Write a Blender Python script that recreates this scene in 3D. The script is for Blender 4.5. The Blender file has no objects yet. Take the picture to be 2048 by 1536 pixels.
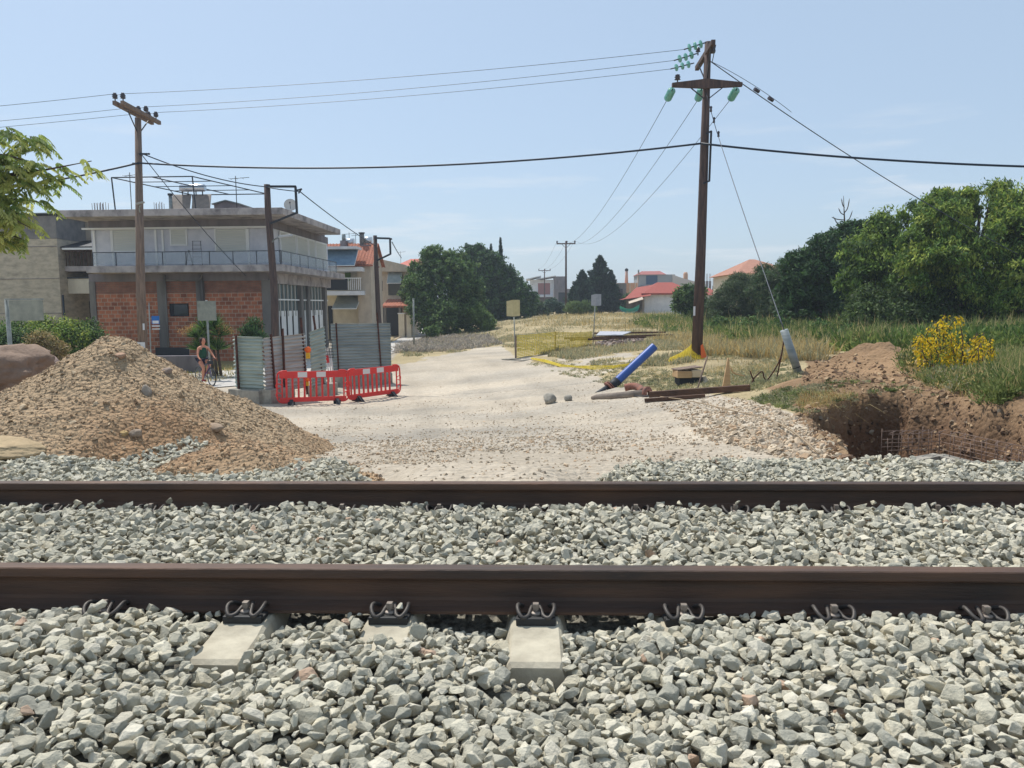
import bpy, bmesh, math, random
import numpy as np
from mathutils import Vector, Matrix, Euler, noise
R = math.radians
C = bpy.context.scene.collection
# ------------------------------------------------------------------ camera
CZ, FPX, PITCH, ROLL, PSI = 2.83, 1520.0, R(5.93), 0.0079, R(2.1)
_r = Vector((1, 0, 0)); _w = Vector((0, math.cos(PITCH), -math.sin(PITCH))); _u = _r.cross(_w)
CR = _r*math.cos(ROLL) - _u*math.sin(ROLL); CU = _u*math.cos(ROLL) + _r*math.sin(ROLL); CW = _w
cam = bpy.data.objects.new('camera', bpy.data.cameras.new('camera')); C.objects.link(cam)
mw = Matrix((CR, CU, -CW)).transposed().to_4x4(); mw.translation = (0, 0, CZ); cam.matrix_world = mw
cam.data.sensor_width = 36; cam.data.lens = 36*FPX/2048; cam.data.clip_start = .05; cam.data.clip_end = 5000
bpy.context.scene.camera = cam
# ------------------------------------------------------------------ sun, sky, exposure
SUN_EL, SUN_AZ = R(60), R(-38)            # azimuth measured from +Y towards +X
sc = bpy.context.scene
sc.view_settings.view_transform = 'Standard'; sc.view_settings.look = 'None'; sc.view_settings.exposure = 0.15
sl = bpy.data.lights.new('sun', 'SUN'); sl.energy = 4.2; sl.angle = R(.55); sl.color = (1, .955, .88)
sun = bpy.data.objects.new('sun', sl); C.objects.link(sun)
sd = Vector((math.sin(SUN_AZ)*math.cos(SUN_EL), math.cos(SUN_AZ)*math.cos(SUN_EL), math.sin(SUN_EL)))
sun.rotation_euler = (-sd).to_track_quat('-Z', 'Y').to_euler(); sun.location = sd*50
W = bpy.data.worlds.new('World'); sc.world = W; W.use_nodes = True
nt = W.node_tree; bgn = nt.nodes['Background']
sky = nt.nodes.new('ShaderNodeTexSky'); sky.sky_type = 'NISHITA'; sky.sun_disc = False
sky.sun_elevation = SUN_EL; sky.sun_rotation = SUN_AZ; sky.air_density = 1.0; sky.dust_density = 1.5; sky.ozone_density = 4; sky.altitude = 50
tc = nt.nodes.new('ShaderNodeTexCoord')
mp = nt.nodes.new('ShaderNodeMapping'); mp.inputs['Scale'].default_value = (3.2, 3.2, 26); mp.inputs['Location'].default_value = (.3, .0, .4)
nz = nt.nodes.new('ShaderNodeTexNoise'); nz.inputs['Scale'].default_value = 1.5; nz.inputs['Detail'].default_value = 6; nz.inputs['Roughness'].default_value = .55
rp = nt.nodes.new('ShaderNodeValToRGB'); rp.color_ramp.elements[0].position = .57; rp.color_ramp.elements[1].position = .76
sx = nt.nodes.new('ShaderNodeSeparateXYZ')
band = nt.nodes.new('ShaderNodeMapRange'); band.inputs['From Min'].default_value = .26; band.inputs['From Max'].default_value = .1
mul = nt.nodes.new('ShaderNodeMath'); mul.operation = 'MULTIPLY'
m2 = nt.nodes.new('ShaderNodeMath'); m2.operation = 'MULTIPLY'; m2.inputs[1].default_value = .6
mx = nt.nodes.new('ShaderNodeMix'); mx.data_type = 'RGBA'; mx.inputs[7].default_value = (6.9, 7.0, 7.2, 1)
hs = nt.nodes.new('ShaderNodeHueSaturation'); hs.inputs['Saturation'].default_value = 1.0
hz = nt.nodes.new('ShaderNodeMix'); hz.data_type = 'RGBA'; hz.inputs[0].default_value = .55; hz.inputs[7].default_value = (4.6, 5.75, 6.9, 1)
L = nt.links.new
L(tc.outputs['Generated'], mp.inputs[0]); L(mp.outputs[0], nz.inputs['Vector']); L(nz.outputs[0], rp.inputs[0])
L(tc.outputs['Generated'], sx.inputs[0]); L(sx.outputs['Z'], band.inputs['Value'])
L(rp.outputs[0], mul.inputs[0]); L(band.outputs[0], mul.inputs[1]); L(mul.outputs[0], m2.inputs[0])
L(sky.outputs[0], hs.inputs['Color']); L(hs.outputs[0], hz.inputs[6]); L(hz.outputs[2], mx.inputs[6]); L(m2.outputs[0], mx.inputs[0]); L(mx.outputs[2], bgn.inputs[0])
bgn.inputs[1].default_value = .119
# ------------------------------------------------------------------ helpers
def S(r, g, b):
    return tuple((c/255/12.92 if c/255 <= .04045 else ((c/255+.055)/1.055)**2.4) for c in (r, g, b))
def ray(px, py):
    return CR*((px-1024)/FPX) + CU*((768-py)/FPX) + CW
def P(px, py, d):
    v = ray(px, py); return Vector((0, 0, CZ)) + v*(d/v.y)
def PG(px, py, z=0.):
    v = ray(px, py); return Vector((0, 0, CZ)) + v*((z-CZ)/v.z)
def proj(x, y, z):
    q = np.stack([x, y, z-CZ], -1)
    a = q @ np.array(CR); b = q @ np.array(CU); c = q @ np.array(CW)
    c = np.where(c < .05, .05, c)
    return 1024+FPX*a/c, 768-FPX*b/c
def inpoly(px, py, poly):
    ins = np.zeros(px.shape, bool); n = len(poly)
    for i in range(n):
        x0, y0 = poly[i]; x1, y1 = poly[(i+1) % n]
        if y0 == y1: continue
        c = ((y0 > py) != (y1 > py)) & (px < (x1-x0)*(py-y0)/(y1-y0)+x0)
        ins ^= c
    return ins
CURR = {}
def tag(o, label=None, cat=None, group=None, kind=None):
    for k, v in (('label', label), ('category', cat), ('group', group), ('kind', kind)):
        if v: o[k] = v
    return o
def thing(name, label, cat, loc=(0, 0, 0), rz=0., group=None):
    o = bpy.data.objects.new(name, None); C.objects.link(o); o.location = loc; o.rotation_euler = (0, 0, rz)
    o.empty_display_size = .2
    return tag(o, label, cat, group)
def copy_tree(o, parent=None):
    c = o.copy(); C.objects.link(c); c.parent = parent
    for ch in [x for x in bpy.data.objects if x.parent == o]: copy_tree(ch, c)
    return c
class MB:
    """collects geometry, build() links it as ONE mesh object; off = local origin subtracted"""
    def __init__(s, off=(0, 0, 0)):
        s.v = []; s.f = []; s.off = Vector(off); s.sm = []
    def add(s, vs, fs, sm=False):
        n = len(s.v); s.v += [Vector(v)-s.off for v in vs]; s.f += [tuple(i+n for i in f) for f in fs]; s.sm += [sm]*len(fs); return s
    def box(s, x0, x1, y0, y1, z0, z1):
        return s.add([(x0,y0,z0),(x1,y0,z0),(x1,y1,z0),(x0,y1,z0),(x0,y0,z1),(x1,y0,z1),(x1,y1,z1),(x0,y1,z1)],
              [(0,3,2,1),(4,5,6,7),(0,1,5,4),(1,2,6,5),(2,3,7,6),(3,0,4,7)])
    def bar(s, a, b, w, h, up=(0, 0, 1)):
        a = Vector(a); b = Vector(b); d = (b-a).normalized(); up = Vector(up)
        if abs(d.dot(up)) > .98: up = Vector((0, 1, 0))
        sd_ = d.cross(up).normalized(); u = sd_.cross(d)
        vs = [p+sd_*(w/2*i)+u*(h/2*j) for p in (a, b) for i, j in ((-1,-1),(1,-1),(1,1),(-1,1))]
        return s.add(vs, [(0,1,2,3),(7,6,5,4),(0,4,5,1),(1,5,6,2),(2,6,7,3),(3,7,4,0)])
    def tube(s, pts, r, n=8, cap=True):
        pts = [Vector(p) for p in pts]; rs = r if isinstance(r, (list, tuple)) else [r]*len(pts)
        vs = []; ref = Vector((0, 0, 1))
        d0 = (pts[1]-pts[0]).normalized()
        if abs(d0.dot(ref)) > .9: ref = Vector((1, 0, 0))
        a = d0.cross(ref).normalized()
        for i, p in enumerate(pts):
            d = (pts[min(i+1, len(pts)-1)]-pts[max(i-1, 0)]).normalized()
            a = (a - d*a.dot(d)).normalized(); b = d.cross(a)
            vs += [p+(a*math.cos(2*math.pi*k/n)+b*math.sin(2*math.pi*k/n))*rs[i] for k in range(n)]
        fs = [(i*n+k, i*n+(k+1) % n, (i+1)*n+(k+1) % n, (i+1)*n+k) for i in range(len(pts)-1) for k in range(n)]
        s.add(vs, fs, True)
        if cap:
            m = len(s.v)-len(vs); s.f += [tuple(m+k for k in range(n))[::-1], tuple(m+(len(pts)-1)*n+k for k in range(n))]; s.sm += [False]*2
        return s
    def cyl(s, a, b, r, r2=None, n=12): return s.tube([a, b], [r, r if r2 is None else r2], n)
    def prism(s, poly, a, ex):
        """poly: list of 3D points, extruded by vector ex"""
        n = len(poly); ex = Vector(ex); p = [Vector(q) for q in poly]
        return s.add(p+[q+ex for q in p], [tuple(range(n))[::-1], tuple(range(n, 2*n))]+[(i, (i+1) % n, (i+1) % n+n, i+n) for i in range(n)])
    def lathe(s, prof, c, n=12, ax=None):
        c = Vector(c); M_ = Matrix.Identity(3) if ax is None else Vector(ax).to_track_quat('Z', 'Y').to_matrix()
        vs = [c+M_ @ Vector((r*math.cos(2*math.pi*k/n), r*math.sin(2*math.pi*k/n), z)) for r, z in prof for k in range(n)]
        return s.add(vs, [(i*n+k, i*n+(k+1) % n, (i+1)*n+(k+1) % n, (i+1)*n+k) for i in range(len(prof)-1) for k in range(n)], True)
    def build(s, name, mat, parent=None, bevel=0, two=False):
        me = bpy.data.meshes.new(name); me.from_pydata([tuple(v) for v in s.v], [], s.f)
        me.polygons.foreach_set('use_smooth', s.sm)
        me.materials.append(mat); me.update()
        o = bpy.data.objects.new(name, me); C.objects.link(o)
        if parent is not None: o.parent = parent
        else: o.location = s.off
        if bevel:
            b = o.modifiers.new('b', 'BEVEL'); b.width = bevel; b.segments = 2; b.limit_method = 'ANGLE'; b.angle_limit = R(40)
        return o
def npmesh(name, V, F, mat, col=None, smooth=False, parent=None, extra=None):
    """numpy verts (N,3), faces (M,k) -> object; col (N,3) point colours"""
    me = bpy.data.meshes.new(name); k = F.shape[1]
    me.vertices.add(len(V)); me.vertices.foreach_set('co', V.astype(np.float32).ravel())
    me.loops.add(F.size); me.loops.foreach_set('vertex_index', F.astype(np.int32).ravel())
    me.polygons.add(len(F)); me.polygons.foreach_set('loop_start', np.arange(0, F.size, k, dtype=np.int32))
    me.polygons.foreach_set('use_smooth', np.full(len(F), smooth))
    me.update(calc_edges=True)
    if col is not None:
        at = me.attributes.new('col', 'FLOAT_COLOR', 'POINT')
        at.data.foreach_set('color', np.concatenate([col, np.ones((len(col), 1))], 1).astype(np.float32).ravel())
    for nm, arr in (extra or {}).items():
        at = me.attributes.new(nm, 'FLOAT', 'POINT'); at.data.foreach_set('value', arr.astype(np.float32).ravel())
    me.materials.append(mat)
    o = bpy.data.objects.new(name, me); C.objects.link(o)
    if parent is not None: o.parent = parent
    return o
def mat(name, base, var=None, scale=4., rough=.85, bump=0., bscale=30., metal=0., attr=False, detail=5., spec=.3,
        trans=0., stretch=(1, 1, 1), lo=.35, hi=.65, third=None, alpha=1., b2=0., b2scale=4., coat=0.):
    m = bpy.data.materials.new(name); m.use_nodes = True; n = m.node_tree; l = n.links.new
    p = n.nodes['Principled BSDF']; p.inputs['Roughness'].default_value = rough; p.inputs['Metallic'].default_value = metal
    p.inputs['Specular IOR Level'].default_value = spec; p.inputs['Alpha'].default_value = alpha
    if coat: p.inputs['Coat Weight'].default_value = coat
    t = n.nodes.new('ShaderNodeTexCoord'); mpp = n.nodes.new('ShaderNodeMapping'); mpp.inputs['Scale'].default_value = stretch
    l(t.outputs['Object'], mpp.inputs[0]); vec = mpp.outputs[0]
    cur = None
    if attr:
        a = n.nodes.new('ShaderNodeAttribute'); a.attribute_name = 'col'; cur = a.outputs['Color']
    if var is not None:
        z = n.nodes.new('ShaderNodeTexNoise'); z.inputs['Scale'].default_value = scale; z.inputs['Detail'].default_value = detail; z.inputs['Roughness'].default_value = .62
        l(vec, z.inputs['Vector'])
        r = n.nodes.new('ShaderNodeValToRGB'); e = r.color_ramp.elements; e[0].position = lo; e[1].position = hi
        e[0].color = (*base, 1); e[1].color = (*var, 1)
        if third is not None:
            q = e.new(min(hi+.12, .95)); q.color = (*third, 1)
        l(z.outputs[0], r.inputs[0])
        if cur is not None:
            mm = n.nodes.new('ShaderNodeMix'); mm.data_type = 'RGBA'; mm.blend_type = 'MULTIPLY'; mm.inputs[0].default_value = 1
            l(cur, mm.inputs[6]); l(r.outputs[0], mm.inputs[7]); cur = mm.outputs[2]
        else: cur = r.outputs[0]
    if cur is None: p.inputs['Base Color'].default_value = (*base, 1)
    else: l(cur, p.inputs['Base Color'])
    if bump:
        z2 = n.nodes.new('ShaderNodeTexNoise'); z2.inputs['Scale'].default_value = bscale; z2.inputs['Detail'].default_value = 6; z2.inputs['Roughness'].default_value = .65
        l(vec, z2.inputs['Vector']); bm = n.nodes.new('ShaderNodeBump'); bm.inputs['Strength'].default_value = bump; bm.inputs['Distance'].default_value = .03
        l(z2.outputs[0], bm.inputs['Height']); l(bm.outputs[0], p.inputs['Normal'])
        if b2:
            z3 = n.nodes.new('ShaderNodeTexVoronoi'); z3.inputs['Scale'].default_value = b2scale; l(vec, z3.inputs['Vector'])
            b3 = n.nodes.new('ShaderNodeBump'); b3.inputs['Strength'].default_value = b2; b3.inputs['Distance'].default_value = .04; b3.invert = True
            l(z3.outputs['Distance'], b3.inputs['Height']); l(bm.outputs[0], b3.inputs['Normal']); l(b3.outputs[0], p.inputs['Normal'])
    if trans:
        tr = n.nodes.new('ShaderNodeBsdfTranslucent'); ms = n.nodes.new('ShaderNodeMixShader'); ms.inputs[0].default_value = trans
        if cur is None: tr.inputs[0].default_value = (*base, 1)
        else: l(cur, tr.inputs[0])
        o_ = n.nodes['Material Output']; l(p.outputs[0], ms.inputs[1]); l(tr.outputs[0], ms.inputs[2]); l(ms.outputs[0], o_.inputs[0])
    return m
rng = np.random.default_rng(7); rnd = random.Random(3)
def fbm(x, y, seed=0, octv=4, f=1.):
    """cheap value noise in numpy, about -1..1"""
    out = np.zeros(np.broadcast(x, y).shape); amp = 1.; tot = 0.
    for o in range(octv):
        X = x*f+seed*17.3+o*5.1; Y = y*f-seed*9.7+o*3.3
        xi = np.floor(X); yi = np.floor(Y); fx = X-xi; fy = Y-yi; fx = fx*fx*(3-2*fx); fy = fy*fy*(3-2*fy)
        def h(a, b):
            q = np.sin(a*127.1+b*311.7+seed*1.3)*43758.5453; return q-np.floor(q)
        v = (h(xi,yi)*(1-fx)+h(xi+1,yi)*fx)*(1-fy)+(h(xi,yi+1)*(1-fx)+h(xi+1,yi+1)*fx)*fy
        out += amp*(v*2-1); tot += amp; amp *= .5; f *= 2.03
    return out/tot*1.6
# ------------------------------------------------------------------ terrain
RT = 1.756                               # rail top
cs, sn = math.cos(PSI), math.sin(PSI)
def st(x, y): return x*cs-y*sn, x*sn+y*cs          # world -> rail frame (s along, t across)
def xy(s, t): return s*cs+t*sn, -s*sn+t*cs
KN = [(-200,6,1.45),(300,6,1.45),(900,6,1.52),(1300,6,1.5),(1700,6.6,1.44),(2100,6.5,1.42),
 (-200,9,1.1),(300,9,1.1),(700,9,1.1),(1024,9,1.14),(1300,9,1.2),(1500,10,1.3),(1620,10.6,1.33),(2100,9,1.4),
 (-200,14,.35),(300,14,.4),(600,13,.65),(1024,13,.74),(1300,13,.85),(1500,14,1.08),(1750,12,1.38),(2100,12,1.45),
 (-200,20,.05),(300,20,.05),(550,20,.1),(800,20,.12),(1024,18,.38),(1215,20,.58),(1390,17,.95),(1620,17,1.2),(1900,18,1.4),(2200,20,1.5),
 (0,30,0),(400,28,0),(700,28,.0),(900,28,.1),(1033,34,.45),(1200,28,.6),(1393,25,.99),(1600,30,1.15),(1900,30,1.35),(2300,32,1.4),
 (-200,50,0),(400,50,0),(750,55,0),(900,54,.0),(1024,50,.35),(1192,45,.5),(1400,45,1.1),(1700,45,1.36),(2200,50,1.4),
 (300,90,0),(830,90,0),(890,76,.05),(960,80,.4),(1024,80,1.2),(1132,103,1.35),(1300,100,1.4),(1700,100,1.5),(2200,100,1.5),
 (600,160,0),(850,170,.0),(1000,170,1.1),(1250,160,1.6),(1700,180,1.7),(300,350,.3),(1024,350,1.4),(1800,350,1.8)]
kx = np.array([[(k[0]-1024)/FPX, math.log(k[1]/6)*.55] for k in KN]); kz = np.array([k[2] for k in KN])
def _U(r2): return np.where(r2 > 1e-12, r2*np.log(r2+1e-12), 0)
n_ = len(KN); A = np.zeros((n_+3, n_+3)); D2 = ((kx[:, None]-kx[None])**2).sum(-1)
A[:n_, :n_] = _U(D2)+np.eye(n_)*2e-3; A[:n_, n_] = 1; A[:n_, n_+1:] = kx; A[n_:, :n_] = A[:n_, n_:].T
tw = np.linalg.solve(A, np.concatenate([kz, np.zeros(3)]))
def tps(x, y):
    yy = np.clip(y, 5.5, 380); u = np.clip(x/np.maximum(y, 1.), -.86, .86); v = np.log(yy/6)*.55
    out = tw[n_]+tw[n_+1]*u+tw[n_+2]*v
    for i in range(n_): out = out+tw[i]*_U((u-kx[i, 0])**2+(v-kx[i, 1])**2)
    return out
def smooth(a, b, x):
    q = np.clip((x-a)/(b-a), 0, 1); return q*q*(3-2*q)
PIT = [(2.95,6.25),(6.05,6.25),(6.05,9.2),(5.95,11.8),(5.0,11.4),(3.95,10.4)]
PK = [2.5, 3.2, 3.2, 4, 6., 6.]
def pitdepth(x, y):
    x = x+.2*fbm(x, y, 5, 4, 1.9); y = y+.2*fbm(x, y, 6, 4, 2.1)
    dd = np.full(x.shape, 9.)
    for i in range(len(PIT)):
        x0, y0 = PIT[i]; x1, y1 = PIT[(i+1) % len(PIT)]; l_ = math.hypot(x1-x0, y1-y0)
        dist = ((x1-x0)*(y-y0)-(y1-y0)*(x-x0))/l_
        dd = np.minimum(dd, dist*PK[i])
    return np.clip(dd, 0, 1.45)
def heapz(x, y):
    r1 = np.sqrt(((x+4.3)*np.where(x < -4.3, 1.22, 1.19))**2+((y-8.2)*np.where(y < 8.2, 1.0, 1.1))**2+.03)
    r2 = np.sqrt((x+2.3)**2+((y-7.1)*1.3)**2+.1)
    r3 = np.sqrt(((x+2.15)*1.0)**2+((y-5.95)*1.5)**2+.02)
    z = np.maximum(np.maximum(2.63-.56*r1, 1.40-.36*r2), 1.80-.33*r3)
    return z+.07*fbm(x, y, 2, 4, 1.3)+.03*fbm(x, y, 4, 3, 6.)
def tz(x, y, fine=True):
    x = np.asarray(x, float); y = np.asarray(y, float)
    s, t = st(x, y)
    z = tps(x, y)
    if fine:
        rough_ = .028*fbm(x, y, 1, 4, .45)*smooth(7, 14, y)+.022*fbm(x, y, 3, 5, 2.6)+.008*fbm(x*.5, y*1.5, 13, 4, 1.6)*smooth(10, 16, y)
        z = z+rough_*np.where(y < 60, 1, 2)
    rut = np.sin((x*.5+y*.05+.6*np.sin(y*.13))*5.2)*.007*smooth(8, 12, y)*(1-smooth(34, 45, y))*(np.abs(x-(-3+.02*y)) < 7); z = z+rut*(np.abs(fbm(x, y, 77, 2, .3)) > .2)
    # spoil mounds by the pit
    gm = np.exp(-(((x-7.15)/1.3)**2+((y-15.)/1.1)**2)); z = z+.66*gm*(1+.3*fbm(x, y, 8, 5, 1.8))+.05*np.clip(gm*3, 0, 1)*fbm(x, y, 18, 4, 5.)
    z = z+.30*np.exp(-(((x-5.4)/.9)**2+((y-13.2)/1.0)**2))*(1+.3*fbm(x, y, 9, 4, 2.))
    rg = np.exp(-((x-6.75-.1*(y-10))/.62)**2)*smooth(6.6, 8., y)*(1-smooth(13., 15.5, y)); z = z+.26*rg*(1+.35*fbm(x, y, 19, 4, 2.2))+.05*rg*fbm(x, y, 20, 4, 6.)
    # lumps beside the blue pipe
    z = z+.14*np.exp(-(((x-1.15)/.5)**2+((y-16.6)/.5)**2))+.1*np.exp(-(((x-2.4)/.8)**2+((y-15.6)/.5)**2))
    gap = smooth(-1.35, -.85, s)*(1-smooth(-.1, .5, s))
    form = 1.40+.19*gap*smooth(4.55, 4.8, t)
    f = smooth(5.7, 6.5, t); z = form*(1-f)+z*f
    z = np.where(t < 1.2, np.maximum(form-.35*(1.2-t), .2), z)
    pd = pitdepth(x, y)*(t > 6.0)
    return z-pd+(pd > .02)*(pd < 1.44)*(.07*fbm(x, y, 22, 4, 3.)+.03*fbm(x, y, 24, 3, 9.))
def grow(a, b, step, far, k=1.13):
    q = list(np.arange(a, b, step)); s_ = step
    while q[-1] < far: s_ *= k; q.append(q[-1]+s_)
    return np.array(q)
gx = grow(0, 8.2, .085, 1500); gx = np.concatenate([-gx[::-1][:-1], gx]); gy = grow(0, 17, .075, 2500, 1.035)
gy = np.concatenate([-grow(0, 1, .5, 60)[::-1][:-1], gy])
GX, GY = np.meshgrid(gx, gy)
GZ = tz(GX, GY)
def sampz(x, y):
    """bilinear terrain height from the ground mesh"""
    x = np.asarray(x, float); y = np.asarray(y, float)
    i = np.clip(np.searchsorted(gx, x)-1, 0, len(gx)-2); j = np.clip(np.searchsorted(gy, y)-1, 0, len(gy)-2)
    a = (x-gx[i])/(gx[i+1]-gx[i]); b = (y-gy[j])/(gy[j+1]-gy[j])
    return (GZ[j, i]*(1-a)+GZ[j, i+1]*a)*(1-b)+(GZ[j+1, i]*(1-a)+GZ[j+1, i+1]*a)*b
def gpt(px, d):
    """ground point under picture column px at distance d"""
    x = P(px, 700, d).x; z = float(sampz(x, d)); return Vector((x, d, z))
PXg, PYg = proj(GX, GY, GZ)
nzp = fbm(GX, GY, 11, 4, .5)*14/np.maximum(GY, 4)**.3
FIELD = [(770,745),(850,716),(1000,690),(1035,718),(1180,742),(1230,775),(1500,798),(1610,835),(1750,780),(2600,960),(2600,560),(600,560),(640,640),(790,705)]
SOIL = [(1590,800),(1615,722),(1700,702),(1800,745),(1860,775),(2500,960),(2500,1100),(1690,940),(1590,835)]
STREETSIDE = [(-600,800),(300,790),(420,768),(480,745),(640,700),(600,560),(-600,560)]
fld = inpoly(PXg+nzp*2, PYg+nzp, FIELD) & (GY > 5.5); soil = inpoly(PXg+nzp, PYg+nzp, SOIL) & (GY > 6.2) & (GX > 2); sts = inpoly(PXg, PYg, STREETSIDE) & (GY > 20)
soil |= pitdepth(GX, GY) > .05
soil |= (np.exp(-(((GX-7.15)/1.05)**2+((GY-15.)/1.1)**2))+.6*np.exp(-(((GX-5.4)/.9)**2+((GY-13.2)/1.0)**2))+.8*np.exp(-((GX-6.75-.1*(GY-10))/.7)**2)*(GY > 6.6)*(GY < 15) > .2+.1*fbm(GX, GY, 35, 3, 1.2))
cD = np.array(S(188, 177, 160)); cD2 = np.array(S(156, 151, 142)); cF = np.array(S(166, 152, 120)); cS = np.array(S(144, 119, 93)); cW = np.array(S(158, 145, 104))
w1 = np.clip(.5+.55*fbm(GX, GY, 21, 5, .55), 0, 1)[..., None]
trk = sum(np.exp(-((GX-(.2-.09*(GY-6)-.0022*(GY-6)**2)-o_)/.28)**2) for o_ in (-2.6, -.9, 1.2, 2.9))*smooth(8, 12, GY)*(1-smooth(40, 55, GY)); trk = (trk*np.clip(.55+.6*fbm(GX, GY*.3, 37, 3, .6), 0, 1))[..., None]
stony = np.clip(smooth(0, 1, fbm(GX, GY*1.6, 23, 4, .35)+.35), 0, 1)[..., None]
stony = np.clip(stony*.7+.6*np.exp(-(((GX+1.6)/2.4)**2+((GY-12.5)/3.)**2))[..., None]*np.clip(.6+.8*fbm(GX, GY, 29, 4, .9), 0, 1)[..., None], 0, 1)
Cg = cD*(1-stony*.75)+cD2*stony*.75
Cg = Cg*(1-.13*trk); Cg = Cg*(.88+.2*w1)*(1+.10*fbm(GX*.25, GY*1.1, 27, 5, .6))[..., None]
bare = (np.exp(-(((GX-2.0)/3.6)**2+((GY-30)/6)**2)) > .4)
fld &= ~(bare & (fbm(GX, GY, 33, 3, .8) > -.25))
Cg = np.where(fld[..., None], cF*(.85+.3*w1), Cg); Cg = np.where(sts[..., None], cW*(.85+.3*w1), Cg); Cg = np.where(soil[..., None], cS*(.72+.45*w1), Cg)
dark = np.clip(pitdepth(GX, GY)/.5, 0, 1)[..., None]; Cg = Cg*(1-dark)+np.array(S(110, 86, 68))*(.65+.6*np.clip(.5+.6*fbm(GX, GY, 31, 4, 2.4), 0, 1)[..., None])*dark   # brown cut soil, with the pit's shade painted into its colour by depth
V = np.stack([GX, GY, GZ], -1).reshape(-1, 3); ny, nx = GX.shape
ii = (np.arange(ny-1)[:, None]*nx+np.arange(nx-1)[None]).ravel()
F = np.stack([ii, ii+1, ii+nx+1, ii+nx], 1)
m_ground = mat('dirt ground', (.82, .8, .78), (1.12, 1.12, 1.12), scale=9, rough=.95, attr=True, bump=.9, bscale=14, b2=.55, b2scale=16, detail=9, lo=.3, hi=.7, spec=.1)
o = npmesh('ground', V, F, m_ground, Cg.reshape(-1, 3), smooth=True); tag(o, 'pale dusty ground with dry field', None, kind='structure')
# ------------------------------------------------------------------ rock shapes
def rock_variants(n, seed, npl=13, bev=.055, flat=.62, noise_=.0):
    rr = random.Random(seed); out = []
    for i in range(n):
        pts = []
        while len(pts) < npl:
            v = Vector((rr.gauss(0, 1), rr.gauss(0, 1), rr.gauss(0, 1))).normalized()
            if all((v-q).length > .42 for q in pts): pts.append(v*rr.uniform(.86, 1.05))
        sx_, sy_, sz_ = 1, rr.uniform(.62, .9), rr.uniform(flat-.14, flat+.14)
        bm = bmesh.new()
        for p in pts: bm.verts.new((p.x*sx_, p.y*sy_, p.z*sz_))
        bmesh.ops.convex_hull(bm, input=bm.verts)
        bmesh.ops.dissolve_limit(bm, angle_limit=R(17), verts=bm.verts, edges=bm.edges)
        if bev: bmesh.ops.bevel(bm, geom=bm.edges[:], offset=bev, segments=1, affect='EDGES', profile=.5)
        bmesh.ops.triangulate(bm, faces=bm.faces)
        if noise_:
            bmesh.ops.subdivide_edges(bm, edges=[e for e in bm.edges if e.calc_length() > .3], cuts=1)
            bmesh.ops.triangulate(bm, faces=bm.faces)
            for v in bm.verts: v.co *= 1+noise_*noise.noise(v.co*2.1+Vector((i*7, 0, 0)))+noise_*.5*noise.noise(v.co*5+Vector((i*7, 3, 0)))
        bm.verts.index_update()
        out.append((np.array([v.co[:] for v in bm.verts]), np.array([[v.index for v in f.verts] for f in bm.faces])))
        bm.free()
    return out
def rotm(yaw, ax, ay):
    cz, sz = np.cos(yaw), np.sin(yaw); cx, sx_ = np.cos(ax), np.sin(ax); cy, sy_ = np.cos(ay), np.sin(ay); o0 = np.zeros_like(yaw); o1 = np.ones_like(yaw)
    Z = np.stack([cz, -sz, o0, sz, cz, o0, o0, o0, o1], -1).reshape(-1, 3, 3); X = np.stack([o1, o0, o0, o0, cx, -sx_, o0, sx_, cx], -1).reshape(-1, 3, 3)
    Y = np.stack([cy, o0, sy_, o0, o1, o0, -sy_, o0, cy], -1).reshape(-1, 3, 3)
    return Z @ X @ Y
def rocks(name, pos, size, var, material, cols, tilt=.45, parent=None, seed=1):
    r_ = np.random.default_rng(seed); n = len(pos); M_ = rotm(r_.uniform(0, 6.283, n), r_.normal(0, tilt, n), r_.normal(0, tilt, n))
    which = r_.integers(0, len(var), n); Vs = []; Fs = []; Cs = []; base = 0
    for k, (v, f) in enumerate(var):
        ix = np.where(which == k)[0]
        if not len(ix): continue
        vv = np.einsum('nij,vj->nvi', M_[ix], v)*size[ix, None, None]+pos[ix, None, :]
        Vs.append(vv.reshape(-1, 3)); Fs.append((f[None]+(np.arange(len(ix))*len(v))[:, None, None]).reshape(-1, 3)+base); base += len(ix)*len(v)
        Cs.append(np.repeat(cols[ix], len(v), 0))
    return npmesh(name, np.concatenate(Vs), np.concatenate(Fs), material, np.concatenate(Cs), parent=parent)
def pick(cols, n, seed, jit=.1):
    r_ = np.random.default_rng(seed); c = np.array(cols)[r_.integers(0, len(cols), n)]
    return c*(1+r_.normal(0, jit, n))[:, None]
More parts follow.
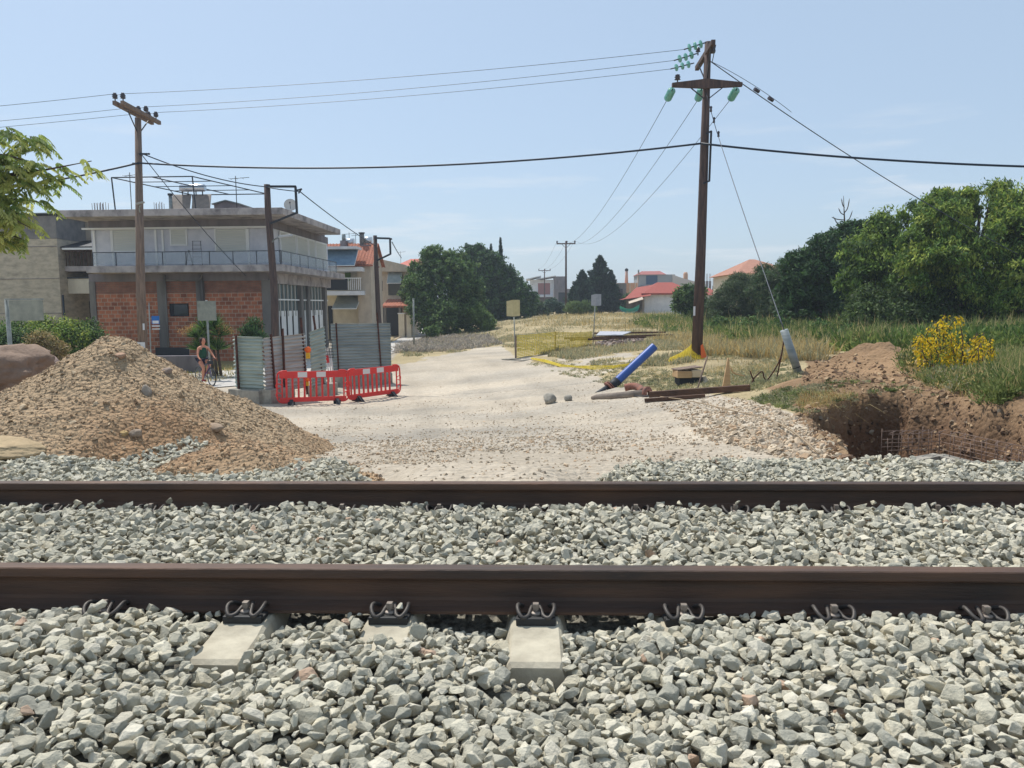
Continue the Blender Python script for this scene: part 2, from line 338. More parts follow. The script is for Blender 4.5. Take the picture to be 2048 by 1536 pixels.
# ------------------------------------------------------------------ track
NT, FT = 3.034, 4.541; MT = (NT+FT)/2
m_rail = mat('rusty rail steel', S(104, 78, 62), S(62, 54, 50), scale=3, rough=.62, bump=.25, bscale=60, metal=.25, spec=.4, stretch=(.25, 2, 2), detail=8, third=S(128, 100, 80))
prof = [(-.036,0),(-.0345,-.004),(-.0355,-.014),(-.0365,-.036),(-.034,-.042),(-.012,-.054),(-.0083,-.066),(-.0083,-.125),(-.013,-.138),(-.04,-.152),(-.075,-.160),(-.075,-.172)]
prof = [(a*1.0, b) for a, b in prof]; prof[0] = (-.030, .0)
full = prof+[(-a, b) for a, b in prof[::-1]]
for nm, t0, lb in (('rail', NT, 'brown steel rail closest to the camera, held on exposed sleeper ends'), ('rail', FT, 'brown steel rail further back, along the edge of the dirt road')):
    b = MB(); n = len(full); N = 40; vs = []
    for i in range(N+1):
        s_ = -26+52*i/N
        for a, c in full: X, Y = xy(s_, t0+a); vs.append((X, Y, RT+c))
    fs = [(i*n+k, (i+1)*n+k, (i+1)*n+(k+1) % n, i*n+(k+1) % n) for i in range(N) for k in range(n)]
    b.add(vs, fs); b.add(vs[:n], [tuple(range(n))]); b.add(vs[-n:], [tuple(range(n))[::-1]])
    o = b.build(nm, m_rail); tag(o, lb, 'rail', 'rails of the track')
m_conc = mat('sleeper concrete', S(194, 186, 166), S(168, 160, 142), scale=7, rough=.9, bump=.25, bscale=45, spec=.2, detail=9)
m_clip = mat('clip steel', S(92, 88, 84), S(70, 66, 64), scale=20, rough=.55, metal=.4, bump=.1)
m_plate = mat('guide plate plastic', S(52, 52, 52), rough=.6)
m_bolt = mat('bolt steel', S(150, 140, 130), S(110, 100, 92), scale=30, rough=.5, metal=.3)
def arc(pts, n=5):
    """Catmull-Rom through points"""
    p = [Vector(q) for q in pts]; p = [2*p[0]-p[1]]+p+[2*p[-1]-p[-2]]; out = []
    for i in range(1, len(p)-2):
        for k in range(n):
            t = k/n; a, b_, c, d = p[i-1], p[i], p[i+1], p[i+2]
            out.append(.5*((2*b_)+(c-a)*t+(2*a-5*b_+4*c-d)*t*t+(3*b_-a-3*c+d)*t**3))
    return out+[p[-2]]
def boulder_mesh(seed, s_, sub=4, rough=.16):
    bm = bmesh.new(); bmesh.ops.create_icosphere(bm, subdivisions=sub, radius=1); rr = random.Random(seed); pl = []
    for _ in range(11): pl.append((Vector((rr.gauss(0, 1), rr.gauss(0, 1), rr.gauss(0, 1))).normalized(), rr.uniform(.72, .95)))
    for v in bm.verts:
        n = v.co.normalized(); r = 1.05
        for p, d in pl:
            c = n.dot(p)
            if c > .05: r = min(r, d/c)
        q = n*2.2+Vector((seed, 0, 0)); r *= 1+rough*(.5*noise.noise(q)+.3*noise.noise(q*2.7)+.18*noise.noise(q*7))-rough*.25*abs(noise.noise(q*4)); v.co = n*r
    V = np.array([v.co[:] for v in bm.verts])*np.array(s_); bm.verts.index_update(); F = np.array([[v.index for v in f.verts] for f in bm.faces]); bm.free(); return V, F
def fastening(par, y0, sgn):
    """sgn -1: in front of the rail, +1 behind it; built in the sleeper's frame"""
    b = MB(); b.box(-.078, .078, min(y0+sgn*.078, y0+sgn*.16), max(y0+sgn*.078, y0+sgn*.16), -.001, .018)
    b.box(-.078, .078, min(y0+sgn*.135, y0+sgn*.165), max(y0+sgn*.135, y0+sgn*.165), -.001, .03)
    pl = b.build('guide_plate', m_plate, par, bevel=.004)
    b = MB()
    for e in (-1, 1):
        pts = [(e*.012, .070, .05), (e*.02, .105, .045), (e*.03, .145, .034), (e*.05, .162, .032), (e*.066, .145, .044), (e*.073, .12, .056), (e*.071, .09, .057), (e*.062, .055, .042), (e*.055, .035, .03)]
        b.tube(arc([(x, y0+sgn*y, z) for x, y, z in pts]), .0082, 8)
    cl = b.build('tension_clamp', m_clip, par)
    b = MB(); c = (0, y0+sgn*.115, .03)
    b.lathe([(0, 0), (.026, 0), (.026, .008), (.02, .012), (.0, .012)], c, 16); b.lathe([(.012, .01), (.012, .03), (.0, .03)], c, 12)
    b.box(-.012, .012, c[1]-.012, c[1]+.012, .05, .074)
    b.build('bolt', m_bolt, par, bevel=.002)
def sleeper(s0, label):
    X, Y = xy(s0, MT); z0 = RT-.180
    t = thing('concrete_sleeper', label, 'railway sleeper', (X, Y, z0), -PSI, 'sleepers of the track')
    secs = [(-1.185, -.040, .085, .15, -.24), (-1.165, -.026, .092, .152, -.24), (-1.0, -.014, .09, .152, -.24), (-.93, .0, .088, .152, -.24), (-.58, .0, .088, .152, -.24), (-.4, -.03, .085, .13, -.24)]
    secs = secs+[(-a, b_, c, d, e) for a, b_, c, d, e in secs[::-1]]
    b = MB(); vs = []
    for y, zt, wt, wb, zb in secs: vs += [(-wb, y, zb), (-wb, y, zt-.15), (-wt-.012, y, zt-.014), (-wt, y, zt), (wt, y, zt), (wt+.012, y, zt-.014), (wb, y, zt-.15), (wb, y, zb)]
    n = 8; fs = [(i*n+k, i*n+(k+1) % n, (i+1)*n+(k+1) % n, (i+1)*n+k) for i in range(len(secs)-1) for k in range(n)]
    b.add(vs, fs); b.add(vs[:n], [tuple(range(n))[::-1]]); b.add(vs[-n:], [tuple(range(n))])
    b.build('sleeper_body', m_conc, t)
    for y0 in (-.7535, .7535):
        fastening(t, y0, -1); fastening(t, y0, 1)
    return t
def s_of(px, t, z):
    v = PG(px, 1215, z); return None
SL0 = {}
sp_ = .585; s_ref = xy(0, 0)
# sleeper number 0 is the one seen at column 1072
p_ = PG(1072, 1228, RT-.18); S0 = st(p_.x, p_.y)[0]
first = None; SLP = []
LBL = {-3: 'mostly buried sleeper with a stone lying on its rail clip, left of the bare ones', -2: 'exposed concrete sleeper end seen slantwise, leftmost of the three bare ones', -1: 'exposed concrete sleeper end, the middle and shortest of the three bare ones',
       0: 'longest exposed concrete sleeper end, its square end face showing', 1: 'half buried sleeper end just right of the longest bare sleeper', 2: 'half buried sleeper, second to the right of the longest bare sleeper', 3: 'buried sleeper showing only its rail clip at the far right'}
for k in range(-9, 10):
    s0 = S0+k*sp_; SLP.append((k, s0))
    OR = ['first', 'second', 'third', 'fourth', 'fifth', 'sixth']; lb = LBL.get(k) or f'{OR[abs(k)-4]} ballast covered sleeper '+('beyond the one with a stone on its clip' if k < 0 else 'past the one showing only its clip')
    if first is None: first = sleeper(s0, lb)
    else:
        c = copy_tree(first); X, Y = xy(s0, MT); c.location = (X, Y, RT-.18); c['label'] = lb
# ------------------------------------------------------------------ ballast: stones dropped one by one onto a height map
m_stone = mat('ballast stone', (.86, .86, .86), (1.1, 1.1, 1.1), scale=22, rough=.93, attr=True, bump=.55, bscale=55, spec=.15, detail=8)
T0, T1, HC = 1.25, 6.5, .0125
nS = int(16/HC); nT = int((T1-T0)/HC); hm = np.zeros((nT, nS)); tt = T0+(np.arange(nT)+.5)*HC; ss = -8+(np.arange(nS)+.5)*HC
SS, TT = np.meshgrid(ss, tt)
def target(s, t):
    z = RT-.170+.02*fbm(s, t, 41, 3, 1.1)
    z = z-.05*smooth(2.6, 1.3, t)
    gap = smooth(-1.7, -1.0, s)*(1-smooth(.15, .8, s))
    edge = 5.75+.15*fbm(s, t*0, 43, 2, 1.2)+.12*smooth(-1.2, -2.2, s)
    z = z+.02-(.3)*smooth(edge, edge+.45, t)-.02*smooth(-1., -2.5, s)*smooth(5, 5.6, t)
    z = z-.3*gap*smooth(4.6, 4.95, t)
    # dips and rises where the photo shows them
    z = z+.05*np.exp(-((s+3.1)/.5)**2-((t-2.75)/.35)**2)
    z = z-.075*np.exp(-((s-S0)/.42)**4-((t-2.55)/.5)**4)-.045*np.exp(-((s-S0+2*sp_)/.3)**4-((t-2.65)/.35)**4)-.02*np.exp(-((s-S0+sp_)/.25)**4-((t-2.75)/.25)**4)
    z = z+.02*np.exp(-((t-2.4)/.4)**2)*smooth(.6, 1.2, s-S0)-.03*np.exp(-((t-2.93)/.09)**2)-.035*np.exp(-((s-S0+2*sp_-.2)/.16)**4-((t-2.7)/.4)**4)-.05*np.exp(-((s-S0)/.22)**4-((t-2.40)/.15)**4)-.03*np.exp(-((s-S0+2*sp_)/.2)**4-((t-2.42)/.13)**4)
    return z
TG = target(SS, TT); hm[:] = TG-.06
block = np.zeros(hm.shape, bool)
for t0 in (NT, FT):
    near = np.abs(TT-t0) < .078; hm[near] = RT-.15; block |= np.abs(TT-t0) < .07
for k, s0 in SLP:
    dx = np.abs(SS-s0); dt = TT-MT; ins = (dx < .15) & (np.abs(dt) < 1.19)
    ztop = RT-.18-np.interp(np.abs(dt), [0, .4, .58, .93, 1.0, 1.18], [.03, .03, 0, 0, .014, .04])-np.clip(dx-.09, 0, .06)*2.2
    hm = np.where(ins, np.maximum(hm, ztop), hm)
    cm = (dx < .1) & ((np.abs(np.abs(dt)-.7535-.12) < .06) | (np.abs(np.abs(dt)-.7535+.12) < .06)); block |= cm
    if k in (-2, -1, 0):
        lim = {-2: -1.24, -1: -1.1, 0: -1.24}[k]
        block |= (dx < .105) & (dt > lim) & (dt < -.75)
bv_near = rock_variants(30, 5, 12, .035, .58, .05); bv_far = rock_variants(20, 9, 10, 0, .56)
pos = []; siz = []; rb = np.random.default_rng(12)
cand = []
for p_i, (sp, lo_, hi_) in enumerate(((.054, .033, .052), (.05, .026, .047), (.044, .021, .042), (.036, .017, .034), (.03, .014, .026), (.026, .012, .022))):
    a, b_ = np.meshgrid(np.arange(-7.6, 7.6, sp), np.arange(T0+.08, T1-.1, sp)); a = a.ravel()+rb.uniform(-.5, .5, a.size)*sp; b_ = b_.ravel()+rb.uniform(-.5, .5, b_.size)*sp
    q = rb.permutation(len(a)); a = a[q]; b_ = b_[q]; keep = np.abs(a) < .84*b_+1.0; a = a[keep]; b_ = b_[keep]
    cand += list(zip(a, b_, rb.uniform(lo_, hi_, len(a))*rb.choice([.95, .9, .76, 1.15], len(a))))
for s_, t_, r in cand:
    i = int((t_-T0)/HC); j = int((s_+8)/HC)
    if block[i, j]: continue
    k = max(1, int(r*.72/HC)); w = hm[i-k:i+k+1, j-k:j+k+1]
    if w.shape != (2*k+1, 2*k+1): continue
    tg = TG[i, j]
    if hm[i, j] > tg-.006 or w.mean() > tg+.004: continue
    zc = .55*w.max()+.45*w.mean()+.26*r
    if zc+.3*r > tg+.038: continue
    ky, kx_ = np.mgrid[-k:k+1, -k:k+1]; dd = (ky**2+kx_**2)/(k+.5)**2
    hm[i-k:i+k+1, j-k:j+k+1] = np.maximum(w, np.where(dd < 1, zc+.5*r*np.sqrt(np.clip(1-dd, 0, 1)), -9))
    pos.append((s_, t_, zc)); siz.append(r)
# a few stones lying on sleepers, rail feet and beside the clips
for k, dxs, dts, zz, r in ((-3, 0, -.93, .07, .045), (-3, -.1, -.98, .03, .05), (-3, .05, -.98, .1, .03), (-1, .04, -.87, .055, .022), (1, .0, -.93, .04, .035), (1, -.06, -1.0, .015, .036), (1, .07, -1.05, .01, .03), (2, .02, -.95, .03, .04), (2, -.08, -1.02, .01, .036), (2, .09, -1.06, .0, .034), (3, .06, -.95, .03, .04)):
    pos.append((S0+k*sp_+dxs, MT+dts, RT-.18+zz)); siz.append(r)
for k in range(-9, 9):
    for q in range(rnd.randint(2, 5)):
        pos.append((S0+k*sp_+rnd.uniform(-.28, .28), FT-.085-rnd.uniform(0, .06), RT-.125+rnd.uniform(-.02, .03))); siz.append(rnd.uniform(.02, .034))
    if k % 3: pos.append((S0+k*sp_+.3+rnd.uniform(-.15, .15), FT+rnd.uniform(-.1, -.06), RT-.11)); siz.append(rnd.uniform(.018, .03))
pos = np.array(pos); siz = np.array(siz); px_, py_ = xy(pos[:, 0], pos[:, 1]); W3 = np.stack([px_, py_, pos[:, 2]], 1)
bc = [S(196,190,170), S(188,183,165), S(181,176,158), S(202,196,177), S(172,169,154), S(192,184,162), S(185,180,162), S(160,158,145), S(200,194,177)]
bcol = pick(bc, len(W3), 4, .07); od = rb.random(len(W3)) < .006; bcol[od] = S(188, 162, 140)
nearm = pos[:, 1] < NT+.5
# one ballast object: near stones detailed, far stones simple
a = rocks('ballast', W3[nearm], siz[nearm], bv_near, m_stone, bcol[nearm], .5, seed=3); tag(a, 'grey green crushed stone ballast in front of and around the closer rail', kind='stuff')
a = rocks('ballast', W3[~nearm], siz[~nearm], bv_far, m_stone, bcol[~nearm], .5, seed=4); tag(a, 'grey green crushed stone ballast between the rails and along the far shoulder', kind='stuff')
# ballast bed under the stones
bs = np.arange(-26, 26.1, .25); bt = np.arange(.3, 6.6, .15); BS, BT = np.meshgrid(bs, bt); bz = target(BS, BT)-.06-.25*smooth(1.3, .3, BT)
bx, by = xy(BS, BT); n1 = len(bs); ii = (np.arange(len(bt)-1)[:, None]*n1+np.arange(n1-1)[None]).ravel()
m_bed = mat('ballast bed', S(150, 146, 132), S(96, 94, 88), scale=30, rough=.95, bump=1, bscale=25, b2=1, b2scale=22, lo=.4, hi=.6)
o = npmesh('ballast_bed', np.stack([bx, by, bz], -1).reshape(-1, 3), np.stack([ii, ii+1, ii+n1+1, ii+n1], 1), m_bed, smooth=True); tag(o, kind='structure')
# ------------------------------------------------------------------ heap of excavated rubble (left)
hx = np.arange(-9., -.6, .05); hy = np.arange(5.15, 11.6, .05); HX, HY = np.meshgrid(hx, hy); HZ = heapz(HX, HY); GZh = sampz(HX, HY)
Vh = np.stack([HX, HY, np.maximum(HZ, GZh-.12)], -1).reshape(-1, 3); n1 = len(hx); ii = (np.arange(len(hy)-1)[:, None]*n1+np.arange(n1-1)[None]).ravel()
Fh = np.stack([ii, ii+1, ii+n1+1, ii+n1], 1); vis = (HZ > GZh-.1).ravel(); Fh = Fh[vis[Fh].any(1)]
wh = np.clip(.5+.9*fbm(HX, HY, 51, 3, .7)+.3*smooth(-3.3, -1.5, HX)-.1, 0, 1)[..., None]
cH = np.array(S(168, 146, 118))*(1-wh)+np.array(S(158, 128, 98))*wh
m_heap = mat('rubble soil', (.8, .8, .8), (1.15, 1.13, 1.1), scale=14, rough=.95, attr=True, bump=1., bscale=18, b2=.7, b2scale=24, detail=9)
hs_ = npmesh('rubble_heap', Vh, Fh, m_heap, cH.reshape(-1, 3), smooth=True); tag(hs_, 'tall heap of light brown excavated soil and rubble beside the far rail', kind='stuff')
N = 22000; X = rb.uniform(-8.5, -.8, N*3); Y = rb.uniform(5.2, 9.6, N*3); Z = heapz(X, Y); ok = (Z > np.maximum(sampz(X, Y), np.where(Y < 5.9, 1.57, 0))-.04) & (np.abs(X) < .78*Y+.6) & ((Y < 8.9) | (rb.random(N*3) < .3))
X, Y, Z = X[ok][:N], Y[ok][:N], Z[ok][:N]; sz = np.clip(rb.lognormal(-4.5, .5, len(X)), .006, .055)
w_ = np.clip(.5+.9*fbm(X, Y, 51, 3, .7)+.3*smooth(-3.3, -1.5, X)-.1, 0, 1)
hc = pick([S(180,156,128), S(166,142,114), S(192,172,144), S(148,128,104)], len(X), 8, .1); hc2 = pick([S(176,148,118), S(162,132,104), S(188,164,134)], len(X), 9, .1)
hc = np.where((rb.random(len(X)) < w_)[:, None], hc2, hc)
pv = rock_variants(14, 21, 9, 0, .66)
o = rocks('rubble_stones', np.stack([X, Y, Z-sz*.12], 1), sz, pv, m_stone, hc, .7, seed=5); tag(o, 'small stones and clods covering the rubble heap', kind='stuff')
# grey ballast spilled over the foot of the heap
X = rb.uniform(-6., -1.2, 9000); Y = rb.uniform(5.8, 7.2, 9000); Z = np.maximum(heapz(X, Y), sampz(X, Y)); m_ = (Z < 1.47+.08*fbm(X, Y, 61, 3, 1.)+.22*np.exp(-((X+2.75)/.5)**2)) & (rb.random(9000) < .9) & (X < -2.2+.6*fbm(X, Y, 62, 2, 2.))
X, Y, Z = X[m_], Y[m_], Z[m_]; sz = rb.uniform(.018, .042, len(X))
o = rocks('spilled_ballast', np.stack([X, Y, Z+.01], 1), sz, bv_far, m_stone, pick(bc, len(X), 5, .08), .5, seed=6); tag(o, 'grey green ballast spilled over the foot of the heap', kind='stuff')
# pebbles of the dirt road and the stony bank by the pit
N = 60000; inv = rb.uniform(1/26, 1/5.3, N); Y = 1/inv; PXs = rb.uniform(430, 1760, N); X = (PXs-1024)/FPX*Y; Z = sampz(X, Y); qx, qy = proj(X, Y, Z)
BANK = [(1300,806),(1500,800),(1590,835),(1710,940),(1560,915),(1400,868)]; SPARSE = [(430,960),(600,830),(760,780),(1000,760),(1260,790),(1260,960)]
bank = inpoly(qx+18*fbm(X, Y, 71, 3, 2), qy+6*fbm(X, Y, 72, 3, 2), BANK); dens = np.clip(.30+.55*fbm(X, Y*1.4, 73, 4, .5), .03, .9)
inF = inpoly(qx, qy, FIELD); ok = ((bank & (rb.random(N) < .95)) | (rb.random(N) < dens)) & (~inF | (rb.random(N) < .1)) & (heapz(X, Y) < Z) & (pitdepth(X, Y) < .02)
X, Y, Z, bank = X[ok], Y[ok], Z[ok], bank[ok]
up = bank & (X > 1.4+.04*Y) ; sz = np.where(bank, np.clip(rb.lognormal(-3.95, .5, len(X)), .01, .09), np.clip(rb.lognormal(-4.25, .38, len(X)), .007, .04))
pc = pick([S(196,178,154), S(182,166,144), S(206,190,166), S(164,150,132), S(188,162,134)], len(X), 10, .08)
o = rocks('pebbles', np.stack([X, Y, Z+sz*.1], 1), sz, pv, m_stone, pc, .4, seed=7); tag(o, 'loose pebbles and broken stone on the dirt road and bank', kind='stuff')
X = rb.uniform(3.2, 7.4, 7000); Y = rb.uniform(6.5, 13.2, 7000); ok = (pitdepth(X, Y) > .02) & (pitdepth(X, Y) < 1.4); X, Y = X[ok], Y[ok]; Z = sampz(X, Y); sz = np.clip(rb.lognormal(-3.75, .5, len(X)), .01, .08)
o = rocks('pit_clods', np.stack([X, Y, Z], 1), sz, pv, m_stone, pick([S(118,98,80), S(98,80,66), S(132,112,92), S(86,70,58), S(150,136,118)], len(X), 14, .12), .8, seed=18); tag(o, 'dark clods and stones stuck in the cut walls of the pit', kind='stuff')
# clods on the spoil and pit slopes
N = 26000; Y = 1/rb.uniform(1/17, 1/6.3, N); X = rb.uniform(2.6, 9.8, N); Z = sampz(X, Y); qx, qy = proj(X, Y, Z); ok = (inpoly(qx, qy, SOIL) | (pitdepth(X, Y) > .05)) & (rb.random(N) < .7)
X, Y, Z = X[ok], Y[ok], Z[ok]; sz = np.clip(rb.lognormal(-3.6, .5, len(X)), .01, .09)
o = rocks('soil_clods', np.stack([X, Y, Z], 1), sz, pv, m_stone, pick([S(158,132,104), S(138,112,88), S(174,150,120), S(120,98,80)], len(X), 12, .1), .7, seed=8); tag(o, 'brown soil clods over the spoil bank and pit slopes', kind='stuff')
# ------------------------------------------------------------------ frames for buildings: local x along the facade, y away from the camera
class Frame:
    def __init__(s, x, y, yaw=-PSI): s.o = Vector((x, y, 0)); s.yaw = yaw; s.M = Matrix.Rotation(yaw, 3, 'Z'); s.Mi = s.M.transposed(); s.c = s.Mi @ (Vector((0, 0, CZ))-s.o)
    def hy(s, px, py, y=0.):
        v = s.Mi @ ray(px, py); k = (y-s.c.y)/v.y; p = s.c+v*k; return p.x, p.z
    def hx(s, px, py, x=0.):
        v = s.Mi @ ray(px, py); k = (x-s.c.x)/v.x; p = s.c+v*k; return p.y, p.z
    def thing(s, name, label, cat, group=None): return thing(name, label, cat, s.o, s.yaw, group)
def box_at(name, m, par, x0, x1, y0, y1, z0, z1, bevel=0):
    return MB().box(min(x0, x1), max(x0, x1), min(y0, y1), max(y0, y1), min(z0, z1), max(z0, z1)).build(name, m, par, bevel)
def brickmat(name, c1, c2, mortar, sc_=1., w=.34, h=.21):
    m = bpy.data.materials.new(name); m.use_nodes = True; n = m.node_tree; l = n.links.new; p = n.nodes['Principled BSDF']; p.inputs['Roughness'].default_value = .92
    p.inputs['Specular IOR Level'].default_value = .15
    t = n.nodes.new('ShaderNodeTexCoord'); sx_ = n.nodes.new('ShaderNodeSeparateXYZ'); ad = n.nodes.new('ShaderNodeMath'); cb = n.nodes.new('ShaderNodeCombineXYZ')
    l(t.outputs['Object'], sx_.inputs[0]); l(sx_.outputs[0], ad.inputs[0]); l(sx_.outputs[1], ad.inputs[1]); l(ad.outputs[0], cb.inputs[0]); l(sx_.outputs[2], cb.inputs[1])
    b = n.nodes.new('ShaderNodeTexBrick'); b.inputs['Color1'].default_value = (*c1, 1); b.inputs['Color2'].default_value = (*c2, 1); b.inputs['Mortar'].default_value = (*mortar, 1)
    b.inputs['Scale'].default_value = 1; b.inputs['Brick Width'].default_value = w; b.inputs['Row Height'].default_value = h; b.inputs['Mortar Size'].default_value = .018; b.inputs['Bias'].default_value = -.2
    l(cb.outputs[0], b.inputs['Vector'])
    z = n.nodes.new('ShaderNodeTexNoise'); z.inputs['Scale'].default_value = 2.4; z.inputs['Detail'].default_value = 8; l(cb.outputs[0], z.inputs['Vector'])
    r = n.nodes.new('ShaderNodeValToRGB'); r.color_ramp.elements[0].position = .35; r.color_ramp.elements[0].color = (.78, .76, .75, 1); r.color_ramp.elements[1].position = .7; r.color_ramp.elements[1].color = (1.15, 1.1, 1.05, 1)
    l(z.outputs[0], r.inputs[0]); mm = n.nodes.new('ShaderNodeMix'); mm.data_type = 'RGBA'; mm.blend_type = 'MULTIPLY'; mm.inputs[0].default_value = 1
    l(b.outputs[0], mm.inputs[6]); l(r.outputs[0], mm.inputs[7]); l(mm.outputs[2], p.inputs['Base Color'])
    bm = n.nodes.new('ShaderNodeBump'); bm.inputs['Strength'].default_value = .5; bm.inputs['Distance'].default_value = .02; bm.invert = True; l(b.outputs['Fac'], bm.inputs['Height']); l(bm.outputs[0], p.inputs['Normal'])
    return m
def stained(name, c, dk, zs=.25):
    """render with rain streaks running down"""
    return mat(name, c, dk, scale=1.6, rough=.93, bump=.2, bscale=12, stretch=(1, 1, zs), detail=9, lo=.42, hi=.72, spec=.15)
m_brick = brickmat('hollow brick', S(182, 118, 90), S(126, 80, 66), S(172, 152, 136)); m_brick_d = brickmat('plain brick', S(146, 104, 90), S(130, 92, 80), S(128, 106, 94), w=.34, h=.105)
m_cslab = stained('weathered concrete', S(178, 170, 168), S(104, 100, 102), .8); m_cdark = stained('grey render', S(128, 122, 124), S(102, 98, 102))
m_ccol = stained('column concrete', S(124, 120, 116), S(90, 88, 88)); m_panel = mat('white painted wall', S(210, 210, 216), S(192, 194, 202), scale=2, rough=.8, detail=8)
m_shut = mat('roller shutter', S(214, 214, 206), S(198, 200, 192), scale=60, rough=.6, stretch=(.02, .02, 1)); m_frame = mat('white frame', S(226, 226, 224), rough=.5)
m_rib = mat('ribbed glass', S(176, 186, 196), S(150, 164, 176), scale=5, rough=.35, spec=.3, alpha=.36); m_dkglass = mat('dark window glass', S(34, 42, 48), rough=.12, spec=.6)
m_iron = mat('dark painted iron', S(52, 56, 62), rough=.5, metal=.3); m_rust = mat('rusty iron', S(92, 54, 42), S(58, 38, 34), scale=9, rough=.8, bump=.2)
m_tile = mat('clay tiles', S(182, 116, 90), S(138, 84, 68), scale=7, rough=.85, bump=.3, bscale=18, third=S(206, 156, 124))
m_redroof = mat('red roof tiles', S(158, 76, 62), S(132, 62, 52), scale=6, rough=.75, bump=.3, bscale=20)
m_beige = stained('beige render', S(196, 182, 164), S(168, 154, 138), .6); m_cream = mat('cream wall', S(214, 204, 184), S(198, 188, 168), scale=2, rough=.9)
m_white = mat('white wall', S(220, 220, 222), S(200, 202, 206), scale=1.5, rough=.85); m_bluecloth = mat('blue awning cloth', S(118, 142, 160), S(100, 124, 144), scale=3, rough=.9)
m_greycloth = mat('grey awning cloth', S(150, 156, 152), S(134, 140, 138), scale=3, rough=.9); m_galv = mat('galvanised steel', S(150, 156, 156), S(116, 124, 124), scale=6, rough=.5, metal=.45, bump=.1, stretch=(.3, .3, 2))
m_corr = mat('corrugated sheet green grey', S(172, 180, 170), S(136, 148, 140), scale=2.2, rough=.55, metal=.25, stretch=(.4, .4, 3), detail=8, third=S(160, 132, 104))
m_corr2 = mat('weathered corrugated sheet', S(182, 184, 180), S(150, 146, 140), scale=2.5, rough=.6, metal=.2, stretch=(.3, .3, 4), detail=8, third=S(168, 146, 126))
m_corr3 = mat('grey corrugated sheet', S(156, 162, 160), S(124, 132, 132), scale=2, rough=.5, metal=.3, stretch=(.3, .3, 3), detail=8)
m_block = mat('rough concrete', S(168, 162, 150), S(128, 124, 116), scale=5, rough=.95, bump=.4, bscale=20, detail=9)
def tex_white(c): return mat('paint', c, rough=.6)
# ------------------------------------------------------------------ main building: brick ground floor, glazed balconies above
F1 = Frame(P(534, 600, 40).x, 40)
B1 = F1.thing('apartment_building', 'two storey building with bare brick ground floor and long glass fronted balcony', 'building')
xl = F1.hy(192, 600)[0]; zsl0 = F1.hy(300, 545, -1.3)[1]; zsl1 = F1.hy(300, 531, -1.3)[1]; zr0 = F1.hy(300, 432, -1.9)[1]; zr1 = F1.hy(300, 418, -1.9)[1]
yb = F1.hx(657, 560, .25)[0]; zwt = F1.hy(300, 457, 0)[1]; zwt2 = zwt
# ground floor
colx = [F1.hy(p, 600)[0] for p in (192, 324, 402, 534)]
zb2 = F1.hy(300, 587)[1]
win = [F1.hy(337, 606)[0], F1.hy(377, 606)[0]]; wz = [F1.hy(350, 633)[1], F1.hy(350, 607)[1]]
b = MB(); b.box(colx[0], win[0], 0, .25, -.3, zb2); b.box(win[1], 0, 0, .25, -.3, zb2); b.box(win[0], win[1], 0, .25, -.3, wz[0]); b.box(win[0], win[1], 0, .25, wz[1], zb2)
b.build('brick_wall', m_brick, B1)
box_at('upper_brick_wall', m_brick_d, B1, colx[0], 0, .002, .25, zb2, zsl0-.4)
box_at('lintel_beam', m_cdark, B1, colx[0]-.3, .1, -.03, .35, zsl0-.4, zsl0)
for i, x in enumerate(colx[1:3]): box_at('column', m_ccol, B1, x-.22, x+.22, -.06, .3, -.3, zsl0-.39)
box_at('column', m_ccol, B1, colx[0]-.3, colx[0]+.02, -.06, .3, -.3, zsl0-.39)
box_at('corner_column', m_ccol, B1, -.25, .42, -.05, .55, -.3, zsl0-.39)
bw = box_at('window', m_dkglass, B1, win[0]+.2, win[1]-.12, .12, .16, wz[0]+.08, wz[1]-.05)
MB().box(win[0], win[1], .1, .24, wz[0], wz[0]+.06).box(win[0], win[0]+.18, .1, .24, wz[0]+.061, wz[1]).build('window_frame', m_iron, bw)
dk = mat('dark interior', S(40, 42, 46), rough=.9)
box_at('back_wall', m_cdark, B1, colx[0], .1, yb-.3, yb, -.3, zwt+1.2)
box_at('left_wall', m_cdark, B1, colx[0], colx[0]+.2, .26, yb-.31, -.3, zr0)
# slabs
b = MB(); b.box(F1.hy(172, 540, -1.3)[0], 1.35, -1.3, yb, zsl0, zsl1); b.build('balcony_slab', m_cslab, B1, .02)
xrl = F1.hy(118, 425, -1.9)[0]; xrr = 1.62; yrr = F1.hx(681, 466, xrr)[0]
b = MB(); b.box(xrl, xrr, -1.9, yrr, zr0, zr1); rs = b.build('roof_slab', m_cslab, B1, .02)
# upper floor walls (white below, grey band above)
zfl = zsl1
box_at('upper_wall', m_panel, B1, colx[0]-.15, .25, .2, .45, zfl, zwt); box_at('upper_wall_side', m_panel, B1, .0, .25, .451, yb, zfl, zwt)
box_at('wall_band', m_cdark, B1, colx[0]-.15, .30, .0, .46, zwt+.002, zr0); box_at('wall_band_side', m_cdark, B1, .0, .30, .461, yb, zwt+.002, zr0)
# shutters on the front
def shutter(x0, x1, z0, z1, y):
    b = MB(); n = max(4, int((z1-z0)/.09)); h = (z1-z0)/n
    for i in range(n): b.box(x0, x1, y, y+.03, z0+i*h, z0+(i+1)*h-.012)
    s_ = b.build('roller_shutter', m_shut, B1); MB().box(x0-.07, x0, y-.03, y+.05, z0-.07, z1+.07).box(x1, x1+.07, y-.03, y+.05, z0-.07, z1+.07).box(x0-.001, x1+.001, y-.03, y+.05, z1, z1+.07).box(x0-.001, x1+.001, y-.03, y+.05, z0-.07, z0).build('shutter_frame', m_frame, s_)
for p0, p1, q0, q1 in ((224, 272, 461, 502), (343, 372, 460, 489), (432, 492, 459, 502)):
    shutter(F1.hy(p0, 480, .15)[0], F1.hy(p1, 480, .15)[0], F1.hy(p0, q1, .15)[1], F1.hy(p0, q0, .15)[1], .15)
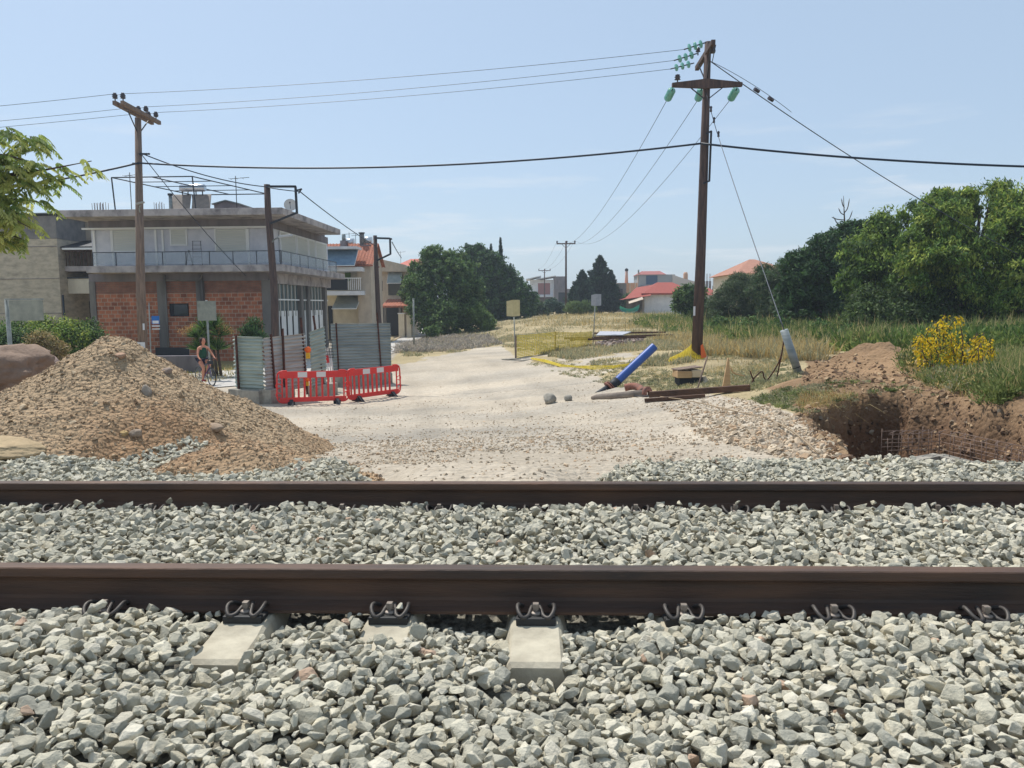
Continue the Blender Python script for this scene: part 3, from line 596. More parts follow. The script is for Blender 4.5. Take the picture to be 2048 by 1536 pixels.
# white dividing posts on the front
for p in (186, 222, 309, 323, 494): box_at('wall_post', m_frame, B1, F1.hy(p, 480, .12)[0], F1.hy(p, 480, .12)[0]+.1, .12, .199, zfl, zwt-.05)
box_at('wall_capping', m_frame, B1, colx[0]-.5, .28, -.05, -.002, zwt-.03, zwt+.06)
# shutters on the right facade
sideq = [(561, 590), (594, 614), (617, 628), (631, 651)]
for a_, c_ in sideq:
    y0 = F1.hx(a_, 500, .3)[0]; y1 = F1.hx(c_, 500, .3)[0]; zz1 = zwt-.12; zz0 = zfl+.35
    b = MB(); n = 20
    for i in range(n): h = (zz1-zz0)/n; b.box(.3, .33, y0, y1, zz0+i*h, zz0+(i+1)*h-.015)
    s_ = b.build('roller_shutter', m_shut, B1); MB().box(.28, .36, y0-.1, y0, zz0-.05, zz1+.08).box(.28, .36, y1, y1+.1, zz0-.05, zz1+.08).box(.28, .361, y0, y1, zz1, zz1+.08).build('shutter_frame', m_frame, s_)
# balcony railing: ribbed glass panels with posts
zg1 = F1.hy(300, 504, -1.22)[1]; zg0 = zfl+.06; xg = F1.hy(185, 510, -1.22)[0]; yg1 = F1.hx(682, 552, 1.27)[0]-1.
for x0, x1 in zip(np.linspace(xg, 1.2, 9)[:-1], np.linspace(xg, 1.2, 9)[1:]): box_at('glass_panel', m_rib, B1, x0+.03, x1-.03, -1.225, -1.205, zg0, zg1-.02)
for y0, y1 in zip(np.linspace(-1.15, yg1, 8)[:-1], np.linspace(-1.15, yg1, 8)[1:]): box_at('glass_panel', m_rib, B1, 1.235, 1.255, y0+.03, y1-.03, zg0, zg1-.02)
b = MB(); b.bar((xg, -1.215, zg1), (1.245, -1.215, zg1), .04, .035); b.bar((1.245, -1.195, zg1), (1.245, yg1, zg1), .04, .035)
for x in np.linspace(xg, 1.2, 9): b.bar((x, -1.215, zfl), (x, -1.215, zg1-.02), .03, .03)
for y in np.linspace(-1.15, yg1, 8): b.bar((1.245, y, zfl), (1.245, y, zg1-.02), .03, .03)
b.build('railing', m_iron, B1)
# ground floor right facade: posts, glazing bars, white panels
ys = [F1.hx(p, 600, .25)[0] for p in (553, 580, 600, 617, 648)]
box_at('side_beam', m_cslab, B1, .02, .4, .56, yb, zsl0-.55, zsl0-.002)
for y in (ys[2], ys[3]-.3, ys[4]): box_at('column', m_ccol, B1, .0, .4, y-.22, y+.22, -.3, zsl0-.551)
zmid = F1.hx(600, 600, .3)[1]; zpan = F1.hx(600, 621, .3)[1]
box_at('shopfront_glass', mat('shopfront glass', S(96, 112, 116), rough=.15, spec=.5), B1, .12, .16, .56, yb-.4, zpan, zsl0-.56)
b = MB()
for y in np.linspace(.7, yb-.5, 16): b.box(.17, .24, y-.07, y+.07, zpan-.3, zsl0-.56)
b.build('glazing_bars', mat('pale aluminium', S(168, 166, 160), rough=.5, metal=.2), B1)
b = MB()
for y in np.linspace(.9, yb-.8, 10): b.box(.2, .23, y-.42, y+.30, -.2, zpan)
b.build('white_panel', m_frame, B1); box_at('transom', m_frame, B1, .245, .29, .6, yb-.4, zmid-.04, zmid+.04)
# downpipes and cable under the balcony
b = MB(); xx = F1.hy(405, 600, -.15)[0]; b.cyl((xx, -.15, -.3), (xx, -.15, zsl0-.1), .06); xx = F1.hy(332, 600, -.15)[0]; b.cyl((xx, -.15, -.3), (xx, -.15, zsl0-.1), .05)
x0 = F1.hy(332, 557, -.3)[0]; x1 = F1.hy(385, 557, -.3)[0]; x2 = F1.hy(405, 546, -.3)[0]; b.tube(arc([(x0, -.3, zsl0-.35), (x1, -.3, zsl0-.4), (x1+.4, -.3, zsl0-.3), (x2, -.3, zsl0-.02)]), .03)
b.build('downpipe', m_ccol, B1)
# roof fittings -------------------------------------------------------
zr = zr1
def ry(px, py, y): return F1.hy(px, py, y)
# steel pergola frame
def onroof(name, label, cat): return F1.thing(name, label, cat)
T = onroof('pergola_frame', 'bare steel pergola frame standing on the flat roof', 'pergola')
b = MB(); yf, ybk = 0.2, 6.
A0 = ry(253, 363, yf); A1 = ry(409, 362, yf)
zt = F1.hy(385, 387, yf)[1]
# front bar is the lower one (columns 333..474), back bar the upper one
fx0, fz = F1.hy(333, 387, yf); fx1, _z = F1.hy(474, 384, yf); zz = fz
ybk = (zz-F1.c.z)/(F1.Mi @ ray(330, 363)).z*(F1.Mi @ ray(330, 363)).y+F1.c.y
ybk = min(max(ybk, 4), 12) if ybk > 0 else 8
bx0 = F1.hy(253, 363, yf)[0]; bx1 = F1.hy(409, 362, yf)[0]; bz = F1.hy(330, 363, yf)[1]
# taken literally the frame slopes up towards the street: front edge high and wide, rear edge low
b.bar((bx0, -1.2, bz), (bx1, -1.2, bz), .05, .05); b.bar((fx0, 3.2, zz+.35), (fx1+.5, 3.2, zz+.35), .05, .05)
for k in range(1, 4): q = k/4; b.bar((bx0+(fx0-bx0)*q, -1.2+4.4*q, bz+(zz+.35-bz)*q), (bx1+(fx1+.5-bx1)*q, -1.2+4.4*q, bz+(zz+.35-bz)*q), .035, .035)
for q in (0, .5, 1): b.bar((bx0+(bx1-bx0)*q, -1.2, bz), (fx0+(fx1+.5-fx0)*q, 3.2, zz+.35), .045, .045)
for x, y, z in ((bx0, -1.2, bz), (bx1, -1.2, bz), (fx0, 3.2, zz+.35), (fx1+.5, 3.2, zz+.35)): b.bar((x+.1, y, zr), (x, y, z), .05, .05)
b.build('steel_frame', m_iron, T)
T = onroof('solar_water_heater', 'solar water heater with a silver tank above two tilted collector panels on the flat roof', 'solar water heater')
y_ = 1.2; xa, za = F1.hy(361, 384, y_); xb, zb_ = F1.hy(410, 368, y_); rr_ = (zb_-za)/2
MB().tube([(xa, y_, za+rr_), (xa+.06, y_, za+rr_), (xb-.06, y_, za+rr_), (xb, y_, za+rr_)], [rr_*.8, rr_, rr_, rr_*.8], 20).build('tank', mat('polished steel', S(190, 196, 202), rough=.22, metal=.8), T)
for pa, pb in ((345, 384), (385, 424)):
    xA = F1.hy(pa, 391, y_)[0]; xB = F1.hy(pb, 391, y_)[0]; zz_ = F1.hy(pa, 391, y_)[1]
    b = MB(); b.prism([(xA, y_, zz_), (xB-.06, y_, zz_), (xB+.2, y_-.9, zr+.05), (xA+.3, y_-.9, zr+.05)], 0, (0, .08, .06)); b.build('collector_panel', mat('collector back', S(140, 128, 118), S(116, 108, 102), scale=3, rough=.7), T)
b = MB()
for p in (365, 376, 392, 405): x = F1.hy(p, 388, y_)[0]; b.cyl((x, y_+.1, zr), (x, y_, za+.1), .03, n=6)
b.build('support_leg', m_iron, T)
T = onroof('roof_hut', 'small gabled stair hut on the flat roof beside the solar panels', 'hut')
x0 = F1.hy(428, 410, 2.5)[0]; x1 = F1.hy(477, 410, 2.5)[0]; zc = F1.hy(450, 401, 2.5)[1]; ze = F1.hy(450, 409, 2.5)[1]
MB().prism([(x0, 2.5, zr), (x1, 2.5, zr), (x1, 2.5, ze), ((x0+x1)/2, 2.5, zc-.05), (x0, 2.5, ze)], 0, (0, 3, 0)).build('hut_wall', m_cdark, T)
MB().bar((x0-.1, 4, ze+.02), ((x0+x1)/2, 4, zc), 3.2, .06, up=(0, 0, 1)).bar((x1+.1, 4, ze+.02), ((x0+x1)/2, 4, zc), 3.2, .06).build('hut_roof', m_galv, T)
T = onroof('roof_chimney', 'thin round metal chimney with a cap, left of the solar panels', 'chimney')
x = F1.hy(341, 400, .6)[0]; zt_ = F1.hy(341, 391, .6)[1]; MB().cyl((x, .6, zr), (x, .6, zt_), .09).build('flue', m_galv, T); MB().cyl((x, .6, zt_), (x, .6, zt_+.1), .13).build('cap', m_iron, T)
def antenna(fr, px, py, yl, z0, label, h=None, arms=3):
    x, zt_ = fr.hy(px, py, yl); t = thing('tv_antenna', label, 'antenna', fr.o+fr.M @ Vector((x, yl, z0)), fr.yaw)
    h = zt_-z0; MB().cyl((0, 0, 0), (0, 0, h), .022, n=6).build('mast', m_iron, t); b = MB(); b.cyl((-.3, 0, h*.93), (.7, .1, h*.97), .015, n=5)
    for i in range(arms): q = i/arms; b.cyl((-.3+q, -.22, h*.93+.04*q), (-.3+q, .22, h*.93+.04*q), .008, n=4)
    b.build('aerial', m_iron, t)
antenna(F1, 471, 352, 1.5, zr, 'thin television aerial on the flat roof at the end of the pergola')
antenna(F1, 259, 345, 3.0, zr, 'thin aerial mast on the flat roof beside the wooden pole')
for i, (p0, n_b, lb) in enumerate(((184, 4, 'rebar stubs sticking up from the left end of the flat roof'), (201, 3, 'shorter cluster of rebar stubs second from the left roof end'), (308, 4, 'rebar stubs on the flat roof just right of the wooden pole'))):
    x, zt_ = F1.hy(p0, 405, 0); t = thing('rebar_stubs', lb, 'rebar', F1.o+F1.M @ Vector((x, 0, zr)), F1.yaw, 'rebar stubs on the flat roof'); b = MB()
    for k in range(n_b*2): b.cyl((k//2*.14, .2*(k % 2), 0), (k//2*.14+rnd.uniform(-.02, .02), .2*(k % 2), zt_-zr+rnd.uniform(-.06, .04)), .012, n=5)
    b.build('bars', m_rust, t)
x, z = F1.hy(580, 412, -1.); xd, yd = 1.3, 2.
pd_ = F1.hy(581, 411, .8)
t = thing('satellite_dish', 'white satellite dish on the roof corner behind the bracket pole', 'satellite dish', F1.o+F1.M @ Vector((pd_[0], .8, zr1)), F1.yaw)
h = pd_[1]-zr1; ax = Vector((.25, -1, .25)).normalized(); b = MB(); b.lathe([(0, 0), (.14, .01), (.26, .05), (.33, .09), (.33, .10), (.25, .06), (.0, .02)], (0, 0, h), 20, ax); b.build('reflector', mat('dish paint', S(196, 192, 186), rough=.6), t)
b = MB(); b.cyl((0, .05, 0), (0, .03, h), .03, n=8); b.cyl((0, 0, h-.25), Vector((0, 0, h))+ax*.4, .012, n=6); b.build('mount', m_iron, t)
MB().cyl(Vector((0, 0, h))+ax*.38, Vector((0, 0, h))+ax*.46, .035).build('receiver', m_iron, t)
# drying rack and stepladder on the balcony
t = thing('drying_rack', 'tall wire drying rack on the glass fronted balcony', 'drying rack', F1.o+F1.M @ Vector((F1.hy(395, 520, -.6)[0], -.6, zfl)), F1.yaw)
b = MB()
for x in (-.25, .25): b.cyl((x, 0, 0), (x*.8, 0, 1.25), .015, n=6)
for k in range(5): b.cyl((-.25, 0, .45+k*.2), (.25, 0, .45+k*.2), .01, n=5)
b.build('rack', m_iron, t)
t = thing('stepladder', 'folded stepladder leaning on the glass fronted balcony', 'stepladder', F1.o+F1.M @ Vector((F1.hy(378, 520, -.5)[0], -.5, zfl)), F1.yaw)
b = MB(); b.bar((-.2, 0, 0), (0, 0, .8), .05, .05); b.bar((.2, 0, 0), (0.02, 0, .8), .05, .05); b.bar((-.12, .02, .3), (.12, .02, .3), .04, .03); b.build('ladder', m_ccol, t)
# ------------------------------------------------------------------ left building
F0 = Frame(P(122, 600, 47).x, 47)
B0 = F0.thing('concrete_building', 'tall weathered concrete building with a blank stained wall', 'building')
m_old = stained('old stained plaster', S(192, 180, 160), S(146, 138, 124), 2.2); m_old2 = stained('dark cement', S(136, 132, 128), S(104, 102, 104), .8)
zt0 = F0.hy(60, 478)[1]; ztt = F0.hy(60, 432)[1]
MB().box(-16, 0, 0, 10, -.5, zt0).build('gable_wall', m_old, B0); MB().box(-16, .02, -.02, 10, zt0+.002, ztt).build('upper_wall', m_old2, B0)
b = MB()
for q in (.30, .55, .78): b.box(-16, .0, -.03, -.004, ztt*q, ztt*q+.03)
b.build('cracked_joint', m_cdark, B0)
xr = F0.hy(190, 600, 3)[0]
MB().box(-.3, xr+3, 3, 3.3, -.5, F0.hy(150, 440, 3)[1]).build('recessed_wall', m_beige, B0)
z0 = F0.hy(150, 544, 1.5)[1]; z1 = F0.hy(150, 534, 1.5)[1]; MB().box(.001, xr+3, .6, 2.99, z0, z1).build('balcony_slab', m_cslab, B0)
b = MB(); b.box(.0, xr+3, .6, .64, z1+.9, z1+.95)
for x in np.arange(.1, xr+3, .22): b.box(x, x+.03, .6, .63, z1, z1+.9)
b.build('balcony_railing', m_rust, B0)
za_ = F0.hy(150, 497, .6)[1]; MB().prism([(.0, .3, za_), (0, 3, za_+.6), (0, 3, za_+.7), (0, .3, za_+.1)], 0, (xr+3, 0, 0)).build('awning', m_iron, B0)
MB().box(.1, xr+3, .27, .299, za_-.1, za_+.02).build('valance', m_frame, B0)
z0 = F0.hy(150, 578, 1.5)[1]; MB().box(.001, xr+3, .8, 2.99, z0-.3, z0+.7).build('lower_balcony', m_cream, B0); MB().box(.0, xr+3, .76, .799, z0+.62, z0+.72).build('balcony_rail', m_iron, B0)
w0 = F0.hy(167, 600, 2.9)[0]; w1 = F0.hy(192, 600, 2.9)[0]; g = box_at('window', m_dkglass, B0, w0, w1+.6, 2.93, 2.98, F0.hy(180, 636, 2.9)[1], F0.hy(180, 603, 2.9)[1]); 
box_at('window_frame', m_frame, g, w0-.12, w0-.001, 2.86, 2.99, F0.hy(180, 636, 2.9)[1], F0.hy(180, 601, 2.9)[1])
MB().cyl((.2, -.1, -.3), (.2, -.1, F0.hy(140, 590)[1]), .06).build('downpipe', m_iron, B0)
MB().prism([(-9, -.2, ztt), (.4, -.2, ztt+.12), (.4, -.2, ztt+.18), (-9, -.2, ztt+.06)], 0, (0, 6, 0)).build('roof_sheet', m_galv, B0)
# ------------------------------------------------------------------ house with awnings behind the main building
F2 = Frame(P(743, 600, 62).x, 62)
B2 = F2.thing('terraced_house', 'beige three storey house with striped balcony awnings and orange tile roof', 'house')
xL = F2.hy(640, 600)[0]; ze = F2.hy(730, 530)[1]
MB().box(F2.hy(716, 600)[0], 0, 0, 4.4, -.3, ze).build('gable_wall', m_beige, B2); MB().box(xL, F2.hy(716, 600)[0]-.002, 1.2, 4.4, -.3, ze-.2).build('front_wall', m_cream, B2)
zri = F2.hy(730, 490, 2.2)[1]; xrl_ = F2.hy(680, 500)[0]; xrr_ = .25
def tiled(x0, x1, y0, z0, y1, z1, name, m, par, wv=.26):
    n = int((x1-x0)/wv*6); vs = []
    for i in range(n+1):
        x = x0+(x1-x0)*i/n; h = .05*abs(math.sin(math.pi*(x-x0)/wv))
        for k in range(9):
            q = k/8; vs.append((x, y0+(y1-y0)*q, z0+(z1-z0)*q+h)); 
    fs = [(i*9+k, (i+1)*9+k, (i+1)*9+k+1, i*9+k+1) for i in range(n) for k in range(8)]
    b = MB(); b.add(vs, fs); b.box(x0, x1, min(y0, y1), min(y0, y1)+.02, min(z0, z1)-.12, min(z0, z1)); return b.build(name, m, par)
tiled(xL, xrr_, -.3, ze, 2.2, zri+.1, 'roof', m_tile, B2); tiled(xL, xrr_, 4.7, ze, 2.2, zri+.1, 'roof', m_tile, B2)
MB().prism([(0, 0, ze), (0, 4.4, ze), (0, 2.2, zri)], 0, (-.2, 0, 0)).build('gable', m_beige, B2)
xb1 = F2.hy(723, 600, -1.4)[0]
for zy, nm in ((F2.hy(700, 537, -1.4)[1], 'top'), (F2.hy(700, 585, -1.4)[1], 'mid')):
    MB().box(xL, xb1, -1.4, 1.19, zy-.2, zy+.12).build('balcony_slab', m_white, B2)
zy = F2.hy(700, 580, -1.4)[1]; zrail = F2.hy(700, 557, -1.4)[1]
MB().box(xL, xb1-1.1, -1.36, -1.3, zy, zrail).build('balcony_glass', m_dkglass, B2)
b = MB(); b.box(xL, xb1, -1.38, -1.28, zrail, zrail+.06)
for x in np.arange(xb1-1.05, xb1, .16): b.box(x, x+.04, -1.35, -1.31, zy, zrail)
b.build('balcony_railing', m_frame, B2)
def awning(fr, B, p0, p1, py0, py1, yb_, yf_, m):
    x0, z0 = fr.hy(p0, py0, yb_); x1 = fr.hy(p1, py0, yb_)[0]; zf = fr.hy(p0, py1, yf_)[1]
    b = MB(); b.prism([(x0, yb_, z0), (x1, yb_, z0), (x1, yf_, zf), (x0, yf_, zf)], 0, (0, 0, .03)); a = b.build('awning', m, B)
    c = MB(); xm = (x0+x1)/2
    for x in (x0, xm, x1): c.bar((x, yb_-.02, z0-.05), (x, yf_, zf-.04), .05, .05)
    c.bar((x0, yf_, zf-.03), (x1, yf_, zf-.03), .06, .06); c.build('awning_arm', m_frame, a)
awning(F2, B2, 652, 716, 500, 531, -.3, -1.7, m_bluecloth); awning(F2, B2, 675, 722, 592, 617, .9, -.9, m_greycloth)
MB().box(xL, F2.hy(716, 600)[0]+.3, -1.3, .5, F2.hy(660, 497, -.5)[1]-.1, F2.hy(660, 497, -.5)[1]+.1).build('eaves_beam', m_white, B2)
MB().box(F2.hy(690, 550, 1.1)[0], F2.hy(701, 550, 1.1)[0], 1.1, 1.18, F2.hy(690, 562, 1.1)[1], F2.hy(690, 538, 1.1)[1]).build('green_curtain', mat('green curtain', S(92, 120, 66), rough=.9), B2)
box_at('door', m_dkglass, B2, F2.hy(655, 600, 1.1)[0], F2.hy(664, 600, 1.1)[0], 1.12, 1.19, 0, F2.hy(660, 612, 1.1)[1])
def chim(fr, B, p0, p1, pyt, yl, z0, m, pot=True):
    x0, zt_ = fr.hy(p0, pyt, yl); x1 = fr.hy(p1, pyt, yl)[0]; c = MB().box(x0, x1, yl, yl+.7, z0, zt_).build('chimney', m, B)
    if pot: MB().cyl(((x0+x1)/2, yl+.35, zt_), ((x0+x1)/2, yl+.35, zt_+.55), .16).build('flue', m_galv, c)
chim(F2, B2, 680, 691, 481, 1.5, ze, m_cdark); chim(F2, B2, 719, 741, 489, 1.9, ze, m_cdark, False)
x, z = F2.hy(724, 489, 2.2); c = MB().cyl((x, 2.2, z-.2), (x, 2.2, F2.hy(724, 467, 2.2)[1]), .2).build('flue', m_ccol, B2); MB().cyl((x, 2.2, F2.hy(724, 467, 2.2)[1]), (x, 2.2, F2.hy(724, 465, 2.2)[1]), .27).build('flue_cap', m_iron, c)
for i, (p0, p1, q0, q1, lb) in enumerate(((691, 708, 481, 490, 'silver solar tank on the tile roof beside the square chimney'), (727, 744, 479, 487, 'silver solar tank on the tile roof beside the round flue'))):
    xa, za = F2.hy(p0, q1, 2.6); xb, zb_ = F2.hy(p1, q0, 2.6); t = thing('solar_tank', lb, 'solar tank', F2.o+F2.M @ Vector((xa, 2.6, za-.4)), F2.yaw, 'solar tanks on the tile roof')
    MB().cyl((0, 0, .65), (xb-xa, 0, .65), .3, n=16).build('tank', mat('tank steel', S(206, 210, 214), rough=.3, metal=.5), t); b = MB()
    for x in (.1, xb-xa-.1): b.bar((x, 0, -.3), (x, 0, .6), .06, .06)
    b.build('support_leg', m_iron, t)
antenna(F2, 698, 465, 4.5, ze+1, 'television aerial on the tile roof between chimney and flue'); antenna(F2, 711, 468, 4.5, ze+1, 'second slimmer television aerial close to the round flue')
# ------------------------------------------------------------------ house further along the street
F3 = Frame(P(755, 600, 76).x, 76)
B3 = F3.thing('street_house', 'house with a grey awning over its balcony and a tiled porch along the street', 'house')
x1 = F3.hy(822, 600)[0]; zt3 = F3.hy(790, 541)[1]; zp = F3.hy(790, 602, -1)[1]
MB().box(0, x1, 0, 5, -.2, zt3).build('wall', m_beige, B3)
b = MB(); b.prism([(-.3, -.6, zt3+1.3), (3., -.6, zt3+.5), (x1+.3, -.6, zt3+.1), (x1+.3, -.6, zt3-.15), (-.3, -.6, zt3-.1)], 0, (0, 6, 0)); b.build('sloping_roof', m_beige, B3)
g = box_at('balcony_opening', m_dkglass, B3, F3.hy(777, 600)[0], F3.hy(806, 600)[0], -.06, -.01, F3.hy(790, 590)[1], F3.hy(790, 545)[1])
MB().box(F3.hy(776, 600)[0], F3.hy(808, 600)[0], -1.0, -.061, F3.hy(790, 600)[1], F3.hy(790, 592)[1]).build('balcony_parapet', m_beige, B3)
awning(F3, B3, 777, 804, 545, 566, -.07, -1.0, m_greycloth)
box_at('window', m_dkglass, B3, F3.hy(758, 600)[0], F3.hy(766, 600)[0], -.05, -.005, F3.hy(760, 582)[1], F3.hy(760, 562)[1])
tiled(F3.hy(766, 600, -3)[0], F3.hy(824, 600, -3)[0], -4, zp-.5, -.002, zp+.35, 'porch_roof', m_tile, B3)
b = MB()
for p in (770, 800, 820): x = F3.hy(p, 620, -3.6)[0]; b.box(x-.12, x+.12, -3.7, -3.45, -.2, zp-.4)
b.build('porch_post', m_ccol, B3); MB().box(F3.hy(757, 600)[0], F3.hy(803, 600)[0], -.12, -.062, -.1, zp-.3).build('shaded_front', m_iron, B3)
t = thing('gate_pier', 'pale stone gate pier in front of the porch', 'gate pier', F3.o+F3.M @ Vector((F3.hy(797, 650, -5)[0], -5, 0)), F3.yaw)
zz = F3.hy(800, 628, -5)[1]; MB().box(0, .55, 0, .5, -.1, zz).box(.75, 1.2, 0, .4, -.1, zz-.1).build('pier', m_cream, t); MB().box(-.06, .61, -.06, .56, zz, zz+.08).build('cap', m_white, t)
F4 = Frame(P(770, 600, 100).x, 100)
B4 = F4.thing('tiled_house', 'house with a faded red tiled roof half hidden by the round tree', 'house')
xA = F4.hy(775, 540)[0]; xB = F4.hy(850, 540)[0]; zA = F4.hy(800, 541)[1]; zB = F4.hy(812, 523)[1]
MB().box(xA, xB, 0, 10, 0, zA).build('wall', m_white, B4)
b = MB(); xm = F4.hy(818, 520)[0]; b.add([(xA-.4, -.5, zA), (xB+.4, -.5, zA), (xB+.4, 10.5, zA), (xA-.4, 10.5, zA), (xm-.5, 4.5, zB+.6), (xm+1, 4.5, zB+.6)], [(0, 1, 5, 4), (1, 2, 5), (2, 3, 4, 5), (3, 0, 4), (3, 2, 1, 0)]); b.build('roof', mat('faded red tiles', S(200, 120, 104), S(180, 100, 88), scale=6, rough=.8), B4)
antenna(F4, 801, 502, 4, zA, 'television aerial above the faded red roof with two cross arms', arms=4)
# ------------------------------------------------------------------ distant houses
def house(name, label, px0, px1, pyt, d, depth, wallm, roofm, pyr=None, rx=None, extra=None, z0=.5, hip=.25):
    fr = Frame(P(px0, 600, d).x, d); t = fr.thing(name, label, 'house'); x1 = fr.hy(px1, 600)[0]; zt_ = fr.hy(px0, pyt)[1]
    MB().box(0, x1, 0, depth, z0, zt_).build('wall', wallm, t)
    if pyr is not None:
        zr_ = fr.hy(px0, pyr, depth/2)[1]; h = x1*hip
        b = MB(); b.add([(-.5, -.5, zt_), (x1+.5, -.5, zt_), (x1+.5, depth+.5, zt_), (-.5, depth+.5, zt_), (h, depth/2, zr_), (x1-h, depth/2, zr_)], [(0, 1, 5, 4), (1, 2, 5), (2, 3, 4, 5), (3, 0, 4), (3, 2, 1, 0)]); b.build('roof', roofm, t)
    return fr, t, x1, zt_
fr, t, x1, zt_ = house('gable_house', 'white balcony house with pale double roof far down the track side', 1060, 1108, 560, 190, 9, m_white, None)
xg0, zg_ = fr.hy(1050, 562, -2); xg1 = fr.hy(1112, 553, -2)[0]
for q0, q1 in ((1052, 1082), (1072, 1112)):
    xa = fr.hy(q0, 560, -2)[0]; xb = fr.hy(q1, 556, -2)[0]; MB().prism([(xa, -2, zt_), (xb, -2, zt_+.8), (xb, 10, zt_+.8), (xa, 10, zt_)], 0, (0, 0, .2)).build('roof', mat('pale sheet roof', S(196, 198, 200), rough=.7), t)
MB().box(x1, x1+2.8, -.5, 9, .5, zt_+.8).build('grey_wing', m_cdark, t); MB().box(-.5, x1, -2, -.01, zt_-4.2, zt_-3.9).build('balcony_slab', m_white, t)
box_at('window', mat('reddish shutters', S(150, 104, 100), rough=.8), t, 2, 5, -.04, -.005, zt_-3.6, zt_-.8); box_at('lower_storey', mat('brown lower wall', S(110, 88, 78), S(84, 70, 64), scale=2), t, -.4, x1-.3, -.3, -.01, .5, zt_-4.3)
fr, t, x1, zt_ = house('unfinished_building', 'unfinished grey concrete building left of the far thin pole', 1108, 1142, 578, 175, 8, m_cdark, None)
for p in (1117, 1121): x = fr.hy(p, 560)[0]; MB().box(x, x+.35, 0, .35, zt_, fr.hy(p, 560)[1]).build('column', m_cdark, t)
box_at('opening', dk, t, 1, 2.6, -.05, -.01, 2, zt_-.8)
fr, t, x1, zt_ = house('peach_building', 'peach coloured building with flat roof beside the dark conifers', 1233, 1275, 566, 130, 9, mat('peach render', S(214, 168, 136), S(196, 150, 120), scale=2), None)
box_at('side_wing', m_ccol, t, -1, 1.6, -.3, -.01, .5, zt_-.05); box_at('window', m_dkglass, t, -.6, 1., -.34, -.301, zt_-3.2, zt_-1); b = MB(); 
for x in (2.2, 3.1): b.box(x, x+.12, -.1, -.01, .5, zt_)
b.build('downpipe', m_cream, t)
b = MB(); 
for x in np.arange(-1.2, x1, .35): b.box(x, x+.03, -1.5, -1.47, zt_-4.2, zt_-3.2)
b.box(-1.2, x1, -1.52, -1.45, zt_-3.2, zt_-3.14); b.build('railing', m_iron, t)
x = fr.hy(1253, 560, 2)[0]; c = MB().cyl((x, 2, zt_), (x, 2, fr.hy(1253, 542, 2)[1]), .3, .22).build('chimney', mat('pink chimney', S(196, 158, 142), rough=.9), t); MB().lathe([(0, 0), (.3, .1), (.3, .4), (0, .6)], (x, 2, fr.hy(1253, 543, 2)[1]), 10).build('cowl', m_iron, c)
fr, t, x1, zt_ = house('villa', 'large grey villa with a dull red roof behind the bright red roof', 1276, 1352, 572, 150, 10, m_cdark, None)
zu = fr.hy(1300, 549)[1]; xa = fr.hy(1279, 560)[0]; xb = fr.hy(1330, 560)[0]; MB().box(xa, xb+2, .5, 9, zt_, zu).build('upper_storey', mat('blue grey wall', S(150, 154, 158), rough=.9), t)
zq = fr.hy(1300, 542, 4)[1]; b = MB(); b.add([(xa-.3, .2, zu), (xb+.3, .2, zu), (xb+.3, 9, zu), (xa-.3, 9, zu), (xa+1, 4.5, zq), (xb-.3, 4.5, zq)], [(0, 1, 5, 4), (1, 2, 5), (2, 3, 4, 5), (3, 0, 4), (3, 2, 1, 0)]); b.build('roof', mat('dull red roof', S(150, 92, 88), rough=.8), t)
MB().prism([(xb+1.5, .3, zt_), (xb+8.5, .3, zt_), (xb+3, .3, zu-.6), (xb+1.5, .3, zu)], 0, (0, 8, 0)).build('sloping_canopy', mat('beige canopy', S(190, 182, 176), rough=.9), t)
box_at('window', mat('blue window', S(60, 84, 112), rough=.3), t, xb-3.6, xb-1.4, .42, .49, zt_+.3, zu-.2); g = box_at('window', m_dkglass, t, .6, 2.6, -.05, -.005, zt_-3.4, zt_-1); box_at('window_frame', m_frame, g, .55, 2.65, -.08, -.051, zt_-2.25, zt_-2.15)
chim(fr, t, 1276, 1279, 545, 1, zt_, mat('beige chimney', S(176, 160, 148), rough=.9)); x = fr.hy(1371, 560, 1)[0]; c = MB().lathe([(.45, 0), (.45, 2.2), (.3, 2.6), (0, 2.6)], (x, 1, fr.hy(1371, 565, 1)[1]-.6), 10).build('round_chimney', mat('tan chimney', S(190, 150, 122), rough=.9), t)
fr, t, x1, zt_ = house('bungalow', 'white bungalow with a bright red hipped roof', 1289, 1392, 588, 105, 10, m_white, m_redroof, 565, hip=.35)
xw = fr.hy(1246, 591, -.5)[0]; b = MB(); b.add([(xw, -1.5, zt_-.7), (.6, -1.5, zt_-.25), (.3*x1, 5, fr.hy(1300, 566, 5)[1]-.2), (xw+2.5, 5, zt_+1.)], [(0, 1, 2, 3)]); b.prism([(xw, -1.5, zt_-.75), (.6, -1.5, zt_-.3), (.6, 4, zt_-.0), (xw, 4, zt_-.75)], 0, (0, 0, .06)); b.build('porch_roof', m_redroof, t)
box_at('porch_wall', m_ccol, t, -2.3, -.1, 1.5, 1.7, .8, zt_-.5); fx_ = box_at('fascia_board', m_redroof, t, -.5, x1+.5, -.56, -.51, zt_-.12, zt_+.1)
u0 = fr.hy(1256, 608, -2); u1 = fr.hy(1285, 596, -2); b = MB(); b.prism([(u0[0], -3, u0[1]), (u0[0]+.2, -.5, u0[1]+.5), (u1[0], -.5, u1[1]+.3), (u1[0], -3, u1[1]-.2)], 0, (0, 0, .05)); b.build('lean_to_awning', m_beige, t)
x = fr.hy(1270, 617, -3); t2 = thing('shade_net', 'turquoise shade net hung low beside the red roofed bungalow', 'net', fr.o+fr.M @ Vector((x[0]-1, -3, x[1]-.6)), fr.yaw)
b = MB(); n = 12; vs = []
for i in range(n+1):
    q = i/n; vs += [(q*2.6-1, 0, 1.0-.5*math.sin(math.pi*q)+.15*q), (q*2.6-1, .5, .6-.5*math.sin(math.pi*q)), ((q*2.2-.8), .1, .35-.45*math.sin(math.pi*q))]
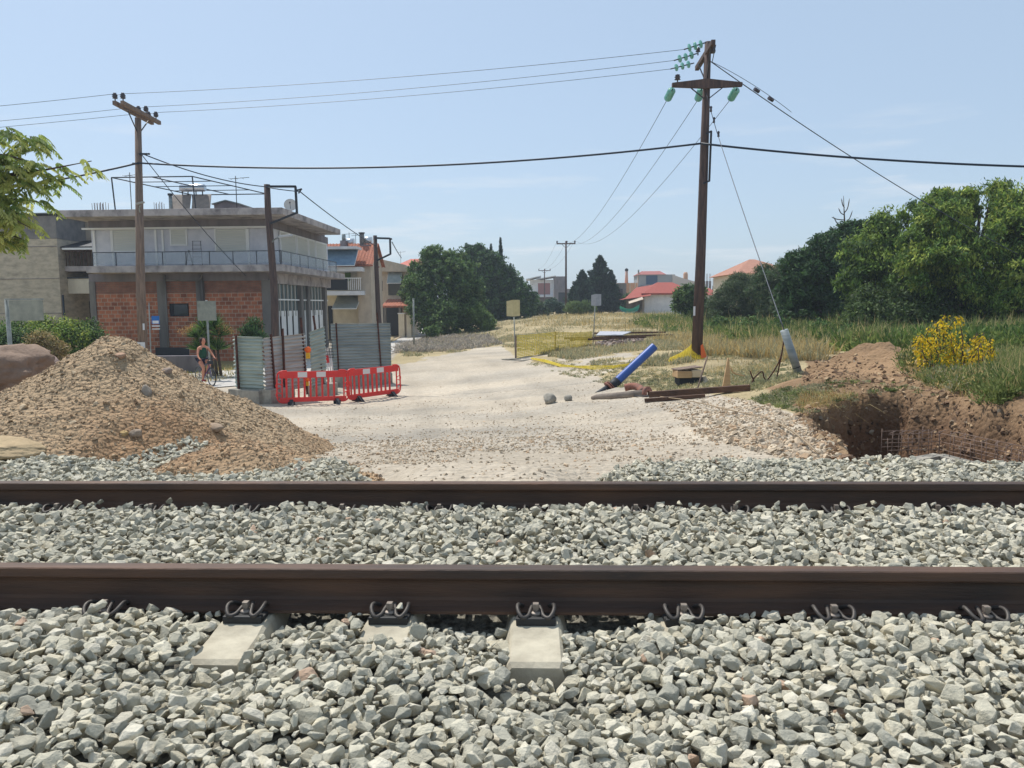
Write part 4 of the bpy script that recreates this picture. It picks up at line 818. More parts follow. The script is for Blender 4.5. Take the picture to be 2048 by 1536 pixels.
b.add(vs, [(3*i+k, 3*i+3+k, 3*i+4+k, 3*i+1+k) for i in range(n) for k in (0, 1)]); b.build('net', mat('turquoise net', S(70, 170, 160), rough=.8), t2)
fr, t, x1, zt_ = house('low_house', 'low white house with a small red roof right of the brown wooden pole', 1412, 1436, 590, 120, 8, m_white, m_redroof, 576, hip=.3)
# concrete frame of an unfinished house
t = thing('unfinished_house', 'row of grey concrete columns with rebar tops of an unfinished house', 'unfinished building', P(1408, 600, 135)); t.location.z = 1.4; b = MB(); c = MB()
for p in (1408, 1414, 1420, 1438, 1427):
    q = P(p, 562 if p != 1427 else 572, 135+(p % 3)*2)-t.location; b.box(q.x-.18, q.x+.18, q.y-.18, q.y+.18, 0, q.z)
    for dx in (-.1, .1): c.cyl((q.x+dx, q.y, q.z), (q.x+dx, q.y, q.z+1.3), .03, n=4)
b.build('column', m_cdark, t); c.build('rebar', m_rust, t)
fr, t, x1, zt_ = house('hidden_villa', 'house with a salmon tiled roof rising behind the feathery trees', 1478, 1590, 547, 80, 12, m_cream, mat('salmon tiles', S(172, 126, 106), S(150, 106, 88), scale=4, rough=.85), 519, hip=.45)
# ------------------------------------------------------------------ street surface
def flat_poly(name, pts, z, m, kind=None):
    vs = [tuple(PG(px, py, 0)) for px, py in pts]; b = MB(); b.add([(v[0], v[1], float(sampz(v[0], v[1]))+z) for v in vs], [tuple(range(len(vs)))]); o = b.build(name, m); return tag(o, kind=kind)
def strip(name, L_, R_, z, m, sub=10):
    vs = []; n = 0
    for (a0, a1), (b0, b1) in zip(zip(L_[:-1], R_[:-1]), zip(L_[1:], R_[1:])):
        for k in range(sub):
            q = k/sub
            for j in range(5):
                u = j/4; p = a0.lerp(b0, q).lerp(a1.lerp(b1, q), u); vs.append((p.x, p.y, float(sampz(p.x, p.y))+z))
            n += 1
    b = MB(); b.add(vs, [(i*5+j, i*5+j+1, i*5+5+j+1, i*5+5+j) for i in range(n-1) for j in range(4)], True); return tag(b.build(name, m), kind='structure')
sp = lambda px, d: Vector((P(px, 690, d).x, d, 0))
strip('street', [sp(300, 31), sp(560, 36), sp(715, 47), sp(778, 58), sp(826, 88), sp(862, 150)], [sp(300, 25), sp(600, 29), sp(790, 45), sp(825, 58), sp(868, 88), sp(886, 150)], .03, mat('pale street', S(188, 184, 178), S(168, 164, 158), scale=1.2, rough=.9, bump=.2, bscale=20, detail=9))
strip('kerb', [sp(762, 56), sp(790, 66), sp(824, 87)], [sp(766, 56), sp(794, 66), sp(827, 87)], .14, mat('kerb', S(168, 150, 128), rough=.9), 6)
# ------------------------------------------------------------------ corrugated fence by the crossing
def corrugated(name, a, b_, z0, z1, m, par, pitch=.105, amp=.022, tear=0, z0b=None, z1b=None):
    a = Vector(a); b_ = Vector(b_); n = int((z1-z0)/pitch*6); K = 10; d = b_-a; nrm = Vector((d.y, -d.x, 0)).normalized(); vs = []
    z0b = z0 if z0b is None else z0b; z1b = z1 if z1b is None else z1b; r_ = random.Random(5)
    for i in range(n+1):
        q = i/n; off = amp*math.sin(2*math.pi*q*(z1-z0)/pitch)
        for k in range(K+1):
            u = k/K; zz = (z0+(z1-z0)*q)*(1-u)+(z0b+(z1b-z0b)*q)*u; e = .0 if 0 < k < K else tear*math.sin(i*.9)*(1 if k else -1)
            w = a+d*(u+e/d.length)+nrm*(off+.012*math.sin(u*7+q*3)); vs.append((w.x, w.y, zz))
    s = MB(); s.add(vs, [(i*(K+1)+k, i*(K+1)+k+1, (i+1)*(K+1)+k+1, (i+1)*(K+1)+k) for i in range(n) for k in range(K)], True)
    o = s.build(name, m, par); so = o.modifiers.new('s', 'SOLIDIFY'); so.thickness = .004; return o
def gz(px, d): return gpt(px, d).z
def rel(p, t): return Vector(p)-t.location
def fence_panel(label, p0, d0, p1, d1, z0, z1, m, posts, z1b=None, z0b=None, block=None, tear=.012, name='corrugated_fence'):
    A_ = gpt(p0, d0); B_ = gpt(p1, d1); t = thing(name, label, 'fence', A_, 0, 'corrugated sheet fence panels'); a = Vector((0, 0, 0)); b_ = Vector((B_.x-A_.x, B_.y-A_.y, 0))
    corrugated('sheet', a, b_, z0-A_.z, z1-A_.z, m, t, tear=tear, z1b=None if z1b is None else z1b-A_.z, z0b=None if z0b is None else z0b-A_.z)
    d = b_.normalized(); nrm = Vector((d.y, -d.x, 0))
    for u, top, lean in posts:
        q = b_*u+nrm*.06; MB().bar((q.x, q.y, .1), (q.x+lean, q.y, top-A_.z), .05, .05, up=tuple(d)).build('post', m_rust, t)
    if block:
        u0, u1, w, h = block; q0 = b_*u0; q1 = b_*u1; MB().bar((q0.x, q0.y, h/2-.03), (q1.x, q1.y, h/2-.03), w, h+.06).build('concrete_base', m_block, t, .02)
    return t
fence_panel('greenish corrugated panel with torn left edge on a concrete footing beside the rubble heap', 468, 22.4, 526, 21.8, .37, 1.98, m_corr, [(.17, 2.02, -.02)], block=(-.06, 1.0, .45, .42), tear=.03)
fence_panel('rust streaked corrugated panel behind the left red barrier', 527, 21.7, 611, 23.2, .36, 1.95, m_corr2, [(.2, 2.05, -.07), (.42, 2.2, 0), (.97, 2.5, -.12)], z1b=2.02, block=(-.02, .55, .5, .42), tear=.02)
fence_panel('narrow leaning grey panel between the rusty panel and the large grey one', 620, 23.6, 651, 24.4, .25, 2.05, m_corr, [(.75, 2.55, -.28)], z1b=2.2, block=(.1, 1.4, .4, .35))
fence_panel('large dark grey corrugated panel farthest along the fence', 663, 27.0, 782, 27.6, .42, 2.22, m_corr3, [(.11, 2.25, -.05), (.83, 2.6, -.12)], block=(.0, 1.0, .5, .42), tear=.004)
t = thing('marker_pole', 'red and white poles and netting bundled against the large grey fence panel', 'poles', gpt(657, 25.5)); b = MB()
for dx in (-.05, .03, .1): b.cyl((dx+.08, 0, 0), (dx-.06, .05, 1.45), .025, n=8)
b.build('pole', mat('striped poles', S(214, 206, 200), rough=.6), t); MB().cyl((-.02, -.04, .95), (-.06, -.03, 1.2), .05, n=8).build('red_band', mat('red band', S(196, 50, 50), rough=.5), t)
b = MB()
for i in range(7): b.cyl((-.14+i*.05, .02, 1.1), (-.2+i*.05, .03, 1.75), .008, n=4); b.cyl((-.2, .02, 1.12+i*.1), (.14, .02, 1.12+i*.1), .008, n=4)
b.build('netting', m_iron, t)
# ------------------------------------------------------------------ red plastic barriers
m_red = mat('red barrier plastic', S(226, 58, 54), S(204, 50, 48), scale=3, rough=.42, spec=.4); m_refl = mat('reflective band', S(214, 208, 206), rough=.35); m_rub = mat('black rubber', S(52, 54, 58), rough=.8)
def barrier(label):
    t = thing('crowd_barrier', label, 'barrier', (0, 0, 0), 0, 'red plastic barriers'); Lh = 1.0
    b = MB()
    b.box(-.93, .93, -.02, .02, .78, .97); b.box(-.93, .93, -.022, .022, .10, .23)
    for i in range(9): x = -.74+i*.165; b.box(x-.028, x+.028, -.016, .016, .229, .781)
    loop = lambda s_: arc([(s_*.72, 0, .985), (s_*.9, 0, .97), (s_*.985, 0, .87), (s_*1.0, 0, .6), (s_*1.0, 0, .3), (s_*.98, 0, .17), (s_*.88, 0, .09), (s_*.7, 0, .085)], 4)
    for s_ in (-1, 1):
        b.tube(loop(s_), .024, 8); b.tube([(s_*.86, 0, .8), (s_*.86, 0, .2)], .022, 8)
        for z in (.32, .58): b.tube(arc([(s_*.86, 0, z), (s_*.95, 0, z+.05), (s_*1.03, 0, z+.02), (s_*1.0, 0, z-.08), (s_*.9, 0, z-.06)], 3), .014, 6)
    b.build('barrier_panel', m_red, t, .004)
    for x in (-.3, .22): MB().box(x-.13, x+.13, -.026, .026, .80, .95).build('reflector', m_refl, t)
    for x in (-.62, .66): MB().prism([(x-.05, -.28, 0), (x-.05, .28, 0), (x-.05, .05, .17), (x-.05, -.05, .17)], 0, (.1, 0, 0)).box(x-.1, x+.1, -.06, .06, .0, .11).build('foot', m_rub, t, .006)
    return t
def place(t, p0, d0, p1, d1, ln=2.0):
    A_ = gpt(p0, d0); B_ = gpt(p1, d1); m = (A_+B_)/2; d = (B_-A_); t.location = (m.x, m.y, min(A_.z, B_.z)); t.rotation_euler = (0, -math.asin(max(-.2, min(.2, (B_.z-A_.z)/d.length))), math.atan2(d.y, d.x)); t.scale = (1, 1, 1)
b1 = barrier('red plastic barrier standing in front of the rusty panel, left one of the pair'); b2 = copy_tree(b1); b2['label'] = 'red plastic barrier in front of the dark grey panel, right one of the pair'
place(b1, 551, 21.3, 694, 22.0); place(b2, 696, 22.2, 796, 23.6)
t = thing('warning_lamp', 'orange round warning lamp with yellow battery case fixed to the fence post', 'warning lamp', P(616, 712, 23.0))
MB().lathe([(0, -.035), (.085, -.03), (.1, 0), (.085, .03), (0, .035)], (0, 0, .19), 20, (0.1, -1, 0)).build('lens', mat('orange lens', S(244, 110, 28), rough=.3, spec=.5), t); MB().box(-.06, .06, -.04, .04, -.08, .10).build('battery_case', mat('yellow plastic', S(226, 178, 40), rough=.5), t, .01)
t2 = copy_tree(t); t2.location = P(615, 768, 22.9); t2['label'] = 'spare yellow lamp lying low behind the left red barrier'; t2.scale = (.7, .7, .7)
# ------------------------------------------------------------------ poles
m_wood = mat('weathered pole wood', S(140, 120, 106), S(100, 86, 78), scale=5, rough=.9, bump=.5, bscale=14, stretch=(4, 4, .35), detail=9, third=S(160, 142, 128)); m_wood2 = mat('creosoted pole wood', S(100, 82, 76), S(68, 60, 60), scale=5, rough=.9, bump=.5, bscale=14, stretch=(4, 4, .35), detail=9)
m_ins = mat('brown porcelain', S(48, 40, 48), rough=.25, spec=.6); m_glass = mat('green insulator glass', S(150, 214, 200), S(120, 190, 176), scale=12, rough=.08, spec=.9, coat=.6, trans=.4); m_wire = mat('wire', S(70, 74, 82), rough=.5, metal=.4); m_cable = mat('black cable', S(34, 46, 62), rough=.5)
def pole(label, pts, rs, m, name='utility_pole', group='wooden utility poles'):
    t = thing(name, label, 'utility pole', pts[0], 0, group); MB().tube([Vector(p)-t.location for p in pts], rs, 16).build('pole', m, t); return t
def pin_ins(t, p, h=.27):
    p = Vector(p)-t.location; b = MB(); b.lathe([(.02, 0), (.02, .08), (.09, .09), (.06, .12), (.1, .14), (.065, .17), (.095, .19), (.06, .23), (.05, h), (.0, h)], p, 12); return b.build('insulator', m_ins, t)
g0 = gpt(284, 28); PL = pole('weathered wooden power pole with a double crossarm in front of the brick building', [(g0.x, g0.y, g0.z-.2), P(281, 560, 28), P(276, 236, 28)], [.175, .155, .105], m_wood)
ztop = P(275, 226, 28).z
pa = [P(236, 209, 26.6), P(312, 250, 29.5)]
for k, dx in enumerate((-.13, .14)):
    a_ = Vector((pa[0].x+dx, pa[0].y, ztop))-PL.location; b_ = Vector((pa[1].x+dx, pa[1].y, ztop))-PL.location; MB().bar(a_, b_, .12, .14).build('crossarm', m_wood, PL, .01)
insL = []
for u in (.03, .62, .9):
    for dx in (-.13, .14):
        q = pa[0].lerp(pa[1], u); p = Vector((q.x+dx, q.y, ztop+.07)); pin_ins(PL, p); insL.append(p+Vector((0, 0, .24)))
b = MB(); q = PL.location
for s_ in (-1, 1): b.bar(Vector((pa[0].x, 28+s_*.75, ztop-.1))-q, Vector((P(277, 270, 28).x, 28, ztop-.75))-q, .03, .03)
b.build('brace', m_iron, PL)
p = P(280, 425, 27.8)-q; b = MB(); b.tube(arc([p, p+Vector((.03, -.1, .12)), p+Vector((.12, -.2, .24))]), .02, 6); b.build('lamp_arm', m_galv, PL); MB().bar(p+Vector((.0, -.2, .27)), p+Vector((.28, -.26, .33)), .11, .06).build('lamp_head', mat('lamp housing', S(150, 150, 146), rough=.5), PL, .01)
MB().bar(P(275, 691, 27.78)-q, P(290, 691, 27.78)-q, .02, .24).build('number_plate', m_white, PL); MB().bar(P(287, 625+22, 27.8)-q, P(287.5, 660, 27.8)-q, .05, .05).build('cable_guard', m_white, PL)
for py in (327, 308): b = MB(); p = P(278, py, 27.8)-q; b.bar(p, p+Vector((-.15 if py > 310 else .3, 0, 0)), .05, .06); b.lathe([(.03, 0), (.05, .03), (.03, .06)], p+Vector((-.2 if py > 310 else .35, 0, -.03)), 8); b.build('cable_clamp', m_iron, PL)
g1 = gpt(1393, 25); PR = pole('tall dark wooden power pole with two crossarms and green glass insulators', [(g1.x, g1.y, g1.z-.25), P(1402, 500, 25), P(1409, 290, 25), P(1416, 84, 25)], [.185, .155, .135, .1], m_wood2)
q = PR.location; zt = P(1416, 100, 25).z
e0 = P(1427, 76, 24.0); e1 = P(1394, 122, 26.6)
zt = P(1427, 84, 24).z-.25
MB().bar(Vector((e0.x, e0.y, zt+.25))-q, Vector((e1.x, e1.y, zt+.25))-q, .13, .15).build('upper_crossarm', m_wood2, PR, .01)
zl = P(1410, 172, 25).z; xm = P(1411, 172, 25).x; lx0 = P(1342, 172, 25).x; lx1 = P(1481, 172, 25).x; yL = 24.84
MB().prism([(lx0, yL-.06, zl-.07), (xm, yL-.06, zl-.12), (lx1, yL-.06, zl-.07), (lx1, yL-.06, zl+.05), (xm, yL-.06, zl+.17), (lx0, yL-.06, zl+.05)], 0, (0, .12, 0)).build('lower_crossarm', m_wood2, PR).data.transform(Matrix.Translation(-q))
b = MB(q)
for s_ in (-1, 1): b.bar((xm+s_*.5, yL, zl-.1), (xm+s_*.08, yL+.02, zl-.42), .03, .03)
for s_ in (-1, 1): b.bar((e0.x-.02, 25+s_*.8, zt+.15), (P(1413, 130, 25).x, 25+s_*.08, zt-.6), .03, .03)
b.bar((e0.x+.1, 24.1, zt+.2), (e0.x+.08, 24.4, zt-.2), .02, .02); b.build('brace', m_iron, PR); b = MB(q)
b.bar(P(1412, 268, 24.8), P(1423, 262, 24.8), .05, .05); b.bar(P(1422.5, 262, 24.8), P(1418.5, 363, 24.8), .055, .055); b.bar(P(1418.5, 362, 24.8), P(1406, 367, 24.8), .05, .05)
b.build('bracket', m_iron, PR)
MB(q).lathe([(0, 0), (.08, 0), (.1, .06), (.08, .12), (.1, .18), (.08, .24), (.02, .25)], P(1425, 106, 24.6), 12).build('insulator', m_ins, PR)
MB(q).lathe([(.02, -.15), (.02, 0), (.1, .01), (.06, .06), (.1, .08), (.06, .13), (.08, .15), (.0, .18)], P(1355, 160, 24.84), 12).build('insulator', m_ins, PR)
MB(q).lathe([(.02, -.1), (.02, 0), (.08, .01), (.05, .06), (.08, .08), (.05, .13), (.0, .16)], P(1396, 104, 25.2), 12).build('insulator', m_ins, PR)
def glass_string(a, b_, n=3, r=.12):
    a = Vector(a); b_ = Vector(b_); d = b_-a; s = MB(q); s.tube([a, b_], .02, 6); L_ = d.length
    s.build('insulator_rod', m_iron, PR); s = MB(q)
    for i in range(n):
        c = a+d*((i+.9)/(n+.9)); s.lathe([(.03, -.05), (.05, -.03), (r, .0), (r*.97, .018), (r*.6, .012), (.04, .03), (.03, .05)], c, 16, d)
    s.build('glass_insulator', m_glass, PR)
glass_string(P(1412, 85, 24.3), P(1368, 99, 24.2), 3); glass_string(P(1394, 107, 25.4), P(1348, 121, 25.2), 3); glass_string(P(1388, 126, 26.4), P(1341, 138, 26.2), 3)
HG = [(P(1345, 178, 24.85), P(1334, 200, 25.6)), (P(1403, 178, 25.2), P(1395, 201, 25.8)), (P(1474, 177, 24.85), P(1460, 200, 25.6))]
for a_, b_ in HG: glass_string(a_, b_, 4, .13)
MB(q).bar(P(1387, 622, 24.82), P(1390.5, 622, 24.82), .02, .3).build('number_plate', m_white, PR)
def sag(a, b_, s, n=24):
    a = Vector(a); b_ = Vector(b_); return [a.lerp(b_, i/n)-Vector((0, 0, 4*s*(i/n)*(1-i/n))) for i in range(n+1)]
def wire(name, label, pts, r, m, cat='wire', group=None, n=5):
    b = MB(pts[0]); b.tube(pts, r, n); o = b.build(name, m); return tag(o, label, cat, group)
GW = 'overhead power wires'
wr = .008
for i, (ll, ends, rp) in enumerate((('upper', (P(-420, 246, 24.5)), P(1368, 99, 24.2)), ('middle', P(-420, 276, 26.5), P(1348, 121, 25.2)), ('lower', P(-420, 288, 28.5), P(1341, 138, 26.2)))):
    wire('power_line', f'{ll} of the three thin wires from the double crossarm off past the treetop', sag(insL[2*i], ends, .06), wr, m_wire, 'power line', GW)
    wire('power_line', f'{ll} of the three long thin wires between the two wooden power poles', sag(insL[2*i+1], rp, .16), wr, m_wire, 'power line', GW)
    wire('jumper_wire', f'short jumper joining the two insulators of the {["near", "middle", "far"][i]} crossarm pair', sag(insL[2*i], insL[2*i+1], .03, 6), wr, m_wire, 'wire')
ca = P(277, 326, 27.8); cb = P(1402, 287, 24.75)
wire('power_cable', 'thick black twisted cable spanning the sky between the two wooden poles', sag(ca, cb, .42, 40), .032, m_cable, 'cable', n=6)
wire('power_cable', 'thick black cable from the crossarm pole down behind the overhanging tree', sag(ca, P(-420, 408, 22), .3), .035, m_cable, 'cable', n=6)
wire('power_cable', 'thick black cable running from the tall pole over the right hand trees', sag(cb, P(2700, 330, 21), .35, 30), .034, m_cable, 'cable', n=6)
# far poles
def far_pole(label, px, pyt, pyb, d, px0, px1, r):
    a = P(px, pyb, d); t = thing('utility_pole', label, 'utility pole', a, 0, 'wooden utility poles'); tp = P(px, pyt, d)-a; MB().tube([(0, 0, -.3), tp], [r, r*.65], 10).build('pole', m_wood2, t)
    l = P(px0, pyt+4, d)-a; rr2 = P(px1, pyt+4, d)-a; zc = tp.z-.35; MB().bar((l.x, 0, zc), (rr2.x, 0, zc), .12, .16).build('crossarm', m_wood2, t); out = []
    for x in (l.x+.08, .12, rr2.x-.08): MB().lathe([(.03, 0), (.09, .1), (.1, .25), (.05, .34), (0, .36)], (x, 0, zc+.05), 8).build('insulator', m_ins, t); out.append(a+Vector((x, 0, zc+.4)))
    MB().bar((l.x*.5, 0, zc), (0, 0, zc-.6), .05, .05).bar((rr2.x*.5, 0, zc), (0, 0, zc-.6), .05, .05).build('brace', m_iron, t); return out
f1 = far_pole('slim T topped pole standing in the middle of the field', 1132, 482, 634, 103, 1113, 1151, .17); f2 = far_pole('smaller T topped pole in front of the white gable house', 1089, 538, 612, 170, 1077, 1101, .17)
for i in range(3):
    wire('power_line', f'thin wire sagging from the tall pole to the field pole, {["left", "middle", "right"][i]} one', sag(HG[i][1], f1[i], 2.0, 40), .010, m_wire, 'power line', GW); wire('power_line', f'faint wire between the two T topped field poles, {["left", "middle", "right"][i]} one', sag(f1[i], f2[i], .8), .012, m_wire, 'power line', GW)
# guys of the tall pole
ga = P(1420, 122, 25); gb = P(1850, 392, 29); gend = gb+(gb-ga)*.55; gend.z = max(gend.z, 1.5)
wire('guy_wire', 'twisted stay wire slanting from the tall pole top down into the right trees', sag(ga, gend, .25, 30), .016, m_wire, 'stay wire'); wire('guy_wire', 'thin second stay wire with dark insulators close to the tall pole', sag(ga, ga.lerp(gb, .34), -.10, 12), .009, m_wire, 'stay wire')
for i, u in enumerate((.19, .25)): c = ga.lerp(gb, u); tag(MB(c).cyl(c-(gb-ga).normalized()*.1, c+(gb-ga).normalized()*.1, .06, n=8).build('stay_insulator', m_ins), ['dark insulator on the stay wire nearer the tall pole', 'dark insulator on the stay wire farther from the tall pole'][i], 'insulator', 'stay wire insulators')
gp0 = P(1603, 764, 15.4); gp1 = P(1568, 660, 15.4)
wire('guy_wire', 'stay wire running steeply from the tall pole down to the slanting grey pipe', sag(P(1412, 185, 24.9), P(1434, 265, 24.2), .02, 6)[:-1]+sag(P(1434, 265, 24.2), gp1, .05), .011, m_wire, 'stay wire')
for i, (px_c, py_c) in enumerate(((1422, 218), (1428, 240), (1437, 268))): c = P(px_c, py_c, 24.5); tag(MB(c).lathe([(0, -.1), (.04, -.08), (.03, 0), (.045, .06), (0, .1)], c, 8).build('stay_insulator', m_ins), ['topmost', 'middle', 'lowest'][i]+' small dark insulator on the steep stay wire', 'insulator', 'stay wire insulators')
t = thing('stay_pipe', 'slanting galvanised pipe sleeve planted in the spoil, holding the stay wire', 'pipe', gp0); MB().tube([Vector((0, 0, 0))-(gp1-gp0)*.12, gp1-gp0], .08, 20).build('pipe', m_galv, t)
MB().tube([(gp1-gp0)*.28, (gp1-gp0)*.295], .083, 20).build('band', m_iron, t)
# bracket poles in front of the buildings
t = pole('dark curved pole with a square steel bracket beside the brick building corner', [gpt(549, 34)-Vector((0, 0, .2)), P(549, 600, 34), P(547, 560, 34), P(541, 480, 34), P(536, 420, 34), P(534, 369, 34)], [.17, .16, .155, .15, .14, .13], m_wood2)
q = t.location; b = MB(q); b.bar(P(536, 373, 33.9), P(592, 373, 33.9), .09, .09); b.bar(P(591, 373, 33.9), P(594, 427, 33.9), .09, .09); b.bar(P(595, 425, 33.9), P(541, 447, 33.9), .08, .08); b.bar(P(592, 381, 33.9), P(604, 378, 33.9), .06, .06); b.bar(P(597, 387, 33.9), P(603, 378, 33.9), .05, .05); b.build('bracket', m_iron, t)
b = MB(q); b.tube(arc([P(545, 484, 33.8), P(550, 478, 33.6), P(560, 474, 33.3)]), .03, 8); b.build('lamp_arm', m_galv, t); MB(q).bar(P(559, 474, 33.3), P(583, 471, 33.1), .2, .1).build('lamp_head', mat('lamp alu', S(170, 172, 174), rough=.4), t, .02)
t = pole('darker bracket pole farther along the street by the tiled gable', [gpt(768, 48)-Vector((0, 0, .2)), P(762, 690, 48), P(757, 630, 48), P(753, 540, 48), P(750, 471, 48)], [.17, .17, .16, .14, .12], m_wood2)
q = t.location; b = MB(q); b.bar(P(749, 476, 47.9), P(780, 477, 47.9), .11, .11); b.bar(P(780, 476, 47.9), P(781, 509, 47.9), .11, .11); b.bar(P(781, 508, 47.9), P(754, 521, 47.9), .1, .1); b.bar(P(780, 478, 47.9), P(784, 478, 47.9), .1, .1); b.build('bracket', m_iron, t)
wire('service_cable', 'cable from the crossarm pole to the first bracket pole', sag(P(281, 306, 27.8), P(536, 374, 33.8), .2), .022, m_cable, 'cable'); wire('service_cable', 'short cable from the first bracket pole top to its clamp', sag(P(536, 375, 33.8), P(599, 383, 33.8), .02, 6), .02, m_cable, 'cable')
wire('service_cable', 'cable descending from the first bracket to the roof flue and second bracket pole', sag(P(601, 384, 33.8), P(751, 492, 47.9), .1), .024, m_cable, 'cable'); wire('service_cable', 'cable leaving the second bracket toward the faded red roof', sag(P(784, 484, 47.9), P(803, 516, 70), .05), .03, m_cable, 'cable')
wire('service_cable', 'thin cable slanting from the crossarm pole across the balcony glass', sag(P(284, 310, 27.9), P(492, 552, 38.4), .15), .016, m_cable, 'cable')
# grey post and signs
m_post = mat('grey painted post', S(158, 162, 156), S(134, 138, 134), scale=6, rough=.6, metal=.2); m_brd = mat('sign back', S(150, 152, 140), S(126, 130, 122), scale=4, rough=.7); m_brd2 = mat('beige sign board', S(196, 184, 140), S(180, 168, 128), scale=6, rough=.7); m_brd3 = mat('white sign board', S(176, 178, 184), S(156, 158, 166), scale=8, rough=.6)
g = gpt(828, 52); t = thing('post', 'slim bare grey post in front of the round tree', 'post', g); tp = P(827, 598, 52)-g; MB().cyl((0, 0, -.2), tp, .06).build('post', m_post, t); MB().cyl(tp, tp+Vector((0, 0, .05)), .07).build('cap', m_post, t)
def sign(label, pxb, d, pyt, pxt, rpost, board, mb, pyb=None, yaw=0, fold=False, cat='sign'):
    g = gpt(pxb, d); t = thing('road_sign', label, cat, g); tp = P(pxt, pyt, d)-g; MB().cyl((0, 0, -.2), tp, rpost, n=10).build('post', m_post, t)
    a = P(board[0], board[2], d-.08)-g; b_ = P(board[1], board[3], d-.08)-g; b = MB()
    if fold: xm_ = (a.x+b_.x)/2; b.prism([(a.x, a.y+.12, b_.z), (xm_, a.y, b_.z-.02), (xm_, a.y, a.z+.03), (a.x, a.y+.12, a.z-.03)], 0, (0, .02, 0)); b.prism([(xm_+.002, a.y, b_.z-.02), (b_.x, a.y+.12, b_.z), (b_.x, a.y+.12, a.z+.02), (xm_+.002, a.y, a.z+.03)], 0, (0, .02, 0))
    else: b.box(a.x, b_.x, a.y-.015, a.y+.015, b_.z, a.z)
    b.build('board', mb, t); return t, a, b_
sign('beige folded board on a thin stake at the corner of the yellow netting', 1031, 34, 634, 1028, .025, (1013, 1040, 601, 632), m_brd2, fold=True); sign('pale grey double board on a thin post beside the sheet pile', 1186, 45, 596, 1191, .03, (1183, 1203, 589, 611), m_brd3, fold=True)
t, a, b_ = sign('grey green sign back on a slim post in front of the brick wall', 418, 30, 600, 413, .04, (394, 433, 602, 641), m_brd); b = MB()
for z in (a.z-.04, b_.z+.02): b.box(a.x, b_.x, a.y+.016, a.y+.04, z-.02, z+.02)
b.build('frame', m_post, t)
t, a, b_ = sign('thick grey post with a wide grey sign at the left edge behind the boulders', 21, 20, 597, 13, .055, (18, 88, 601, 641), m_brd); MB().bar((a.x-.1, a.y, a.z+.03), (b_.x+.02, a.y, a.z+.03), .04, .04).build('top_rail', m_post, t)
g = gpt(299, 27); t = thing('notice_post', 'thin pole carrying a small blue and white notice beside the wooden pole', 'sign', g); tp = P(298, 606, 27)-g; MB().cyl((0, 0, -.2), tp, .02, n=8).build('post', m_post, t)
a = P(303, 632, 26.95)-g; b_ = P(319, 648, 26.95)-g; m_blue = mat('blue sign', S(40, 104, 176), rough=.5); c = MB().box(a.x, b_.x, a.y-.01, a.y+.01, b_.z, a.z).build('notice_board', m_blue, t); hh = a.z-b_.z
MB().box(a.x+.03, b_.x-.02, a.y-.014, a.y-.0105, b_.z+.02, b_.z+hh*.42).build('white_band', m_white, c); d_ = MB(); d_.box(a.x, b_.x, a.y-.01, a.y+.01, b_.z-.09, b_.z-.05).box(a.x, b_.x, a.y-.01, a.y+.01, b_.z-.19, b_.z-.16); d_.build('lower_strip', m_white, t); MB().bar((tp.x, 0, a.z-.1), (a.x, a.y, a.z-.1), .02, .02).build('arm', m_post, t)
# ------------------------------------------------------------------ yellow safety netting
m_net = mat('yellow plastic net', S(232, 210, 74), S(214, 190, 62), scale=3, rough=.7); 
def net(label, top, bot, nh, w=.014, nv_step=.22, name='safety_net'):
    b = MB(top[0]); K = len(top)
    for i in range(nh+1):
        q = i/nh; pts = [Vector(a).lerp(Vector(c), q) for a, c in zip(top, bot)]
        for a_, b__ in zip(pts[:-1], pts[1:]): b.bar(a_, b__, w, w*1.3)
    for k in range(K-1):
        ln = (Vector(top[k+1])-Vector(top[k])).length; m = max(1, int(ln/nv_step))
        for j in range(m): u = j/m; b.bar(Vector(top[k]).lerp(top[k+1], u), Vector(bot[k]).lerp(bot[k+1], u), w*.8, w*.8)
    o = b.build(name, m_net); return tag(o, label, 'netting')
N1 = [(1034, 34, 672), (1060, 35.5, 670), (1090, 37, 667), (1112, 38.5, 664), (1150, 41, 666), (1184, 44, 663)]
net('yellow plastic safety netting standing between two stakes in the dry field', [P(px, py, d) for px, d, py in N1], [gpt(px, d)+Vector((0, 0, .02)) for px, d, py in N1], 14, .021)
for px, d, py, lb in ((1031.5, 33.9, 671, 'brown timber stake at the near end of the yellow netting'), (1111, 38.6, 663, 'thin dark stake halfway along the yellow netting')):
    g = gpt(px, d); t = thing('stake', lb, 'stake', g); MB().bar((0, 0, -.1), P(px, py, d)-g, .07, .05).build('stake', m_wood, t)
r_ = random.Random(9)
N2 = [(1062, 32.5), (1090, 31.), (1120, 29), (1150, 27.8), (1190, 26.5), (1225, 25.8), (1262, 25.6), (1300, 25.6), (1335, 25.6), (1362, 25.5)]
tp_ = [gpt(p, d+.5)+Vector((0, r_.uniform(-.25, .25), r_.uniform(.02, .12))) for p, d in N2]; bt_ = [gpt(p, d-.3)+Vector((0, r_.uniform(-.15, .15), r_.uniform(.03, .08))) for p, d in N2]
net('fallen yellow netting lying crumpled along the edge of the dirt area', tp_, bt_, 6, .012, .4, 'fallen_net')
tp_ = [P(px, py, 25.1) for px, py in ((1340, 716), (1362, 706), (1380, 693), (1387, 684), (1400, 706))]; bt_ = [gpt(px, 24.7)+Vector((0, 0, .03)) for px in (1335, 1358, 1375, 1392, 1408)]
net('yellow netting gathered up round the foot of the tall pole', tp_, bt_, 12, .018, .1, 'gathered_net')
